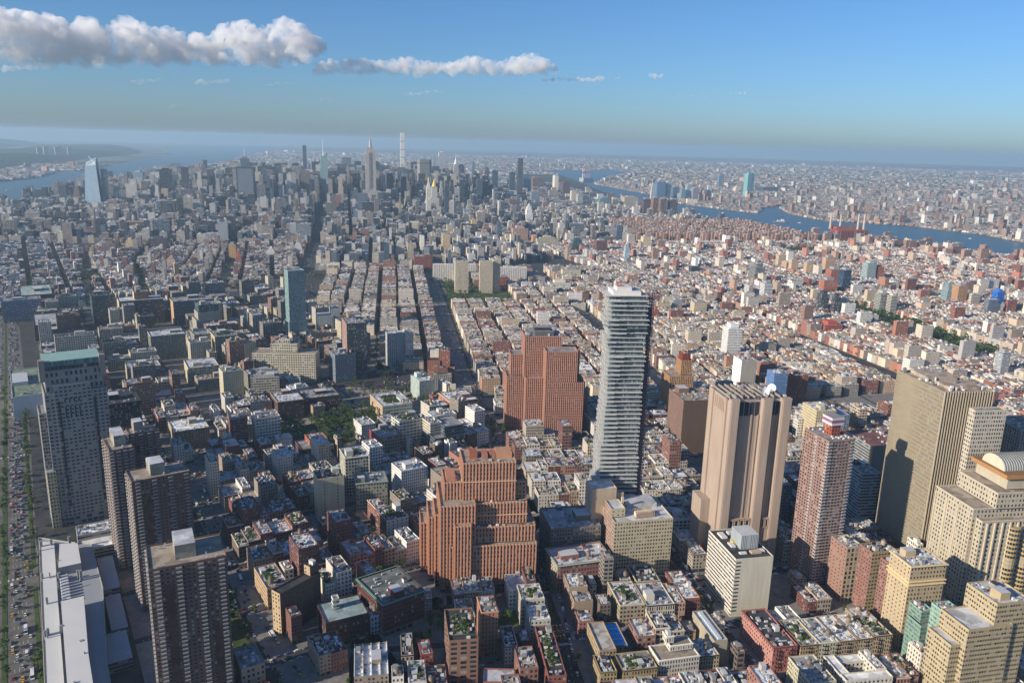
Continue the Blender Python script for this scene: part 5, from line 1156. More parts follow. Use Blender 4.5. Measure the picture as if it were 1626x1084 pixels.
# ------------------------------------------------------------------ city blocks
def PW(ang, pts):
    a = R(ang); c, s = math.cos(a), math.sin(a); return [(e*c-n*s, e*s+n*c) for e, n in pts]
def inpoly(x, y, P):
    c = False; n = len(P); j = n-1
    for i in range(n):
        xi, yi = P[i]; xj, yj = P[j]
        if (yi > y) != (yj > y) and x < (xj-xi)*(y-yi)/(yj-yi)+xi: c = not c
        j = i
    return c
ROADS = [([(110, 400), (137, 480), (150, 700), (215, 950), (291, 1231), (358, 1649), (440, 2010), (521, 2399), (640, 2900)], 8),
    ([(208, 440), (222, 613), (272, 860), (380, 1130), (455, 1500), (560, 2000), (700, 2600), (900, 3050)], 8),
    ([(560, 1040), (640, 1500), (749, 2030), (876, 2312), (1142, 2929), (1500, 3600)], 15),
    ([(560, 900), (675, 1045), (780, 1400), (867, 1780), (1067, 2197), (1262, 2564), (1884, 3682), (2525, 4837), (3500, 6600)], 17),
    ([(330, 340), (369, 373), (430, 455), (484, 539), (700, 900), (1048, 1478), (1400, 2040)], 11),
    ([(540, 1120), (675, 1045), (962, 700), (1350, 440)], 9),
    ([(700, 1790), (900, 1680), (1392, 1389), (1730, 1236), (3300, 560)], 17),
    ([(500, 240), (585, 350), (962, 760), (1392, 1389), (1700, 1900), (1880, 2420)], 11),
    ([(1400, 600), (1730, 1236), (1900, 1780), (2600, 3000)], 8)]
RS = np.array([(a[0], a[1], b[0], b[1], h) for P, h in ROADS for a, b in zip(P, P[1:])], float)
PARKS = []                       # (polygon, tree spacing) — also keep buildings out
def park(P, n, big=1.0): PARKS.append((P, n, big))
park([(420, 880), (560, 905), (600, 985), (520, 1008), (400, 975)], 95)                 # round green at the tunnel exit
park([(560, 905), (640, 925), (690, 1130), (560, 1130), (540, 1010)], 44)
park([(640, 790), (668, 775), (690, 810), (655, 840)], 14)
park([(292, 462), (352, 488), (345, 505), (300, 478)], 16)
park([(985, 2010), (1020, 1990), (1075, 2110), (1040, 2130)], 20)
park(PW(-31, [(-60, 2475), (195, 2475), (195, 2640), (-60, 2640)]), 130)
park(PW(-31, [(166, 1930), (196, 1930), (200, 2440), (170, 2440)]), 80)
park(PW(-31, [(196, 1930), (330, 1930), (330, 2160), (196, 2160)]), 70)
park(PW(-31, [(1128, 1340), (1228, 1340), (1228, 2040), (1128, 2040)]), 330)
park(W9((98, 548), (116, 548), (116, 790), (98, 790)), 34)
park(PW(-31, [(1537, 2812), (1760, 2812), (1760, 3010), (1537, 3010)]), 170)
park([(1500, 2300), (1560, 2270), (1620, 2380), (1560, 2410)], 30)
park([(330, 470), (420, 440), (425, 470), (345, 500)][:3], 4)
def near_road(x, y, pad):
    dx, dy = RS[:, 2]-RS[:, 0], RS[:, 3]-RS[:, 1]
    t = np.clip(((x-RS[:, 0])*dx+(y-RS[:, 1])*dy)/(dx*dx+dy*dy), 0, 1)
    return bool((np.hypot(x-RS[:, 0]-t*dx, y-RS[:, 1]-t*dy) < RS[:, 4]+pad).any())
EX = np.array(EXCL, float); exc = []
for a in EXCL:
    f = frame(a[0], a[1], a[4]); c = f(a[2]/2, a[3]/2); exc.append((c[0], c[1], math.hypot(a[2], a[3])/2, math.cos(R(a[4])), math.sin(R(a[4]))))
EXC = np.array(exc)
def in_hero(cx, cy_, w, d, ang, pad=1.5):
    rr_ = math.hypot(w, d)/2; D = np.hypot(EXC[:, 0]-cx, EXC[:, 1]-cy_); ix = np.nonzero(D < EXC[:, 2]+rr_)[0]
    if len(ix) == 0: return False
    f = frame(cx, cy_, ang); pts = [f(a*w/2, b*d/2) for a in (-1, -.5, 0, .5, 1) for b in (-1, -.5, 0, .5, 1)]
    for i in ix:
        c, s = EXC[i, 3], EXC[i, 4]
        for x, y in pts:
            e, n = (x-EX[i, 0])*c+(y-EX[i, 1])*s, -(x-EX[i, 0])*s+(y-EX[i, 1])*c
            if -pad < e < EX[i, 2]+pad and -pad < n < EX[i, 3]+pad: return True
    return False
def visible(x, y, h=20, m=90):
    u, v, z = proj([(x, y, 0), (x, y, h)])
    return z[0] > 0 and max(u) > -m and min(u) < 1626+m and min(v) < 1084+m*1.6

def soften(h, k=.22):
    v = [int(h[i:i+2], 16) for i in (0, 2, 4)]; g = sum(v)/3; return ''.join('%02x' % int(min(255, x*(1-k)+g*k+6)) for x in v)
PAL = {
 'trib': ['8c4a3a', '9a5a45', 'b08a68', 'c4a882', 'd0c4a6', 'a3937c', '7a3a32', '6f5a4a', 'bfb8a8', 'd8d2c4', '8a7a6a', 'b56a50'],
 'soho': ['b08a68', 'c8b08c', 'd8ccb4', '9a5e4c', 'a8765c', 'e0dad0', 'b8a894', '8c5044', 'c8a280', 'a39c92', 'd2bfa0', 'c9b79c', 'd9cdb8', '8f8a80'],
 'vill': ['8f5648', 'a06a56', 'b4846a', 'c0a284', 'd4c4a8', '7c4c42', 'b09478', 'dcd4c4', 'b8aa98', 'c9bda8', '94806c'],
 'les': ['a4523e', 'b46448', 'c08a68', 'd4b68e', 'dcc8a4', '8f4436', 'c2764e', 'e2d8c6', 'b59a80', '9a4a3c', 'cfa884', 'b8644c'],
 'mid': ['c8b69c', 'b8aa9a', 'd4c6a8', 'd8cfc0', '8a7c74', '9aa4ac', '6f7f90', 'd0c6b4', '9c6c5c', '5d6f84', 'b4aca4', 'cbb899', '7c6a62', '48607a'],
 'far': ['a88a74', 'b8a48c', 'c8beae', '946858', 'cfc8bc', '98847a', '8a8680', 'a67c68', '80766e'],
 'stuy': ['a07866', '98705e', '8f6c5c', 'a8806c'],
 'hs': ['b0a484', 'c2b48e', '8a8272', '9a5a46', '7c7468', 'c8bc9c', '94694f', 'a8a090']}
WCH = {'low': [(2.6, 3.5, .42, .52), (2.9, 3.6, .45, .5), (3.2, 3.8, .5, .55), (2.3, 3.4, .4, .5), (0, 0, 0, 0)],
       'loft': [(2.6, 4, .55, .6), (3.2, 3.9, .65, .55), (2.9, 3.8, .5, .6), (4.2, 4, .75, .55), (3, 3.5, .4, .5)],
       'mid': [(2.8, 3.7, .45, .6), (3, 3.8, .5, .95), (1.8, 3.8, .9, .8), (3, 3.6, .95, .5), (3.4, 3.6, .5, .5)]}
PAL['les'] += ['d8c8b0', 'c9b8a4', 'e6e0d4', 'b8b0a8', 'dccbb0', 'c4a894', 'e2d6c0']
PAL['trib'] += ['c9bfae', 'b9a48a', 'ddd5c4']
PAL = {k: [soften(h, .38 if k in ('les', 'trib') else .24) for h in v] for k, v in PAL.items()}
LOTS = []                        # cx, cy, w, d, ang, H, pal, wk, z-kind
PADS = []
def grid(ang, es, ns, poly, prof, pal, wk='low', lot=(7, 16), dep=None, st=7.0, keep=1.0, seed=1, pad=True, far=False):
    r = random.Random(seed); a = R(ang); c, s = math.cos(a), math.sin(a); W = lambda e, n: (e*c-n*s, e*s+n*c)
    for i in range(len(es)-1):
        for j in range(len(ns)-1):
            e0, e1, n0, n1 = es[i]+st, es[i+1]-st, ns[j]+st, ns[j+1]-st
            m = W((e0+e1)/2, (n0+n1)/2)
            if not visible(m[0], m[1], 60, 220): continue
            if e1-e0 < 8 or n1-n0 < 8: continue
            anyin = False
            along_e = (e1-e0) >= (n1-n0)
            L, Wd = ((e1-e0), (n1-n0)) if along_e else ((n1-n0), (e1-e0))
            rows = [(0, Wd)] if Wd < 22 else [(0, Wd*.5-r.uniform(.5, 4)), (Wd*.5+r.uniform(.5, 4), Wd)]
            for (r0, r1) in rows:
                t = 0.0
                while t < L-4:
                    lw = r.uniform(*lot)
                    if r.random() < .12: lw *= 1.8
                    if L-t-lw < 6: lw = L-t
                    q0, q1 = r0+(.0 if r0 == 0 else r.uniform(0, 3)), r1-(0 if r1 == Wd else r.uniform(0, 3))
                    if along_e: ce, cn, w, d = e0+t+lw/2, n0+(q0+q1)/2, lw, q1-q0
                    else: ce, cn, w, d = e0+(q0+q1)/2, n0+t+lw/2, q1-q0, lw
                    t += lw; x, y = W(ce, cn)
                    if r.random() > keep: continue
                    if not inpoly(x, y, poly) or not visible(x, y, 40): continue
                    H = prof(r, x, y)
                    if H < 3: continue
                    if near_road(x, y, min(w, d)*.45): continue
                    if any(inpoly(x, y, P[0]) for P in PARKS if abs(P[0][0][0]-x) < 420 and abs(P[0][0][1]-y) < 420): continue
                    w2, d2 = w, d
                    if in_hero(x, y, w, d, ang):
                        if in_hero(x, y, w*.55, d*.55, ang, .5): continue
                        w2, d2 = w*.55, d*.55
                    anyin = True
                    LOTS.append((x, y, w2-.06, d2-.06, ang, H, pal, wk, r.random()))
            if anyin and pad and math.hypot(*m) < 2600: PADS.append(([W(e0-3.4, n0-3.4), W(e1+3.4, n0-3.4), W(e1+3.4, n1+3.4), W(e0-3.4, n1+3.4)], ang))
def rng(a, b, s): 
    n = max(1, round((b-a)/s)); return [a+(b-a)*i/n for i in range(n+1)]
def P_(lo, hi, pt=0.05, t0=30, t1=50, pe=0.02):
    def f(r, x, y):
        u = r.random()
        if u < pe: return 0
        if u < pe+pt: return r.uniform(t0, t1)
        return r.uniform(lo, hi)
    return f
def prof_te(r, x, y):
    if (x-590)**2+(y-325)**2 < 62**2 or (x-590)**2+(y-380)**2 < 40**2: return r.uniform(8, 15) if r.random() < .6 else 0
    return P_(16, 23, .05, 30, 48, .01)(r, x, y)
grid(-9, [35, 118, 210, 292, 372, 452, 540], rng(480, 1170, 76), [(30, 470), (215, 470), (345, 590), (505, 590), (740, 965), (675, 1030), (470, 1130), (300, 1240), (60, 1240)], P_(16, 27, .08, 30, 42, .01), 'trib', 'low', (8, 19), seed=3)
grid(-31, [-190, -110, -40, 40, 124], rng(350, 640, 72), [(200, 330), (215, 470), (345, 590), (440, 590), (500, 590), (335, 320)], P_(13, 22, .04, 26, 32, .03), 'trib', 'low', (7, 15), seed=4)
grid(-31, [131, 266, 446, 540, 630, 720, 800, 880], [340, 418, 492, 565, 641, 710, 782, 852, 922, 990, 1060, 1130, 1190], [(330, 330), (800, 1000), (690, 1050), (962, 720), (1330, 430), (1180, 0), (640, 100), (400, 240)], prof_te, 'trib', 'loft', (8, 18), seed=5)
grid(-9, [0, 92, 180, 262, 345, 430, 520, 610, 700, 790], rng(1180, 2000, 78), [(140, 1100), (300, 1120), (500, 1090), (675, 1055), (780, 1400), (867, 1780), (900, 1850), (700, 2000), (290, 2000), (230, 1600)], P_(14, 34, .28, 38, 58, .03), 'hs', 'loft', (16, 40), seed=6)
grid(-32, [-193, -118, -41, 47, 122, 205, 288, 362, 448, 518, 590, 668, 740, 815], [1090, 1200, 1330, 1480, 1640, 1790, 1925, 2040, 2180, 2310, 2430], [(675, 1060), (867, 1780), (1050, 2150), (1560, 1960), (1950, 1750), (1700, 1240), (1320, 560), (962, 715)], P_(18, 24, .05, 28, 40, .01), 'soho', 'low', (6.5, 14), st=6, seed=7)
grid(-31, rng(-200, 640, 84), rng(2440, 3090, 80), [(1050, 2150), (1262, 2564), (1560, 3070), (2150, 2740), (1880, 2000), (1560, 1960)], P_(14, 30, .26, 34, 62, .02), 'mid', 'low', (9, 20), seed=8)
grid(-9, rng(-320, 410, 82), rng(1990, 3300, 78), [(60, 2000), (700, 2000), (820, 2320), (560, 3300), (230, 3320), (110, 2300)], P_(10, 15, .07, 20, 42, .04), 'vill', 'low', (6, 12), seed=9)
grid(-24, rng(-600, 400, 84), rng(1900, 3200, 76), [(560, 2000), (740, 2020), (1067, 2197), (1262, 2564), (1580, 3090), (560, 3300), (560, 2500), (600, 1960), (720, 1850), (860, 1840)], P_(10, 16, .08, 22, 45, .03), 'vill', 'low', (6, 12), seed=10)
grid(-27, rng(760, 3300, 76), rng(480, 2100, 130), [(1290, 430), (1740, 1236), (3300, 560), (3440, 1000), (3200, 200), (2300, -500), (1200, -100), (900, 200)], P_(14.5, 18.5, .05, 24, 48, .02), 'les', 'low', (6.5, 13), seed=11, st=6)
grid(-29, rng(500, 2700, 105), rng(1500, 3085, 80), [(1745, 1250), (3310, 600), (3440, 1056), (3530, 1383), (3660, 1842), (3560, 2150), (3000, 2400), (2150, 2740), (1900, 1900)], P_(15, 18.5, .05, 24, 44, .015), 'les', 'low', (6.5, 13), seed=12)
EV = [-1680, -1400, -1118, -835, -555, -414, -274, -137-0, 3, 145, 285, 425, 560, 700, 835, 970, 1110, 1310]
def prof_mid(r, x, y):
    a = R(29); n = x*math.sin(a)+y*math.cos(a); e = x*math.cos(a)-y*math.sin(a); u = r.random()
    if n < 3700: return r.uniform(18, 44) if u < .68 else r.uniform(44, 80)
    if e > 1050: return r.uniform(14, 26) if u < .92 else r.uniform(30, 60)
    if e > 850: return r.uniform(16, 34) if u < .8 else r.uniform(40, 75)
    if n < 4600: 
        if e < -800: return r.uniform(14, 35) if u < .75 else r.uniform(35, 70)
        return r.uniform(22, 58) if u < .8 else r.uniform(60, 120)
    if n < 6600:
        if e < -900: return r.uniform(16, 45) if u < .7 else r.uniform(50, 120)
        return r.uniform(30, 100) if u < .62 else r.uniform(110, 205)
    if n < 8600: return r.uniform(28, 60) if u < .7 else r.uniform(60, 110)
    return r.uniform(16, 34) if u < .85 else r.uniform(35, 65)
IS = [(40, 2900), (180, 3300), (420, 4200), (747, 5050), (1150, 5900), (2000, 7250), (3100, 9300), (6900, 7600), (6300, 6300), (5338, 5111), (4389, 3861), (3758, 2920), (3808, 2560), (3540, 2000), (3480, 1500), (1200, 2560)]
IS = [(x+(18 if i < 7 else -25), y) for i, (x, y) in enumerate(IS)]
SEC = PW(-29, [(-2000, 3085), (1310, 3085), (1310, 3500), (1310, 12500), (-2000, 12500)])
isl = IS
both = lambda f: f
def prof_stuy_clip(r, x, y):
    a = R(29); n = x*math.sin(a)+y*math.cos(a); e = x*math.cos(a)-y*math.sin(a)
    if e > 1120 and n < 3800: return 0
    return prof_mid(r, x, y)
grid(-29, EV+[1500, 1700, 1900], rng(3085, 4700, 80.5), isl, prof_stuy_clip, 'mid', 'mid', (13, 34), seed=13, st=8)
grid(-29, EV+[1500, 1700, 1900], rng(4700, 9400, 80.5), isl, prof_mid, 'mid', 'mid', (24, 60), seed=14, st=8)
# brick housing estate beside the river: cross shaped slabs among trees
r = random.Random(20)
for e in range(1140, 1960, 62):
    for n in range(3110, 3830, 58):
        x, y = PW(-29, [(e+r.uniform(-8, 8), n+r.uniform(-8, 8))])[0]
        if not inpoly(x, y, isl) or in_hero(x, y, 30, 30, -29): continue
        LOTS.append((x, y, 34, 14, -29, 40+r.uniform(-2, 2), 'stuy', 'low', .5)); LOTS.append((x, y, 13.5, 32, -29, 40.6+r.uniform(-2, 2), 'stuy', 'low', .5))
# brick estates along the river further right
for k in range(110):
    t = r.random(); x = 3440-r.uniform(60, 330)+t*180; y = 150+t*1750+r.uniform(-30, 30)
    if not visible(x, y) or in_hero(x, y, 30, 30, -29) or y > 1700 and x > 3380: continue
    if k % 2: LOTS.append((x, y, 36, 15, -24, r.uniform(36, 52), 'stuy', 'low', .5))
    else: LOTS.append((x, y, 20, 26, -24, r.uniform(30, 46), 'far', 'low', .5))
for k in range(70):           # scattered taller slabs over the eastern low rise
    x, y = r.uniform(1300, 3400), r.uniform(200, 2900)
    if (inpoly(x, y, [(1500, 500), (1900, 1900), (2900, 2400), (3500, 1900), (3300, 300), (2200, -100)]) and visible(x, y) and not near_road(x, y, 14) and not in_hero(x, y, 26, 20, -28)
            and not any(inpoly(x, y, P[0]) for P in PARKS)):
        LOTS.append((x, y, r.uniform(14, 34), r.uniform(13, 20), -28, r.uniform(26, 50), r.choice(['les', 'stuy', 'far', 'mid']), 'low', .5))
# uptown, the far shore and the flat city beyond the river
def scatter(poly, x0, x1, y0, y1, n, hs, sz, pal, seed, tall=.03, tl=(40, 90)):
    r = random.Random(seed); k = 0; tries = 0
    while k < n and tries < n*12:
        tries += 1
        # nearer places are denser, as they are seen larger
        t = r.random()**1.7; d = y0+(y1-y0)*t; az = r.uniform(x0, x1)
        x, y = d*math.sin(R(az)), d*math.cos(R(az))
        if not inpoly(x, y, poly) or not visible(x, y): continue
        s = 1+d/9000; h = r.uniform(*hs) if r.random() > tall else r.uniform(*tl)
        LOTS.append((x, y, r.uniform(*sz)*s, r.uniform(*sz)*s*.8, -29+r.choice([0, 12, -20, 35]), h, pal, 'far', r.random())); k += 1
main = QW+[(3100, 9300)]+MW[11:]+arc(25, 112, 50)
scatter(main, 14, 78, 4100, 9000, 26000, (5, 10), (8, 22), 'far', 31, .012, (25, 60))
scatter(main, 12, 78, 8000, 24000, 15000, (5, 11), (12, 34), 'far', 32, .015, (25, 60))
NJ = [(-2500, -500), (-1500, 1500), (-900, 3500), (-300, 5600), (700, 6500)]+NJW+[(13000, RH*.9)]+arc(19, -75, 40)
scatter(NJ, 0, 26, 6900, 11000, 1500, (7, 18), (12, 40), 'far', 33, .02, (30, 60))
scatter(isl, 12, 40, 8600, 12500, 3000, (14, 34), (20, 50), 'mid', 34, .08, (35, 60))

# ------------------------------------------------------------------ which of the ordinary buildings show largest
def boxpts(cx, cy_, w, d, ang, H):
    f = frame(cx, cy_, ang); b = [f(a*w/2, s*d/2) for a, s in ((-1, -1), (1, -1), (1, 1), (-1, 1))]
    return [q+(0.0,) for q in b]+[q+(H,) for q in b]
SX, SY = 542, 361; KS = SX/1626.0
ids = np.full((SY, SX), -1, np.int32); dep = np.full((SY, SX), 1e9, np.float32)
items = []
for i, L in enumerate(LOTS): items.append((math.hypot(L[0]-Cn[0], L[1]-Cn[1]), i, boxpts(L[0], L[1], L[2], L[3], L[4], L[5])))
for k, (e, h) in enumerate(zip(EXC, EXH)):
    items.append((math.hypot(e[0]-Cn[0], e[1]-Cn[1]), -2-k, boxpts(e[0], e[1], EX[k, 2], EX[k, 3], EX[k, 4], h)))
items.sort(key=lambda t: -t[0])
allp = np.array([p for it in items for p in it[2]]); U_, V_, Z_ = proj(allp); U_ = (U_*KS).reshape(-1, 8); V_ = (V_*KS).reshape(-1, 8); Z_ = Z_.reshape(-1, 8)
def hull(pts):
    pts = sorted(set(pts)); 
    if len(pts) < 3: return pts
    def half(P):
        o = []
        for p in P:
            while len(o) > 1 and (o[-1][0]-o[-2][0])*(p[1]-o[-2][1])-(o[-1][1]-o[-2][1])*(p[0]-o[-2][0]) <= 0: o.pop()
            o.append(p)
        return o
    a, b = half(pts), half(pts[::-1]); return a[:-1]+b[:-1]
for k, (dist, i, _) in enumerate(items):
    if Z_[k].min() < 10: continue
    u0, u1, v0, v1 = U_[k].min(), U_[k].max(), V_[k].min(), V_[k].max()
    if u1 < 0 or v1 < 0 or u0 >= SX or v0 >= SY: continue
    a0, a1, b0, b1 = max(0, int(u0)), min(SX, int(u1)+1), max(0, int(v0)), min(SY, int(v1)+1)
    if a1 <= a0 or b1 <= b0: continue
    if (a1-a0)*(b1-b0) <= 6: ids[b0:b1, a0:a1] = i; dep[b0:b1, a0:a1] = dist; continue
    hp = hull([(float(a), float(b)) for a, b in zip(U_[k], V_[k])]); yy, xx = np.mgrid[b0:b1, a0:a1]; m = np.ones(yy.shape, bool)
    for (p, q) in zip(hp, hp[1:]+hp[:1]): m &= (q[0]-p[0])*(yy+.5-p[1])-(q[1]-p[1])*(xx+.5-p[0]) >= 0
    ids[b0:b1, a0:a1][m] = i; dep[b0:b1, a0:a1][m] = dist
cnt = np.bincount(ids[ids >= 0], minlength=len(LOTS))
order = np.argsort(-cnt)
NIND = 236
chosen = [int(i) for i in order[:NIND] if cnt[i] > 0]; chs = set(chosen)
def seen(x, y, z=2.0, slack=14):
    u, v, zz = proj([(x, y, z)]); a, b = int(u[0]*KS), int(v[0]*KS)
    return zz[0] > 0 and 0 <= a < SX and 0 <= b < SY and dep[b, a] > math.hypot(x-Cn[0], y-Cn[1])-slack
print("lots", len(LOTS), "individual", len(chosen))

def cname(h):
    r_, g_, b_ = (int(h[i:i+2], 16)/255 for i in (0, 2, 4)); mx, mn = max(r_, g_, b_), min(r_, g_, b_); s = (mx-mn)/mx
    if s < .14: return 'white' if mx > .84 else ('pale grey' if mx > .66 else 'grey')
    if b_ > r_: return 'blue grey'
    if s > .42: return 'red brick' if (g_-b_) < .13 else 'orange tan'
    if mx > .80: return 'cream'
    if mx > .66: return 'tan'
    return 'brown'
ORD = ['nearest', 'second', 'third', 'fourth', 'fifth', 'sixth', 'seventh', 'eighth', 'ninth', 'tenth', 'eleventh', 'twelfth', 'thirteenth', 'fourteenth', 'fifteenth', 'sixteenth', 'seventeenth', 'eighteenth', 'nineteenth', 'twentieth']
NUMW = ['one', 'two', 'three', 'four', 'five', 'six', 'seven', 'eight', 'nine', 'ten', 'eleven', 'twelve', 'thirteen', 'fourteen', 'fifteen', 'sixteen', 'seventeen', 'eighteen']
hu, hv, hz = proj([(h[1], h[2], h[3]*.45) for h in HERO])
info = []
for i in chosen:
    L = LOTS[i]; u, v, z = proj([(L[0], L[1], L[5]*.7)]); u, v = u[0], v[0]
    D = np.hypot(hu-u, (hv-v)*1.3); k = int(np.argmin(D)); dx, dy = u-hu[k], v-hv[k]
    dr = ('right of' if dx > 0 else 'left of') if abs(dx) > abs(dy)*1.1 else ('in front of' if dy > 0 else 'behind')
    r = random.Random(i*13+5); colh = r.choice(PAL[L[6]]); rf = r.randrange(len(ROOFS)); info.append([i, k, dr, D[k], colh, rf, r])
bykey = {}
for t in info: bykey.setdefault((t[1], t[2]), []).append(t)
for key, ts in bykey.items():
    ts.sort(key=lambda t: t[3])
    for q, t in enumerate(ts):
        i, k, dr, _, colh, rf, r = t; L = LOTS[i]; st = max(1, min(17, round(L[5]/3.5)))
        od = ORD[min(q, 19)]
        gar = r.random() < .14
        lab = f"{NUMW[st-1]} storey {cname(colh)} building, {od} {dr} the {HERO[k][0]}" + (", with roof garden" if gar and False else "")
        win = r.choice(WCH[L[7] if L[7] in WCH else 'low'])
        if win[0] == 0: win = (2.8, 3.6, .42, .52)
        x, y, w_, d_, a_, H_ = L[:6]; f = frame(x, y, a_); A = f(-w_/2, -d_/2)
        side = {1: (colh, 'b'), 3: (colh, 'b' if r.random() < .35 else win)} if r.random() < .5 else None
        nm = 'loft_building' if L[7] == 'loft' else ('office_building' if H_ > 34 else 'apartment_building')
        cor = (r.choice(['3c3430', 'cfc4a8', '6a5a4c', '8a9a8c', 'b8a890']), .45) if r.random() < .5 and H_ < 34 else None
        hero(nm, lab, nm.replace('_', ' '), A, w_, d_, a_, H_, colh, win, ROOFS[rf], cornice=cor, garden=gar and w_ > 8, excl=False, side=side, seed=i, group="ordinary city buildings",
             ground=(4.2, r.choice(['4a4440', '6a6058', '3a3c40', '8a8278'])) if r.random() < .5 else None)

# everything else: one object
mb = MB(); r = random.Random(99)
for i, L in enumerate(LOTS):
    if i in chs: continue
    x, y, w_, d_, a_, H_, pal, wk, q = L; dist = math.hypot(x, y); f = frame(x, y, a_)
    c = hx(r.choice(PAL[pal])); k = r.uniform(.8, 1.15); c = (c[0]*k, c[1]*k, c[2]*k, 0)
    if pal == 'mid' and c[2] > c[0]: kk = r.choice((.25, .4, .7, .9)); c = (c[0]*kk, c[1]*kk, c[2]*kk, 1)
    elif pal == 'mid' and H_ > 60 and r.random() < .28: c = (.04, .05, .075, 1)
    elif pal == 'mid' and r.random() < .2: c = (.70, .68, .62, 0)
    if wk == 'far' and r.random() < .08: c = (.62, .60, .56, 0)
    win = r.choice(WCH[wk if wk in WCH else 'low']); rc = r.choice(ROOFS+[TANR, GREY, (.38, .33, .27, 0), (.28, .24, .2, 0)])
    if rc == WHT and r.random() < .5: rc = (.46, .44, .40, 0)
    if wk == 'far': rc = r.choice(ROOFS+[GREY, GREY, TAR, TANR])
    if pal == 'les': rc = r.choice(ROOFS+[TANR, TANR, (.38, .33, .27, 0), (.30, .24, .19, 0)])
    if wk == 'far' and r.random() < .2: rc = (.30, .14, .10, 0)
    P = [f(-w_/2, -d_/2), f(w_/2, -d_/2), f(w_/2, d_/2), f(-w_/2, d_/2)]
    blank = r.random() < .5 and wk == 'low'
    z1 = H_
    if wk == 'mid' and H_ > 60 and r.random() < .55:
        z1 = H_*r.uniform(.5, .8); s_ = r.uniform(.55, .8); Q = [f(a*w_*s_/2, b*d_*s_/2) for a, b in ((-1, -1), (1, -1), (1, 1), (-1, 1))]
        mb.prism(Q, z1, H_, c, win, rc, 0, 1)
    for e in range(4): mb.wall(P[e], P[(e+1) % 4], 0, z1, c, None if (blank and e in (1, 3)) else win)
    if dist < 1900:
        mb.parapet(P, z1, .8, .35, c); mb.face([(a, b, z1-.8) for a, b in inset(P, .35)], rc, m=1); zr = z1-.8
    else: mb.face([(a, b, z1) for a, b in P], rc, m=1); zr = z1
    if dist < 4800 and w_ > 6 and d_ > 6:
        for _ in range(1 if dist > 2400 else r.choice((1, 2, 3))):
            bx, by = r.uniform(-w_*.3, w_*.3), r.uniform(-d_*.32, d_*.32); bw, bd = r.uniform(1.2, 2.2), r.uniform(1.4, 3.2)
            if wk == 'mid': bw *= 2; bd *= 2
            mb.box(bx-bw, bx+bw, by-bd, by+bd, zr, zr+r.uniform(2, 4)*(1.6 if wk == 'mid' else 1), r.choice([c, (.5, .48, .44, 0), (.28, .27, .27, 0), (.6, .6, .58, 0)]), top=r.choice([SILV, GREY, TAR]), mt=1, fr=f)
        if dist < 2300 and r.random() < .16:
            q_ = f(r.uniform(-w_*.3, w_*.3), r.uniform(-d_*.3, d_*.3)); mb.cyl(q_[0], q_[1], 1.7, zr+2, zr+5.5, (.26, .19, .13, 0), 8, top=False, m=2); mb.cyl(q_[0], q_[1], 1.8, zr+5.5, zr+6.8, (.12, .11, .1, 0), 8, r1=0, m=2); mb.cyl(q_[0], q_[1], 1.2, zr, zr+2, (.06, .06, .06, 0), 4, top=False, m=2)
        if dist < 1700:
            for _ in range(r.randint(1, 5)):
                bx, by = r.uniform(-w_*.4, w_*.4), r.uniform(-d_*.42, d_*.42); s_ = r.uniform(.5, 1.3)
                mb.box(bx-s_, bx+s_, by-s_*.8, by+s_*.8, zr, zr+r.uniform(.6, 1.8), r.choice([(.55, .55, .56, 0), (.35, .36, .37, 0), (.7, .7, .68, 0), (.15, .15, .15, 0)]), m=2, fr=f)
o = mb.build("city_buildings", [M_FAC, M_ROOF, M_MET]); tag(o, "dense mass of smaller city buildings reaching to the horizon", "buildings", kind='stuff')

# ------------------------------------------------------------------ pavements, road paint, highway, plaza
mb = MB()
for P, a in PADS: mb.prism(P, 0, .15, (.2, .19, .18, 0), None, (.2, .19, .18, 0))
o = mb.build("pavement", [M_PAVE]); o['kind'] = 'structure'
HW = PW(-9, [(-112, 250), (-24, 250), (-20, 1200), (-24, 1850), (-46, 2100), (-160, 2600), (-250, 3200), (-280, 3200), (-200, 2600), (-110, 2050), (-90, 1500)])
sheet("highway", HW, .01, M_HWY)['kind'] = 'structure'
mb = MB()
for a, b, n0, n1 in ((-49, -45.5, 300, 2000), (-26.5, -23.5, 300, 760), (-26.5, -23.5, 800, 1090), (-26.5, -23.5, 1120, 1500), (-108, -98, 300, 1400)): mb.prism(PW(-9, [(a, n0), (b, n0), (b, n1), (a, n1)]), .01, .2, (.1, .12, .05, 0), None, (.1, .12, .05, 0))
o = mb.build("verge", [M_GRASS]); o['kind'] = 'structure'
mb = MB()
for n in range(300, 2000, 12):
    for e in (-70, -66.5, -63, -59.5, -56, -41, -38, -35, -32): mb.face([q+(.02,) for q in PW(-9, [(e, n), (e+.2, n), (e+.2, n+4), (e, n+4)])], (.7, .7, .7, 0))
for n in (470, 780, 1100):
    for k in range(26): e = -110+k*3.4; mb.face([q+(.022,) for q in PW(-9, [(e, n), (e+1.6, n), (e+1.6, n+3.4), (e, n+3.4)])], (.7, .7, .7, 0))
def along(P, h, fn, step):
    for a, b in zip(P, P[1:]):
        L = math.hypot(b[0]-a[0], b[1]-a[1]); ex, ey = (b[0]-a[0])/L, (b[1]-a[1])/L; t = 0.0
        while t < L: fn(a[0]+ex*t, a[1]+ey*t, ex, ey, h); t += step
def dash(x, y, ex, ey, h):
    if math.hypot(x, y) > 1500: return
    for o_ in (-h*.25, h*.25):
        px, py = x-ey*o_, y+ex*o_; mb.face([(px-ey*.08, py+ex*.08, .012), (px+ey*.08, py-ex*.08, .012), (px+ex*3+ey*.08, py+ey*3-ex*.08, .012), (px+ex*3-ey*.08, py+ey*3+ex*.08, .012)], (.7, .7, .7, 0))
for P, h in ROADS: along(P, h, dash, 8)
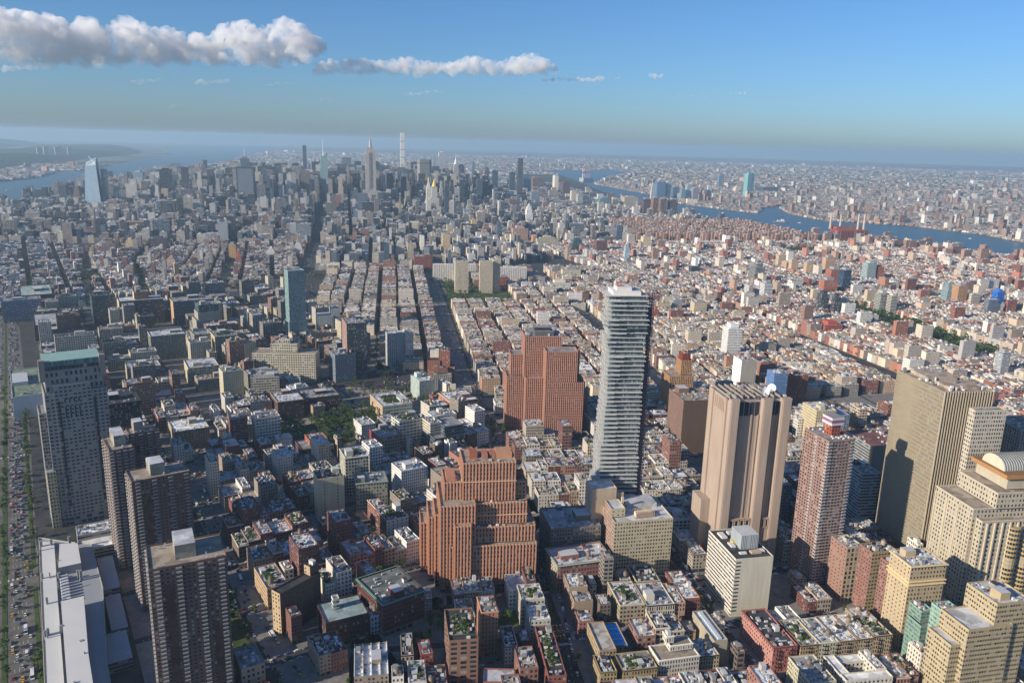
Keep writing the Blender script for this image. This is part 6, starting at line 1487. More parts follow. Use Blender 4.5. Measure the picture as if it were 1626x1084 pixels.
def zebra(cx, cy_, ang, wd):
    f = frame(cx, cy_, ang)
    k = -wd/2
    while k < wd/2: mb.face([f(k, -1.6)+(.014,), f(k+.6, -1.6)+(.014,), f(k+.6, 1.6)+(.014,), f(k, 1.6)+(.014,)], (.7, .7, .7, 0)); k += 1.25
for n in (418, 492, 565, 641, 710, 782):
    for e in (131, 266, 446):
        for dn in (-8.5, 8.5): x, y = PW(-31, [(e, n+dn)])[0]; zebra(x, y, -31, 11)
        for de in (-8.5, 8.5): x, y = PW(-31, [(e+de, n)])[0]; zebra(x, y, 59, 10)
o = mb.build("road_marking", [M_PAINT]); o['kind'] = 'structure'
sheet("plaza", [(420, 870), (600, 900), (670, 1020), (600, 1110), (540, 1120), (500, 1020), (380, 1000)], .16, M_PLAZA)['kind'] = 'structure'
sheet("park_lawn", [(430, 890), (560, 910), (590, 975), (520, 1000), (410, 975)], .18, M_GRASS)['kind'] = 'structure'
for P, n, b in PARKS[5:]: sheet("park_lawn", P, .18, M_GRASS)['kind'] = 'structure'
mb = MB(); mb.cyl(492, 933, 13, .18, .4, (.4, .35, .28, 0), 24); mb.build("circular_plaza", [M_PLAZA])['kind'] = 'structure'

# ------------------------------------------------------------------ trees
def tree_mesh(seed):
    r = random.Random(seed); cr, tk = MB(), MB(); H = 11
    tk.cyl(0, 0, .32, 0, 4.6, (.07, .05, .035, 0), 8, r1=.2)
    blobs = []
    for k in range(15):
        a = r.uniform(0, 6.28); q = r.uniform(0, 3.4); z = r.uniform(4.2, 10.2)
        q *= 1-.45*abs(z-7)/3.4; blobs.append(((q*math.cos(a), q*math.sin(a), z), r.uniform(1.1, 1.9)))
        if k < 6:
            b = blobs[-1][0]; w_ = .09
            tk.face([(-w_, 0, 3.6+k*.2), (w_, 0, 3.6+k*.2), (b[0]+w_*.4, b[1], b[2]), (b[0]-w_*.4, b[1], b[2])], (.07, .05, .035, 0)); tk.face([(0, -w_, 3.6+k*.2), (0, w_, 3.6+k*.2), (b[0], b[1]+w_*.4, b[2]), (b[0], b[1]-w_*.4, b[2])], (.07, .05, .035, 0))
    leafcloud(cr, blobs, r, 24, .42)
    a = cr.build("crown", [M_LEAF]); b = tk.build("trunk", [M_BARK]); am, bm = a.data, b.data
    bpy.data.objects.remove(a); bpy.data.objects.remove(b); return am, bm
TM = [tree_mesh(s) for s in (1, 2, 3, 4, 5)]
r = random.Random(5); ntree = 0
def tree(x, y, label, group, s=None):
    global ntree
    ntree += 1; root = tag(empty("tree", x, y), label, "tree", group); cm, tm = TM[r.randrange(5)]
    for nm, me in (("crown", cm), ("trunk", tm)):
        o = bpy.data.objects.new(nm, me); COL.objects.link(o); o.parent = root
    s = s or r.uniform(.75, 1.35); root.scale = (s*r.uniform(.9, 1.15), s*r.uniform(.9, 1.15), s); root.rotation_euler.z = r.uniform(0, 6.28)
stuff = MB()
def stree(x, y, s=1.0, per=9):
    z = 6*s; bl = [((x+r.uniform(-2, 2)*s, y+r.uniform(-2, 2)*s, z+r.uniform(-2, 2.5)*s), r.uniform(1.6, 2.6)*s) for _ in range(4)]
    leafcloud(stuff, bl, r, per, 1.0*s)
PN = ["leafy tree in the round park at the tunnel exit", "leafy tree beside the tunnel exit road", "leafy tree at the foot of the reddish ribbed tower", "leafy tree in the row by the red loft with green cornice"]
for k, (P, n, b) in enumerate(PARKS):
    x0, x1, y0, y1 = min(p[0] for p in P), max(p[0] for p in P), min(p[1] for p in P), max(p[1] for p in P); c = t = 0
    while c < n and t < n*30:
        t += 1; x, y = r.uniform(x0, x1), r.uniform(y0, y1)
        if not inpoly(x, y, P) or in_hero(x, y, 4, 4, 0, 1) or math.hypot(x-492, y-933) < 15: continue
        c += 1
        if P is PARKS[-1][0]: tree(x, y, "leafy tree in the green strip behind the dark balcony towers", "trees of the green strip", r.uniform(.9, 1.3)); continue
        if k == 8: stree(x, y, r.uniform(1.3, 1.9)); continue
        if k < 4: tree(x, y, PN[k], "trees of the "+("tunnel park" if k < 2 else "street corners"), r.uniform(1.0, 1.7) if k == 0 else None)
        else: stree(x, y, r.uniform(.9, 1.5))
for n in range(330, 1560, 11):
    for e, g in ((-47, 0), (-72, 1), (-24.5, 2)):
        if r.random() < (.2 if (n//70) % 3 else .6): continue
        x, y = PW(-9, [(e+r.uniform(-2.2, 2.2), n+r.uniform(-5, 5))])[0]
        if seen(x, y, 6, 10) and ntree < 250: tree(x, y, ("tree in the middle strip of the riverside highway", "tree on the river side of the highway", "street tree between highway and white roofed building")[g], "trees along the riverside highway", r.uniform(.85, 1.35))
for P, a in PADS:
    m = (sum(p[0] for p in P)/4, sum(p[1] for p in P)/4); dst = math.hypot(*m); vill = (m[1] > 1850 and m[0] < 1700)
    pr = .6 if vill else (.22 if dst > 1300 else .16)
    for i in range(4):
        p, q = P[i], P[(i+1) % 4]; L = math.hypot(q[0]-p[0], q[1]-p[1]); t = 5.0
        while t < L-4:
            if r.random() < pr:
                x, y = p[0]+(q[0]-p[0])*t/L, p[1]+(q[1]-p[1])*t/L
                if not in_hero(x, y, 3, 3, 0, .5):
                    if dst < 760 and seen(x, y, 6, 8) and ntree < 285: tree(x, y, "small green street tree at the kerb among the nearer low buildings", "street trees", r.uniform(.55, .85))
                    elif visible(x, y, 10, 20): stree(x, y, r.uniform(.6, .95), 7)
            t += 8
    if vill and r.random() < .9:
        for _ in range(9):
            f1, f2 = r.uniform(.2, .8), r.uniform(.42, .58); x = P[0][0]+(P[1][0]-P[0][0])*f1+(P[3][0]-P[0][0])*f2; y = P[0][1]+(P[1][1]-P[0][1])*f1+(P[3][1]-P[0][1])*f2
            if visible(x, y, 12, 20): stree(x, y, r.uniform(1.1, 1.7), 8)
# trees of the housing estate and distant green
for k in range(1300):
    e, n = r.uniform(1120, 1960), r.uniform(3095, 3850); x, y = PW(-29, [(e, n)])[0]
    if inpoly(x, y, isl): stree(x, y, r.uniform(.9, 1.5), 6)
for k in range(700):
    x, y = r.uniform(2600, 3500), r.uniform(100, 2400)
    if inpoly(x, y, ME[::-1]+MW[:11]) and visible(x, y): stree(x, y, r.uniform(.8, 1.4), 6)
for k in range(6500):
    d = 4600+r.random()**1.3*14000; az = r.uniform(38, 78); x, y = d*math.sin(R(az)), d*math.cos(R(az))
    if inpoly(x, y, main) and visible(x, y): stree(x, y, 1.4+d/5000, 3)
o = stuff.build("tree_crowns", [M_LEAF]); tag(o, "street trees and far greenery among the low buildings", "trees", kind='stuff')
print("trees", ntree)

# wooded ridge on the far left shore
def ridge(name, cl, wid, hgt, seed):
    r = random.Random(seed); me = bpy.data.meshes.new(name); V, F = [], []; nx = 90; ny = 9
    for i in range(nx):
        t = i/(nx-1)*(len(cl)-1); k = min(int(t), len(cl)-2); u = t-k; x = cl[k][0]*(1-u)+cl[k+1][0]*u; y = cl[k][1]*(1-u)+cl[k+1][1]*u
        dx, dy = cl[k+1][0]-cl[k][0], cl[k+1][1]-cl[k][1]; L = math.hypot(dx, dy); nx_, ny_ = -dy/L, dx/L
        for j in range(ny):
            s = j/(ny-1); prof = [0, .75, 1, .95, .9, .85, .8, .6, 0][j]; e = min(1, i/8, (nx-1-i)/3+.2)
            V.append((x+nx_*wid*s+r.uniform(-25, 25), y+ny_*wid*s+r.uniform(-25, 25), -2+hgt*prof*e*(.82+.25*math.sin(i*.4)+.08*r.random())))
    for i in range(nx-1):
        for j in range(ny-1): F.append((i*ny+j, (i+1)*ny+j, (i+1)*ny+j+1, i*ny+j+1))
    me.from_pydata(V, [], F); me.materials.append(M_HILL); me.update(); o = bpy.data.objects.new(name, me); COL.objects.link(o); o['kind'] = 'structure'
ridge("hill", [(300, 7600), (1200, 8600), (1900, 10400), (3300, 13600), (4700, 16300), (5700, 19500), (6100, 22000)], 2300, 92, 1)
ridge("hill", [(-2500, 11000), (500, 14000), (3000, 20000), (5200, 27000)], 3500, 130, 2)
# pale apartment towers on the ridge
for k, (x, y, h) in enumerate(((1480, 9250, 60), (2700, 12700, 70), (2820, 12900, 74), (2980, 13000, 70), (3080, 13300, 76), (3250, 13500, 66), (1120, 8250, 55))):
    root, org = land("apartment_tower", ["lone reddish tower on the far wooded ridge", "pale tower on the far ridge, first from left of the cluster", "pale tower on the far ridge, second of the cluster", "pale tower on the far ridge, third of the cluster", "pale tower on the far ridge, fourth of the cluster", "pale tower on the far ridge, last on the right of the cluster", "slim pale tower at the foot of the far left ridge"][k], "apartment tower", x-330, y+120)
    mb, done = parts(root, org, "wall", [M_FAC]); mb.box(x-350, x-290, y+100, y+125, 0, 92+h, hx('d8c4ac'), (4, 3.5, .5, .5), top=GREY); done()

# ------------------------------------------------------------------ vehicles
def car_mesh(col, kind):
    mb = MB(); L, W_, = (4.7, 1.85) if kind == 'car' else ((6.2, 2.1) if kind == 'van' else (12.0, 2.55)); hb = .75 if kind == 'car' else (1.1 if kind == 'van' else 1.2); ht = 1.45 if kind == 'car' else (2.3 if kind == 'van' else 3.1)
    z0 = .32
    mb.box(-L/2, L/2, -W_/2, W_/2, z0, hb, col)
    a0, a1, b0, b1 = (-L*.40, L*.28, -L*.28, L*.12) if kind == 'car' else (-L/2+.02, L*.40, -L/2+.08, L*.34)
    g = (.03, .04, .05, 0); w2 = W_/2-.04; w3 = W_/2-.22 if kind == 'car' else W_/2-.1
    lo = [(a0, -w2), (a1, -w2), (a1, w2), (a0, w2)]; hi = [(b0, -w3), (b1, -w3), (b1, w3), (b0, w3)]
    for i in range(4): j = (i+1) % 4; mb.face([lo[i]+(hb,), lo[j]+(hb,), hi[j]+(ht,), hi[i]+(ht,)], g if kind == 'car' or i == 1 else (col if kind == 'van' else g), m=1)
    mb.face([q+(ht,) for q in hi], col)
    for x in (-L*.31, L*.31):
        for s in (-1, 1):
            n = 10
            P = [(x+.33*math.cos(2*math.pi*i/n), s*(W_/2+.01), .33+.33*math.sin(2*math.pi*i/n)) for i in range(n)]; mb.face(P if s < 0 else P[::-1], (.02, .02, .02, 0), m=1)
    for s in (-.6, .6): mb.face([(L/2+.01, s-.2, .55), (L/2+.01, s+.2, .55), (L/2+.01, s+.2, .7), (L/2+.01, s-.2, .7)], (.8, .8, .75, 0)); mb.face([(-L/2-.01, s+.2, .55), (-L/2-.01, s-.2, .55), (-L/2-.01, s-.2, .7), (-L/2-.01, s+.2, .7)], (.4, .02, .02, 0))
    o = mb.build("car", [M_CAR, M_TRIM]); me = o.data; bpy.data.objects.remove(o); return me
CC = [('white', (.75, .75, .73, 0), 5), ('black', (.02, .02, .022, 0), 5), ('silver', (.45, .46, .47, 0), 4), ('grey', (.16, .165, .17, 0), 3), ('blue', (.03, .08, .22, 0), 1), ('red', (.35, .03, .03, 0), 1)]
CM = {n: car_mesh(c, 'car') for n, c, _ in CC}; TAXI = car_mesh((.75, .38, .02, 0), 'car'); VAN = car_mesh((.72, .72, .70, 0), 'van'); BUS = car_mesh((.72, .74, .76, 0), 'bus')
CB = [n for n, _, k in CC for _ in range(k)]
ncar = 0; used = []; farcars = MB()
def put(x, y, az, where, lane=0):
    global ncar
    if ncar >= 280:
        if visible(x, y, 2, 0) and not any(abs(x-a)+abs(y-b) < 5.6 for a, b in used[-60:]):
            used.append((x, y)); f = frame(x, y, math.degrees(az)); c = r.choice([k[1] for k in CC]); farcars.box(-2.3, 2.3, -.9, .9, .3, .85, c, fr=f); farcars.box(-1.2, .9, -.75, .75, .85, 1.4, (.04, .05, .06, 0), fr=f, top=c)
        return
    if not seen(x, y, 1.2, 6) or any(abs(x-a)+abs(y-b) < 5.6 for a, b in used[-60:]): return
    used.append((x, y)); u = r.random()
    if u < .09: nm, me, lab, cat = 'taxi', TAXI, 'yellow taxi', 'taxi'
    elif u < .15: nm, me, lab, cat = 'van', VAN, 'white delivery van', 'van'
    elif u < .165: nm, me, lab, cat = 'bus', BUS, 'white city bus', 'bus'
    else: c = r.choice(CB); nm, me, lab, cat = 'car', CM[c], c+' car', 'car'
    o = bpy.data.objects.new(nm, me); COL.objects.link(o); o.location = (x, y, .015); o.rotation_euler.z = az+(math.pi if lane else 0)
    tag(o, lab+' on the '+where, cat, lab+'s on the '+where); ncar += 1
def cars_on(P, h, where, n0, n1, p, offs):
    for a, b in zip(P, P[1:]):
        L = math.hypot(b[0]-a[0], b[1]-a[1]); ex, ey = (b[0]-a[0])/L, (b[1]-a[1])/L; az = math.atan2(ey, ex)
        for k, o_ in enumerate(offs):
            t = r.uniform(0, 5)
            while t < L:
                x, y = a[0]+ex*t-ey*o_, a[1]+ey*t+ex*o_; d = math.hypot(x, y)
                if n0 < d < n1 and r.random() < p*(1 if abs(o_) > h*.5 else .35): put(x, y, az, where, o_ > 0)
                t += r.uniform(5.8, 8)
cars_on(ROADS[4][0], 11, "avenue beside the stepped orange tower", 330, 900, .8, (-6.4, -2.6, 1.2, 6.4))
for k in range(9):
    x, y = PW(-31, [(126+(k % 3)*3.2, 566+k//3*7)])[0]; used.append((x, y)); o = bpy.data.objects.new('taxi', TAXI); COL.objects.link(o); o.location = (x, y, .015); o.rotation_euler.z = R(59); ncar += 1
    tag(o, "yellow taxi waiting in the cluster on the avenue below the orange tower", "taxi", "waiting taxis")
cars_on(PW(-31, [(266, 430), (266, 1000)]), 8, "side avenue between the white slab and garden block", 430, 1000, .8, (-5, 0, 5))
cars_on(ROADS[1][0], 10, "dark street behind the brick balcony towers", 430, 1100, .7, (-6, -2, 6))
cars_on(PW(-9, [(0, 330), (0, 1500)]), 20, "riverside highway", 380, 900, .34, (68, 64, 61, 57, 54, 42, 39, 36, 33, 30))
cars_on(ROADS[3][0], 17, "wide avenue running to the skyline", 900, 1700, .4, (-9, -3, 3, 9))
cars_on([(560, 905), (640, 1060), (760, 1230)], 12, "tunnel exit road", 900, 1500, .5, (-12, -8, -4, 0, 4, 8))
cars_on(PW(-31, [(131, 565), (446, 565)]), 7, "cross street in the right foreground", 430, 900, .6, (-4, 4))
k9 = ncar; ncar = 999
cars_on(PW(-9, [(0, 330), (0, 2600)]), 20, "riverside highway", 880, 2600, .4, (68, 64, 61, 57, 54, 42, 39, 36, 33, 30))
cars_on(ROADS[3][0], 17, "wide avenue", 1600, 5000, .6, (-9, -5, -1, 3, 9)); cars_on(ROADS[2][0], 15, "avenue", 1100, 3500, .6, (-8, -3, 3, 8)); cars_on(ROADS[4][0], 11, "street", 900, 2400, .7, (-7, -2, 3, 7))
for k in range(9): cars_on([(535+k*9, 1035+k*3), (560+k*9, 1085+k*3)], 4, "lot", 400, 1500, .75, (0,))
cars_on([(700, 1790), (1392, 1389), (1730, 1236), (3300, 560)], 17, "cross town avenue", 900, 3500, .6, (-9, -4, 4, 9))
for n in (340, 418, 492, 565, 641, 710, 782, 852, 922, 990, 1060): cars_on(PW(-31, [(131, n), (640, n)]), 6, "side street", 380, 1500, .8, (-4.6, 4.6))
for n in rng(480, 1170, 76): cars_on(PW(-9, [(118, n), (540, n)]), 6, "side street", 380, 1500, .8, (-4.6, 4.6))
for e in (210, 292, 372): cars_on(PW(-9, [(e, 560), (e, 1100)]), 6, "side street", 380, 1500, .8, (-4.6, 4.6))
o = farcars.build("cars", [M_CAR]); tag(o, "parked and moving cars in the streets farther off", "cars", kind='stuff')
ncar = k9; print("cars", ncar)

# ------------------------------------------------------------------ boats
def boat(name, label, x, y, az, L, cat, col, kind):
    root = tag(empty(name, x, y, -2.5), label, cat); org = (x, y, -2.5); f = frame(x, y, az)
    mb, done = parts(root, org, "hull"); W_ = L*.22
    lo = [f(-L/2, -W_*.4), f(L*.3, -W_*.4), f(L*.46, 0), f(L*.3, W_*.4), f(-L/2, W_*.4)]; hi = [f(-L/2, -W_/2), f(L*.3, -W_/2), f(L/2, 0), f(L*.3, W_/2), f(-L/2, W_/2)]; h = max(1.2, L*.05)
    for i in range(5): j = (i+1) % 5; mb.face([lo[i]+(-3.2,), lo[j]+(-3.2,), hi[j]+(-2.5+h,), hi[i]+(-2.5+h,)], col)
    mb.face([q+(-2.5+h,) for q in hi], (.4, .36, .3, 0)); done()
    if kind == 'sail':
        mb, done = parts(root, org, "sail"); m = f(L*.05, 0); mb.face([f(-L*.4, .3)+(0,), m+(0,), m+(L*1.3,)], (.85, .85, .83, 0)); mb.face([f(.48*L, 0)+(0,), m+(0,), m+(L*1.1,)], (.85, .85, .83, 0)); done()
        mb, done = parts(root, org, "mast", [M_MET]); mb.cyl(m[0], m[1], .2, -2, L*1.35, (.6, .6, .6, 0), 6); done()
    else:
        mb, done = parts(root, org, "cabin", [M_FAC]); z = -2.5+h; mb.box(-L*.3, L*.15, -W_*.3, W_*.3, z, z+L*.08, (.75, .75, .73, 0), (2, L*.08, .6, .4), top=WHT, fr=f); mb.box(-L*.05, L*.1, -W_*.2, W_*.2, z+L*.08, z+L*.13, (.75, .75, .73, 0), top=WHT, fr=f); done()
boat("sailboat", "small white sailboat on the right river", 4010, 1975, 20, 16, "sailboat", (.7, .7, .7, 0), 'sail')
boat("ferry", "white ferry on the wide left river", 930, 6150, 70, 48, "ferry", (.7, .7, .7, 0), 'f')
boat("barge", "long flat brown barge with a tug on the right river", 4010, 2420, -35, 90, "barge", (.25, .2, .16, 0), 'b')
boat("tugboat", "white tugboat at the end of the barge", 4075, 2350, -35, 26, "tugboat", (.7, .7, .7, 0), 'f')
boat("motorboat", "small motorboat on the right river below the stacked boats", 4140, 1500, 110, 14, "motorboat", (.75, .75, .75, 0), 'f')

# ------------------------------------------------------------------ haze
hz = MB(); hz.box(-37000, 37000, -3000, 37000, -6.0, 448.0, (1, 1, 1, 0))
hz.face([(-37000, -3000, -6), (-37000, 37000, -6), (37000, 37000, -6), (37000, -3000, -6)], (1, 1, 1, 0))
m = bpy.data.materials.new("haze_air"); m.use_nodes = True; nt = m.node_tree; nt.nodes.clear()
oo = nt.nodes.new("ShaderNodeOutputMaterial"); pv = nt.nodes.new("ShaderNodeVolumePrincipled")
pv.inputs['Color'].default_value = (.56, .79, .96, 1); pv.inputs['Density'].default_value = 5.0e-5; pv.inputs['Anisotropy'].default_value = .2
nt.links.new(pv.outputs[0], oo.inputs['Volume'])
o = hz.build("haze", [m]); o['kind'] = 'stuff'

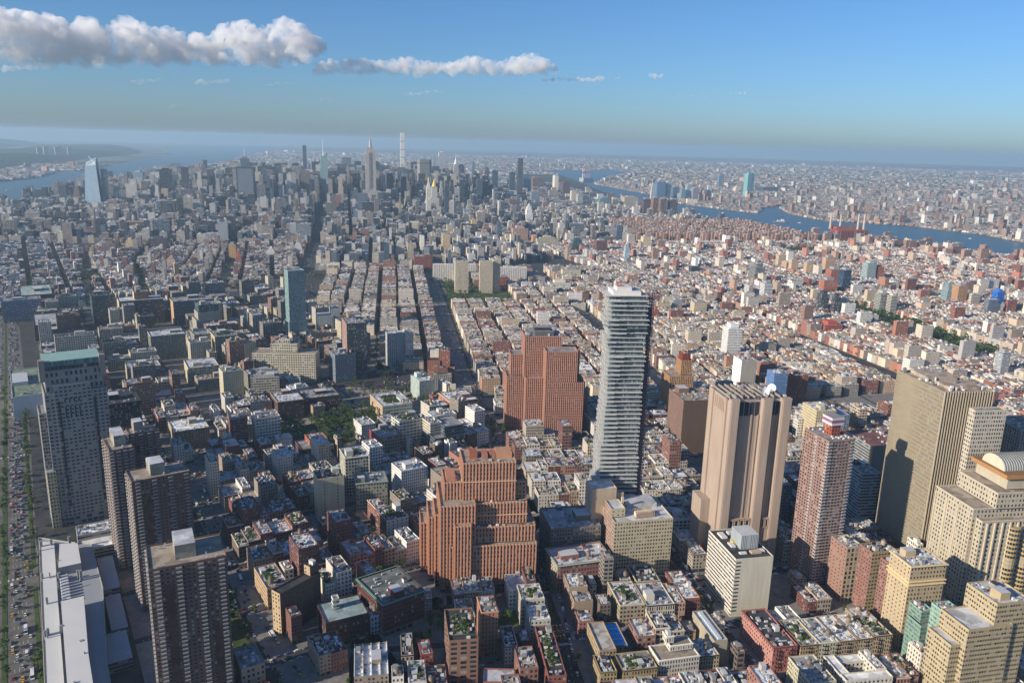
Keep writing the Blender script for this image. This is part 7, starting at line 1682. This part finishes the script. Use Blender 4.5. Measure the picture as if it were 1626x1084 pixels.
# ------------------------------------------------------------------ clouds, far off and above the haze
CLOUDS = [[(3468,26179,3275,146),(3400,25863,3158,127),(3339,25462,3038,179),(3404,25624,2952,130),(3400,26261,2907,130),(3255,25284,2733,178),(3454,26217,2716,176),(3255,25348,2548,158),(3443,26247,2523,182),(3343,25845,2406,164),(3204,25366,2266,147),(3332,25533,2209,176),(3243,25688,2112,180),(3352,25926,2038,177),(3573,26123,3269,163),(3556,26191,3160,144),(3508,25442,2990,130),(3526,25876,2943,152),(3518,26111,2851,158),(3363,25426,2650,160),(3525,26153,2626,153),(3442,25478,2468,153),(3512,25892,2391,137),(3372,25798,2285,190),(3366,25843,2172,156),(3442,26217,2105,134),(3587,25332,3162,204),(3640,25473,3017,262),(3647,26325,2981,272),(3600,25925,2785,265),(3720,26238,2672,200),(3511,25453,2475,178),(3625,25547,2360,198),(3453,25889,2256,184),(3537,26113,2116,198),(3727,25764,3216,215),(3571,25257,3015,175),(3611,25700,2943,245),(3622,26091,2854,228),(3849,26195,2754,189),(3644,25265,2518,212),(3608,25637,2364,197),(3575,26270,2259,222),(3730,26034,2126,265),(3866,25872,3320,125),(3744,25344,3182,111),(3877,25722,3159,108),(3863,25631,3082,134),(3797,25742,2983,156),(3837,25727,2896,146),(3665,25263,2757,110),(3888,26105,2747,159),(3781,25670,2625,149),(3748,25371,2511,130),(3795,25882,2461,117),(3769,25530,2334,103),(3724,25299,2214,139),(3787,25841,2184,108),(3648,25180,2033,101),(4001,26216,3332,186),(3972,25799,3163,231),(3761,25461,3002,227),(4042,26233,3002,159),(3943,25817,2815,227),(3845,25143,2628,160),(3850,26003,2558,229),(3744,25206,2356,190),(3688,25486,2272,198),(3888,25811,2185,202),(3794,25935,2088,217),(4130,26240,3405,125),(4138,26074,3293,105),(3950,25327,3119,144),(3991,25770,3088,128),(3880,25245,2931,103),(4086,25943,2924,131),(4021,25617,2810,145),(4059,25886,2767,111),(3936,25194,2627,121),(3916,25715,2569,151),(3895,25648,2491,128),(3867,25175,2380,150),(3898,25919,2339,118),(4010,26290,2285,145),(3904,26024,2175,114),(3970,26277,2098,148),(4117,25201,3272,178),(4229,25842,3213,175),(4174,25782,3056,229),(4216,25616,2933,216),(4184,26047,2834,160),(4079,25590,2650,204),(3953,25215,2508,155),(4058,25863,2421,228),(4165,26111,2327,180),(3965,25557,2145,181),(4375,25804,3405,139),(4243,25243,3236,130),(4352,26233,3266,181),(4461,26216,3166,171),(4160,25095,2924,148),(4336,25829,2909,177),(4443,26159,2838,121),(4304,25677,2686,163),(4231,25162,2542,129),(4282,25942,2487,154),(4271,25667,2355,132),(4173,25489,2251,153),(4192,25142,2117,136),(4206,25339,2073,129),(4522,26009,3450,124),(4449,25600,3329,140),(4428,25679,3247,157),(4413,25815,3169,103),(4461,25488,3044,154),(4438,25954,2993,105),(4410,25915,2911,157),(4331,25071,2738,105),(4385,25817,2726,157),(4319,25082,2594,137),(4430,25645,2559,114),(4396,26162,2504,106),(4392,26045,2427,107),(4370,25410,2317,115),(4447,26162,2268,146),(4319,25260,2115,150),(4626,25851,3380,177),(4669,25919,3260,191),(4394,25084,3036,209),(4411,25348,2943,153),(4490,25673,2838,175),(4691,26197,2766,173),(4419,25233,2555,140),(4388,25599,2437,224),(4492,26110,2375,218),(4345,25254,2172,186),(4567,26022,2152,159),(4772,25874,3339,219),(4870,25920,3189,279),(4737,25391,2988,262),(4599,25736,2847,242),(4532,25191,2623,240),(4612,25340,2466,176),(4625,25982,2347,270),(4474,25160,2125,266),(4856,25613,3332,154),(4807,25063,3156,188),(4917,25924,3119,179),(4846,25736,2984,200),(4646,25139,2817,175),(4882,26024,2801,172),(4761,25764,2674,129),(4870,25735,2561,178),(4746,25066,2417,183),(4731,25983,2365,191),(4800,25815,2246,126),(4621,25464,2118,159),(4832,25048,3238,153),(5021,25862,3206,191),(4823,25226,3032,170),(4947,25897,3015,203),(4968,25643,2876,148),(4894,25397,2732,179),(4794,25510,2626,126),(4875,25291,2491,145),(4823,25578,2384,174),(4878,26027,2288,176),(4830,25644,2164,127),(4995,25397,3250,148),(4991,25770,3161,177),(5193,26075,3123,134),(4871,25172,2930,186),(5060,25595,2872,157),(5034,26002,2814,156),(4915,25615,2646,138),(4823,25245,2493,189),(4877,25174,2400,166),(4900,25804,2317,184),(4969,25628,2222,121),(4761,25064,2106,132),(5002,25051,3185,150),(5121,25273,3121,167),(5171,25562,3052,135),(5129,25434,2944,194),(5087,25264,2812,125),(5017,25219,2677,171),(4982,25648,2582,138),(5083,25868,2515,166),(4957,25389,2364,178),(5032,25478,2252,125),(4985,25779,2174,141),(5190,25330,3270,139),(5253,25818,3218,139),(5151,24893,3021,122),(5211,25202,2964,125),(5154,25597,2912,170),(5151,25031,2761,144),(5027,24966,2668,159),(5128,25652,2633,139),(5139,25580,2532,144),(5100,25699,2453,168),(5198,25921,2365,122),(5087,25299,2229,173),(5284,25974,2193,152),(5399,25892,3336,183),(5430,26000,3215,214),(5228,25248,3030,214),(5081,24984,2889,157),(5322,25810,2864,175),(5113,25134,2660,173),(5143,24964,2517,226),(5230,25761,2425,176),(5270,25720,2295,179),(5182,25706,2187,188),(5297,24994,3217,202),(5548,25683,3156,181),(5323,25155,2931,168),(5436,25441,2800,173),(5443,25659,2642,229),(5225,25306,2451,169),(5354,25287,2317,185),(5320,25877,2217,240),(5587,25601,3243,208),(5600,25816,3130,168),(5488,24881,2896,247),(5564,25756,2854,176),(5513,25044,2656,192),(5543,25204,2503,248),(5606,25591,2405,262),(5406,25804,2220,168),(5682,25561,3219,172),(5556,25426,3078,192),(5658,25441,2960,181),(5675,25520,2844,143),(5455,25087,2674,144),(5519,25268,2559,165),(5576,25330,2459,146),(5380,24974,2292,215),(5590,25326,2227,183),(5789,25601,3012,152),(5643,24794,2835,156),(5633,25204,2757,166),(5821,25891,2732,173),(5821,25858,2619,166),(5672,24932,2453,169),(5869,25851,2407,157),(5746,25890,2298,147),(5667,25555,2205,137),(5778,25014,2945,147),(5866,25308,2877,143),(5791,24931,2720,142),(5781,25428,2632,127),(5625,24910,2455,118),(5685,25257,2359,168),(5647,24957,2230,135),(5814,25580,2218,139),(5940,25145,3089,190),(5974,25753,3018,233),(5950,25732,2901,156),(5837,24931,2665,220),(6103,25577,2593,188),(6027,25601,2458,155),(5904,25056,2287,206),(6207,25670,3303,214),(6034,24766,3063,206),(6013,25092,2967,189),(6080,25532,2888,184),(6212,25643,2760,252),(6130,25836,2585,245),(6026,25383,2368,266),(6194,25555,2272,265),(6408,25773,3315,205),(6374,25763,3151,238),(6217,25050,2911,221),(6167,25204,2747,194),(6393,25557,2677,227),(6155,25307,2483,179),(6166,24759,2308,193),(6288,25753,2286,250),(6324,25099,3143,203),(6294,24821,3004,238),(6344,25027,2882,191),(6153,24696,2718,186),(6446,25719,2654,235),(6254,24810,2401,240),(6236,24642,2223,234),(6587,25738,3041,174),(6439,24971,2832,211),(6498,25346,2728,159),(6314,25076,2564,190),(6263,25054,2454,216),(6480,25724,2367,143),(6512,25477,2277,151),(6552,24976,2968,200),(6634,25564,2869,169),(6647,25490,2746,237),(6610,25619,2594,246),(6560,25081,2438,178),(6452,25117,2317,241),(6838,25601,3217,125),(6673,25101,3071,133),(6687,24974,2971,153),(6749,25275,2917,106),(6687,25389,2840,153),(6716,25161,2744,152),(6499,24667,2607,111),(6798,25723,2613,105),(6578,24778,2432,150),(6706,25244,2367,149),(6576,24960,2243,147),(6743,24570,3246,129),(6744,24797,3187,134),(6847,24990,3104,161),(6730,24568,2971,119),(6692,24639,2873,104),(6863,25117,2834,164),(6877,24973,2739,158),(6737,24577,2619,164),(6796,24885,2529,130),(6754,24784,2422,144),(6984,25508,2400,143),(6906,25614,2320,113),(7135,25490,3447,133),(7099,25524,3349,161),(6942,25048,3186,157),(6865,24752,3057,162),(7010,25219,3035,144),(6886,24746,2906,160),(7139,25546,2901,119),(6942,24725,2709,113),(6952,25175,2634,107),(7018,25197,2558,135),(6752,24629,2404,113),(7007,25345,2377,160),(6890,25063,2268,164),(7215,25243,3372,196),(7148,25069,3190,181),(7258,25335,3105,231),(7084,24549,2863,200),(7120,24676,2736,161),(7164,25237,2644,215),(6871,24587,2430,200),(7014,24933,2341,172),(7327,25229,3346,183),(7055,24593,3138,185),(7160,24892,3033,169),(7335,25213,2945,150),(7020,24686,2736,223),(7212,24760,2645,147),(7147,25037,2524,216),(7217,25437,2403,152),(7406,24967,3285,162),(7481,25359,3213,161),(7352,24930,3043,139),(7334,24474,2892,188),(7582,25383,2850,168),(7390,24868,2685,137),(7152,24557,2513,177),(7411,25023,2443,135),(7369,24875,2309,132),(7365,24331,3168,145),(7546,24653,3094,118),(7392,24481,2963,188),(7392,24817,2860,128),(7496,24690,2757,176),(7727,25404,2712,183),(7353,24389,2488,135),(7446,24676,2393,186),(7222,24404,2267,141),(7593,24735,3143,158),(7598,24698,3048,160),(7482,24695,2933,171),(7573,24499,2833,147),(7466,24690,2700,156),(7716,25268,2627,165),(7659,25371,2489,198),(7543,24934,2335,155),(7762,24927,3089,183),(7640,24553,2919,202),(7920,25351,2846,176),(7576,24290,2600,223),(7704,24858,2519,215),(7656,24899,2392,202),(7854,24815,3090,203),(7926,25321,2994,228),(7986,24881,2811,259),(7668,24380,2605,224),(7689,24363,2457,199),(7931,24897,2372,243),(7824,24204,3057,202),(8062,24591,2976,185),(8086,25081,2887,184),(7989,24717,2716,180),(8112,25344,2618,269),(7947,24734,2442,213),(8043,24542,3161,153),(7915,24266,3021,164),(8062,24674,2950,157),(8046,24641,2826,133),(8134,24987,2734,192),(8104,24829,2624,147),(8255,25142,2532,177),(8120,24686,2374,141),(8245,24577,3145,163),(8043,24245,2972,131),(8362,24948,2952,152),(8114,24496,2759,183),(8266,24624,2638,206),(8366,24840,2519,135),(8200,24750,2376,167),(8295,24259,3015,189),(8397,24838,2944,161),(8339,24201,2737,159),(8463,25122,2687,253),(8595,25187,2583,243),(8608,25169,2458,190),(8552,24548,3039,166),(8577,24379,2924,173),(8588,24642,2792,213),(8546,24910,2671,135),(8450,24257,2472,196),(8543,24750,2398,193),(8641,24337,3080,126),(8718,24358,2993,136),(8452,24057,2840,126),(8786,24776,2824,157),(8627,24340,2686,134),(8711,24591,2606,127),(8740,24547,2518,124),(8772,24961,2438,167),(8901,24742,3119,163),(8975,24728,3010,191),(8917,24994,2913,193),(8860,24899,2781,141),(8667,24083,2579,191),(8917,24911,2549,143),(8862,24943,2432,150),(8816,24080,3097,135),(8791,24206,2989,127),(8999,24749,2932,132),(9094,24870,2831,168),(8816,23922,2625,113),(9014,24752,2593,131),(9038,24872,2479,176),(9006,24343,3025,164),(8964,24076,2872,169),(8865,24140,2723,158),(8833,24138,2615,169),(9078,24832,2539,174),(9199,24667,2445,174),(9086,24070,3030,142),(9198,24650,2954,127),(9315,24701,2851,155),(9040,24093,2673,161),(9346,24791,2637,170),(9252,24463,2508,175),(8890,23894,2371,143),(9249,24187,3154,137),(9266,24106,3048,118),(9208,23942,2915,174),(9277,24470,2841,160),(9197,24243,2711,164),(9514,24793,2675,174),(9172,24283,2515,166),(9215,24419,2437,171),(9577,24707,3324,149),(9223,23693,3104,128),(9232,24084,3034,135),(9586,24709,2989,164),(9357,24475,2820,139),(9491,24660,2724,192),(9262,23756,2552,167),(9568,24570,2503,151),(9416,23943,3311,161),(9499,23984,3188,180),(9477,24043,3052,193),(9581,24224,2972,174),(9569,24640,2883,183),(9532,24419,2756,176),(9512,24465,2648,138),(9425,23900,2491,149),(9485,24484,2458,182),(9624,24012,3410,139),(9735,24557,3345,121),(9768,24256,3237,118),(9466,23812,3058,130),(9665,24016,3006,137),(9759,24330,2910,152),(9723,24323,2801,153),(9468,23878,2622,122),(9535,23828,2496,153),(9648,24472,2460,128),(9656,23629,3427,145),(9844,24111,3372,131),(9877,24432,3310,173),(9694,23760,3141,158),(9543,23589,2991,146),(10057,24600,2985,156),(10007,24431,2848,185),(9824,24368,2712,129),(9941,24362,2598,152),(9876,24469,2481,149),(9951,24007,3493,193),(10087,24518,3371,167),(10248,24510,3245,256),(9995,24288,3085,202),(10056,24298,2916,198),(9774,23530,2663,236),(9885,23649,2513,217),(10143,24025,3485,170),(10340,24244,3384,219),(9925,23444,3128,174),(10259,24421,3108,221),(10348,24403,2973,196),(9863,23479,2761,162),(10224,24213,2681,168),(10257,24185,2549,182),(10169,23683,3334,155),(10343,23958,3258,141),(10168,23529,3081,200),(10236,23823,2988,202),(10506,24327,2910,169),(10263,23800,2753,132),(10186,23930,2623,188),(10146,23732,2481,161),(10459,24062,3271,219),(10492,23812,3085,187),(10214,23778,2925,207),(10261,23948,2737,231),(10345,24035,2555,206),(10690,24285,3435,129),(10391,23592,3249,114),(10322,23473,3135,143),(10300,23552,3053,155),(10385,23530,2955,122),(10456,23868,2884,145),(10269,23408,2721,128),(10296,23477,2622,123),(10474,23751,2576,133),(10180,23299,2434,154),(10590,23615,3425,143),(10749,24211,3365,164),(10567,23484,3167,134),(10615,23867,3096,180),(10764,23916,2998,151),(10799,23929,2893,184),(10871,24247,2794,183),(10584,23782,2638,172),(10507,23404,2491,164),(10886,23937,3545,134),(10649,23265,3352,139),(10785,23583,3298,118),(10550,23196,3158,135),(10530,23412,3060,166),(10641,23452,2982,107),(10799,23807,2924,170),(10871,24149,2862,166),(10526,23232,2654,138),(10950,24198,2624,139),(10596,23521,2482,123),(10785,23394,3544,126),(10697,23097,3415,154),(10762,23422,3368,156),(10600,23102,3210,111),(10776,23505,3146,143),(10939,23892,3071,122),(10815,23705,2945,135),(10721,23360,2812,148),(11105,24142,2786,158),(10995,24089,2689,122),(10976,23742,2581,157),(10716,23403,2483,155),(11007,23418,3588,194),(10888,23065,3375,154),(11120,23845,3322,210),(11222,23650,3161,182),(11052,23804,2972,235),(11135,23727,2834,218),(11038,23522,2692,220),(10926,23611,2552,215),(11111,23349,3681,137),(11078,23258,3576,142),(10888,23068,3440,123),(11199,23608,3406,124),(11205,23566,3281,135),(11379,23949,3195,123),(11078,23449,3024,169),(11325,24071,2966,123),(10927,23045,2750,130),(11070,23522,2685,143),(11214,23472,2582,153),(11362,23522,3650,126),(11518,23827,3596,144),(11412,23463,3465,145),(11471,23578,3373,161),(11550,23780,3315,135),(11470,23988,3219,106),(11076,23035,3004,159),(11467,23786,2974,139),(11238,23321,2822,150),(11369,23687,2736,127),(11371,23807,2649,111),(11105,22988,2498,109),(11215,22878,3420,210),(11793,23717,3386,202),(11360,23448,3166,189),(11683,23679,3051,246),(11118,23027,2811,177),(11454,23396,2708,172),(11501,23419,2609,197),(11325,22886,3393,195),(11675,23446,3348,165),(11394,23067,3113,191),(11671,23415,3029,202),(11291,22979,2808,174),(11553,23565,2724,235),(11739,23314,3367,196),(11783,23515,3247,252),(11788,23385,3087,163),(11826,23560,2929,180),(11340,22751,2686,187),(11596,22744,3260,160),(11692,23110,3179,198),(11735,23096,3054,181),(11759,23195,2958,159),(11937,23260,2851,168),(11848,22943,3176,178),(11776,22914,3012,202),(11702,22947,2877,148),(11928,22888,3090,158),(12034,23067,3003,186),(12295,23488,2980,154)],[(12266,23853,2581,102),(12416,24088,2512,105),(12485,24238,2438,127),(12469,24241,2371,106),(12445,23970,2577,150),(12357,23730,2451,176),(12338,23946,2369,165),(12601,24049,2615,145),(12555,24008,2519,180),(12371,23723,2401,162),(12618,23864,2612,156),(12721,24072,2517,159),(12458,23770,2373,168),(12860,24033,2714,99),(12771,24008,2637,102),(12813,23947,2568,108),(12822,24056,2492,107),(12732,23794,2390,79),(12725,23610,2683,108),(12874,23967,2623,129),(12815,23713,2503,92),(12735,23533,2398,135),(12982,23901,2709,130),(12781,23532,2583,128),(12950,24013,2499,116),(13076,23970,2415,123),(12981,23535,2697,133),(12910,23597,2577,154),(13100,23934,2499,119),(13135,23631,2405,127),(13237,23715,2759,107),(13071,23432,2649,86),(13206,23650,2602,95),(13029,23507,2500,113),(13221,23654,2445,126),(13259,23403,2716,150),(13276,23376,2590,193),(13281,23458,2474,147),(13396,23415,2772,94),(13411,23417,2689,122),(13370,23446,2621,88),(13468,23646,2569,107),(13219,23238,2460,90),(13410,23579,2412,105),(13511,23282,2726,130),(13389,23245,2599,106),(13486,23138,2486,114),(13429,23247,2408,146),(13744,23473,2726,151),(13720,23521,2592,163),(13655,23440,2444,136),(13898,23458,2717,160),(13821,23343,2596,129),(13836,23215,2480,202),(13969,23364,2751,110),(13970,23324,2677,111),(13685,22954,2537,113),(13920,23420,2478,102),(13969,23049,2680,152),(14104,23107,2547,137),(14017,23218,2459,131),(14176,23123,2746,114),(14158,23016,2663,106),(14033,22912,2562,128),(14041,22767,2450,112),(14264,22953,2733,144),(14224,22926,2608,116),(14365,22924,2508,135),(14382,22807,2749,146),(14524,22864,2629,155),(14519,22996,2497,175),(14417,22694,2800,94),(14355,22697,2712,92),(14476,22680,2661,115),(14526,22751,2576,99),(14499,22886,2509,97),(14630,22976,2467,88),(14483,22479,2782,125),(14679,22850,2734,112),(14715,22765,2626,122),(14696,22942,2517,139),(14866,22909,2860,111),(14611,22466,2721,112),(14854,22921,2664,121),(14718,22622,2565,109),(14627,22548,2463,100),(14803,22514,2830,131),(14683,22500,2716,109),(14913,22702,2625,121),(14676,22482,2476,129),(14796,22316,2774,155),(14813,22259,2654,130),(14965,22752,2566,171),(15200,22629,2805,135),(15126,22424,2678,146),(14929,22172,2565,156),(15016,22340,2484,172),(15024,22162,2728,144),(15247,22507,2644,146),(15069,22158,2518,156),(15220,22168,2697,154),(15374,22413,2568,148),(15337,22176,2698,140),(15310,22043,2570,179),(15423,22428,2520,121),(15600,22381,2695,153),(15381,22141,2560,163),(15554,22165,2680,133),(15298,21970,2538,113),(15579,21967,2667,153),(15416,21871,2528,130),(15764,22057,2740,103),(15879,22156,2687,122),(15714,22096,2584,116),(15750,22074,2511,117),(15638,21673,2733,90),(15922,21953,2711,114),(15802,21818,2614,102),(15774,21842,2545,92),(15842,22037,2511,113),(15816,21692,2720,135),(16008,22039,2654,115),(15872,21619,2515,169),(16095,21829,2761,148),(16114,21770,2641,163),(15960,21773,2533,158),(16090,21632,2786,146),(16013,21441,2636,143),(16034,21733,2550,129),(16165,21560,2844,118),(16029,21506,2756,97),(16057,21364,2656,139),(16104,21613,2560,124),(16344,21574,2895,124),(16207,21493,2797,148),(16410,21733,2720,131),(16339,21555,2591,111),(16492,21567,2916,154),(16485,21511,2768,164),(16433,21372,2654,140),(16504,21569,2566,185),(16433,21293,2963,118),(16420,21238,2875,128),(16400,21335,2781,149),(16540,21487,2715,100),(16308,21250,2589,139),(16426,21165,2526,129),(16699,21423,2967,149),(16545,21334,2809,149),(16451,21246,2697,184),(16714,21504,2592,187),(16863,21404,2956,133),(16640,20998,2790,105),(16627,21253,2685,125),(16880,21305,2615,114),(16971,21253,2943,94),(16739,20899,2843,91),(16792,21033,2783,116),(16891,21080,2723,105),(16724,20858,2624,114),(16970,21322,2584,119),(16852,20932,2831,155),(16955,20913,2709,175),(16919,20888,2567,165),(16974,20882,2811,148),(17193,20975,2736,143),(17067,21166,2610,122),(17128,20908,2855,91),(16967,20814,2759,103),(17305,21113,2724,80),(17018,20773,2626,75),(17188,20903,2571,103),(17333,21009,2845,155),(17141,20913,2700,200),(17228,20747,2581,154),(17426,20849,2946,93),(17445,20876,2864,113),(17198,20500,2744,101),(17270,20550,2687,82),(17276,20668,2607,116),(17516,20931,2583,115),(17342,20501,2917,143),(17432,20537,2808,146),(17524,20793,2688,147),(17456,20730,2592,118),(17364,20339,2984,95),(17327,20394,2908,119),(17645,20722,2889,81),(17408,20393,2771,116),(17374,20367,2705,98),(17413,20400,2631,122),(17420,20310,2550,79),(17714,20589,3019,137),(17496,20263,2892,127),(17754,20687,2812,143),(17607,20597,2687,138),(17696,20671,2604,178),(17613,20323,3019,138),(17835,20599,2932,135),(17464,20242,2790,150),(17678,20466,2709,162),(17501,20213,2596,113),(17956,20567,3132,92),(17882,20449,3043,90),(17835,20349,2952,96),(17923,20458,2897,77),(17852,20375,2797,100),(17771,20435,2727,111),(17718,20247,2635,92),(17657,20179,2558,99),(17908,20298,3105,140),(17720,20231,2981,168),(17690,20120,2882,175),(17751,20139,2755,143),(17695,20160,2655,167),(18037,20305,2614,164),(18100,20345,3123,102),(17940,20097,3015,103),(17848,19953,2932,124),(17968,20102,2863,90),(17765,19961,2769,116),(18031,20255,2732,109),(17838,20108,2614,94),(18227,20297,3095,98),(17940,20044,2969,107),(18212,20326,2929,88),(18044,19982,2833,114),(17987,19924,2755,92),(18017,20023,2690,79),(18093,20153,2618,121),(18063,19981,2991,146),(17937,19825,2864,122),(18050,19804,2778,178),(17943,19996,2659,144),(18116,19884,2948,156),(18322,20191,2830,198),(18213,20080,2677,163),(18383,19923,2974,95),(18330,19802,2889,96),(18150,19699,2798,122),(18351,19844,2756,112),(18302,19896,2678,94),(18418,20044,2630,97),(18288,19561,2817,96),(18612,19798,2765,102),(18517,19773,2667,83),(18433,19622,2592,101)],[(18557,20312,2407,79),(18616,20258,2394,87),(18674,20204,2392,70),(18731,20151,2430,57),(18790,20097,2421,79),(18918,19976,2455,54),(18984,19913,2436,91),(19048,19852,2464,91),(19114,19789,2460,60),(19179,19725,2447,90),(19243,19663,2469,67),(19309,19598,2433,82),(19372,19536,2463,97),(19436,19472,2454,56),(19501,19407,2432,90),(19563,19344,2474,66),(19626,19280,2468,100),(19690,19215,2447,61),(19753,19150,2445,96),(19814,19086,2482,68),(19876,19022,2487,87),(19938,18957,2490,97),(20931,17853,2621,61),(20977,17799,2621,73),(21024,17743,2585,56),(21069,17690,2595,81),(21115,17635,2588,48),(21160,17581,2590,68),(21202,17530,2640,51),(20099,18786,2520,26),(20131,18752,2504,31),(20160,18720,2524,29),(20191,18687,2506,37),(20222,18654,2507,33),(20252,18621,2521,46),(20282,18588,2523,40),(20312,18555,2515,29),(22530,15785,2083,38),(22555,15749,2076,37),(22578,15715,2090,44),(22604,15678,2056,33),(22626,15647,2108,40),(22651,15610,2089,49),(22676,15574,2069,48),(22699,15541,2103,47),(22722,15507,2113,38),(22746,15472,2112,32),(22770,15436,2112,44),(22796,15397,2061,33),(21532,17123,1999,21),(21553,17096,2010,36),(21575,17069,2017,22),(21596,17042,2026,40),(21618,17013,2015,26),(21640,16986,2019,28),(21663,16957,1996,21),(21683,16931,2027,34),(21705,16903,2012,36),(21727,16874,2000,30),(21749,16846,1997,36),(21768,16821,2032,37),(21792,16790,1988,35),(21812,16764,2017,35),(21833,16736,2012,24),(21854,16709,2018,24),(21874,16683,2037,22),(21896,16654,2017,29),(21918,16625,2011,23),(21939,16597,2007,39),(21959,16571,2025,32),(21982,16540,1986,25),(22001,16514,2015,21),(22022,16487,2014,39),(22044,16457,1991,28),(22065,16430,1995,41)],[(9585,26858,1968,66),(9671,26827,1991,74),(9758,26796,2039,103),(9840,26766,1986,80),(9924,26735,1988,59),(10012,26702,2034,62),(10096,26670,2017,63),(10183,26637,2054,92),(10268,26605,2051,106),(10353,26572,2052,75),(10438,26538,2052,94),(10527,26503,2125,67),(7854,27415,1926,75),(7916,27397,1946,71),(7978,27379,1952,79),(8035,27362,1897,76),(8100,27343,1948,62),(8162,27325,1946,49),(8225,27306,1967,46),(8286,27287,1965,58),(8351,27268,1999,45),(8409,27250,1952,76),(8472,27230,1963,62),(8537,27210,2009,52),(8601,27190,2034,65),(15493,23939,1871,63),(15567,23890,1864,83),(15642,23842,1879,51),(15716,23793,1916,87),(15790,23744,1905,73),(15864,23694,1909,78),(15938,23645,1897,90),(16012,23595,1962,65),(16086,23544,1927,57),(16159,23494,1974,93),(16232,23443,1972,56),(16306,23392,2006,65),(16379,23341,2015,72),(16452,23290,1976,76),(16525,23238,1980,66),(16598,23186,2036,69),(8835,27114,1207,73),(8897,27094,1195,51),(8964,27072,1249,79),(9023,27052,1189,41),(9091,27030,1264,55),(9155,27008,1266,53),(11455,26115,2035,38),(11512,26090,2045,54),(11566,26066,1995,69),(11622,26041,2010,55),(11679,26015,2029,67),(11734,25990,2010,60),(11791,25965,2035,51),(11849,25938,2065,46),(11904,25913,2054,69),(11961,25887,2059,64),(12016,25861,2045,59),(12073,25835,2070,47),(12131,25807,2110,39),(12187,25781,2110,46),(12244,25754,2116,36),(12298,25728,2071,54),(12356,25700,2123,41),(12411,25674,2093,60),(4476,28165,2060,60),(4548,28154,2047,99),(4628,28141,2104,97),(4699,28129,2078,67),(4774,28116,2097,90),(4850,28103,2110,66),(4926,28090,2127,88),(5001,28077,2136,65),(5076,28063,2137,72),(5152,28049,2155,92),(5228,28035,2160,91),(5303,28021,2159,74),(5378,28007,2157,107),(5461,27991,2229,72),(5534,27976,2203,86),(5609,27961,2188,75),(5689,27945,2229,107),(13155,25300,1633,46),(13220,25267,1611,43),(13286,25232,1647,53),(13351,25197,1661,50),(13415,25163,1613,54)]]
def cloud(name, label, S, vox, disp, scale, dens, nsc, zb, zt):
    mb = MB(); n1, n2 = 12, 8
    for (x, y, z, q) in S:
        ring = [[(x+q*math.sin(math.pi*j/n2)*math.cos(2*math.pi*i/n1), y+q*math.sin(math.pi*j/n2)*math.sin(2*math.pi*i/n1), z+q*.82*math.cos(math.pi*j/n2)) for i in range(n1)] for j in range(n2+1)]
        for j in range(n2):
            for i in range(n1):
                k = (i+1) % n1
                if j == 0: f_ = [ring[0][0], ring[1][i], ring[1][k]]
                elif j == n2-1: f_ = [ring[j][i], ring[n2][0], ring[j][k]]
                else: f_ = [ring[j][i], ring[j+1][i], ring[j+1][k], ring[j][k]]
                mb.face(f_, (1, 1, 1, 0))
    org = (S[0][0], S[0][1], S[0][2]); 
    m = bpy.data.materials.new(name+"_vapour"); m.use_nodes = True; nt = m.node_tree; nt.nodes.clear()
    oo = nt.nodes.new("ShaderNodeOutputMaterial"); pv = nt.nodes.new("ShaderNodeVolumeScatter")
    pv.inputs['Color'].default_value = (1, 1, 1, 1); pv.inputs['Anisotropy'].default_value = 0.0; N = NB(nt)
    geo = N.n("ShaderNodeNewGeometry"); ns = N.n("ShaderNodeTexNoise"); ns.inputs['Scale'].default_value = nsc; ns.inputs['Detail'].default_value = 5; ns.inputs['Roughness'].default_value = .68
    N.l(geo.outputs['Position'], ns.inputs['Vector'])
    mr = N.n("ShaderNodeMapRange"); mr.inputs[1].default_value = .36; mr.inputs[2].default_value = .60; mr.inputs[3].default_value = 0; mr.inputs[4].default_value = dens; N.l(ns.outputs[0], mr.inputs[0])
    sp = N.n("ShaderNodeSeparateXYZ"); N.l(geo.outputs['Position'], sp.inputs[0])
    mz = N.n("ShaderNodeMapRange"); mz.inputs[1].default_value = zb; mz.inputs[2].default_value = zt; mz.inputs[3].default_value = .10; mz.inputs[4].default_value = 1; N.l(sp.outputs[2], mz.inputs[0])
    N.l(N.math('MULTIPLY', mr.outputs[0], mz.outputs[0]), pv.inputs['Density'])
    nt.links.new(pv.outputs[0], oo.inputs['Volume'])
    o = mb.build(name, [m], None, org); tag(o, label, "cloud"); 
    md = o.modifiers.new("merge", 'REMESH'); md.mode = 'VOXEL'; md.voxel_size = vox
    for k, (st, sc2) in enumerate(((disp, scale), (disp*.55, scale*.38))):
        tx = bpy.data.textures.new("billow", 'CLOUDS'); tx.noise_scale = sc2; tx.noise_depth = 3
        dm = o.modifiers.new("billow", 'DISPLACE'); dm.texture = tx; dm.strength = st; dm.texture_coords = 'GLOBAL'; dm.mid_level = .5
cloud("cloud", "long bank of heaped white clouds over the left half of the sky", CLOUDS[0], 58, 300, 400, .0062, .0024, 1900, 3050)
cloud("cloud", "thinner second row of low white clouds right of the long bank", CLOUDS[1], 48, 220, 320, .0050, .003, 2100, 2700)
cloud("cloud", "few tiny scattered white clouds, far right of the cloud rows", CLOUDS[2], 40, 130, 240, .006, .003, 1000, 2000)
cloud("cloud", "faint thin wisps of cloud hanging under the long bank", CLOUDS[3], 45, 160, 260, .0030, .003, 1000, 2000)
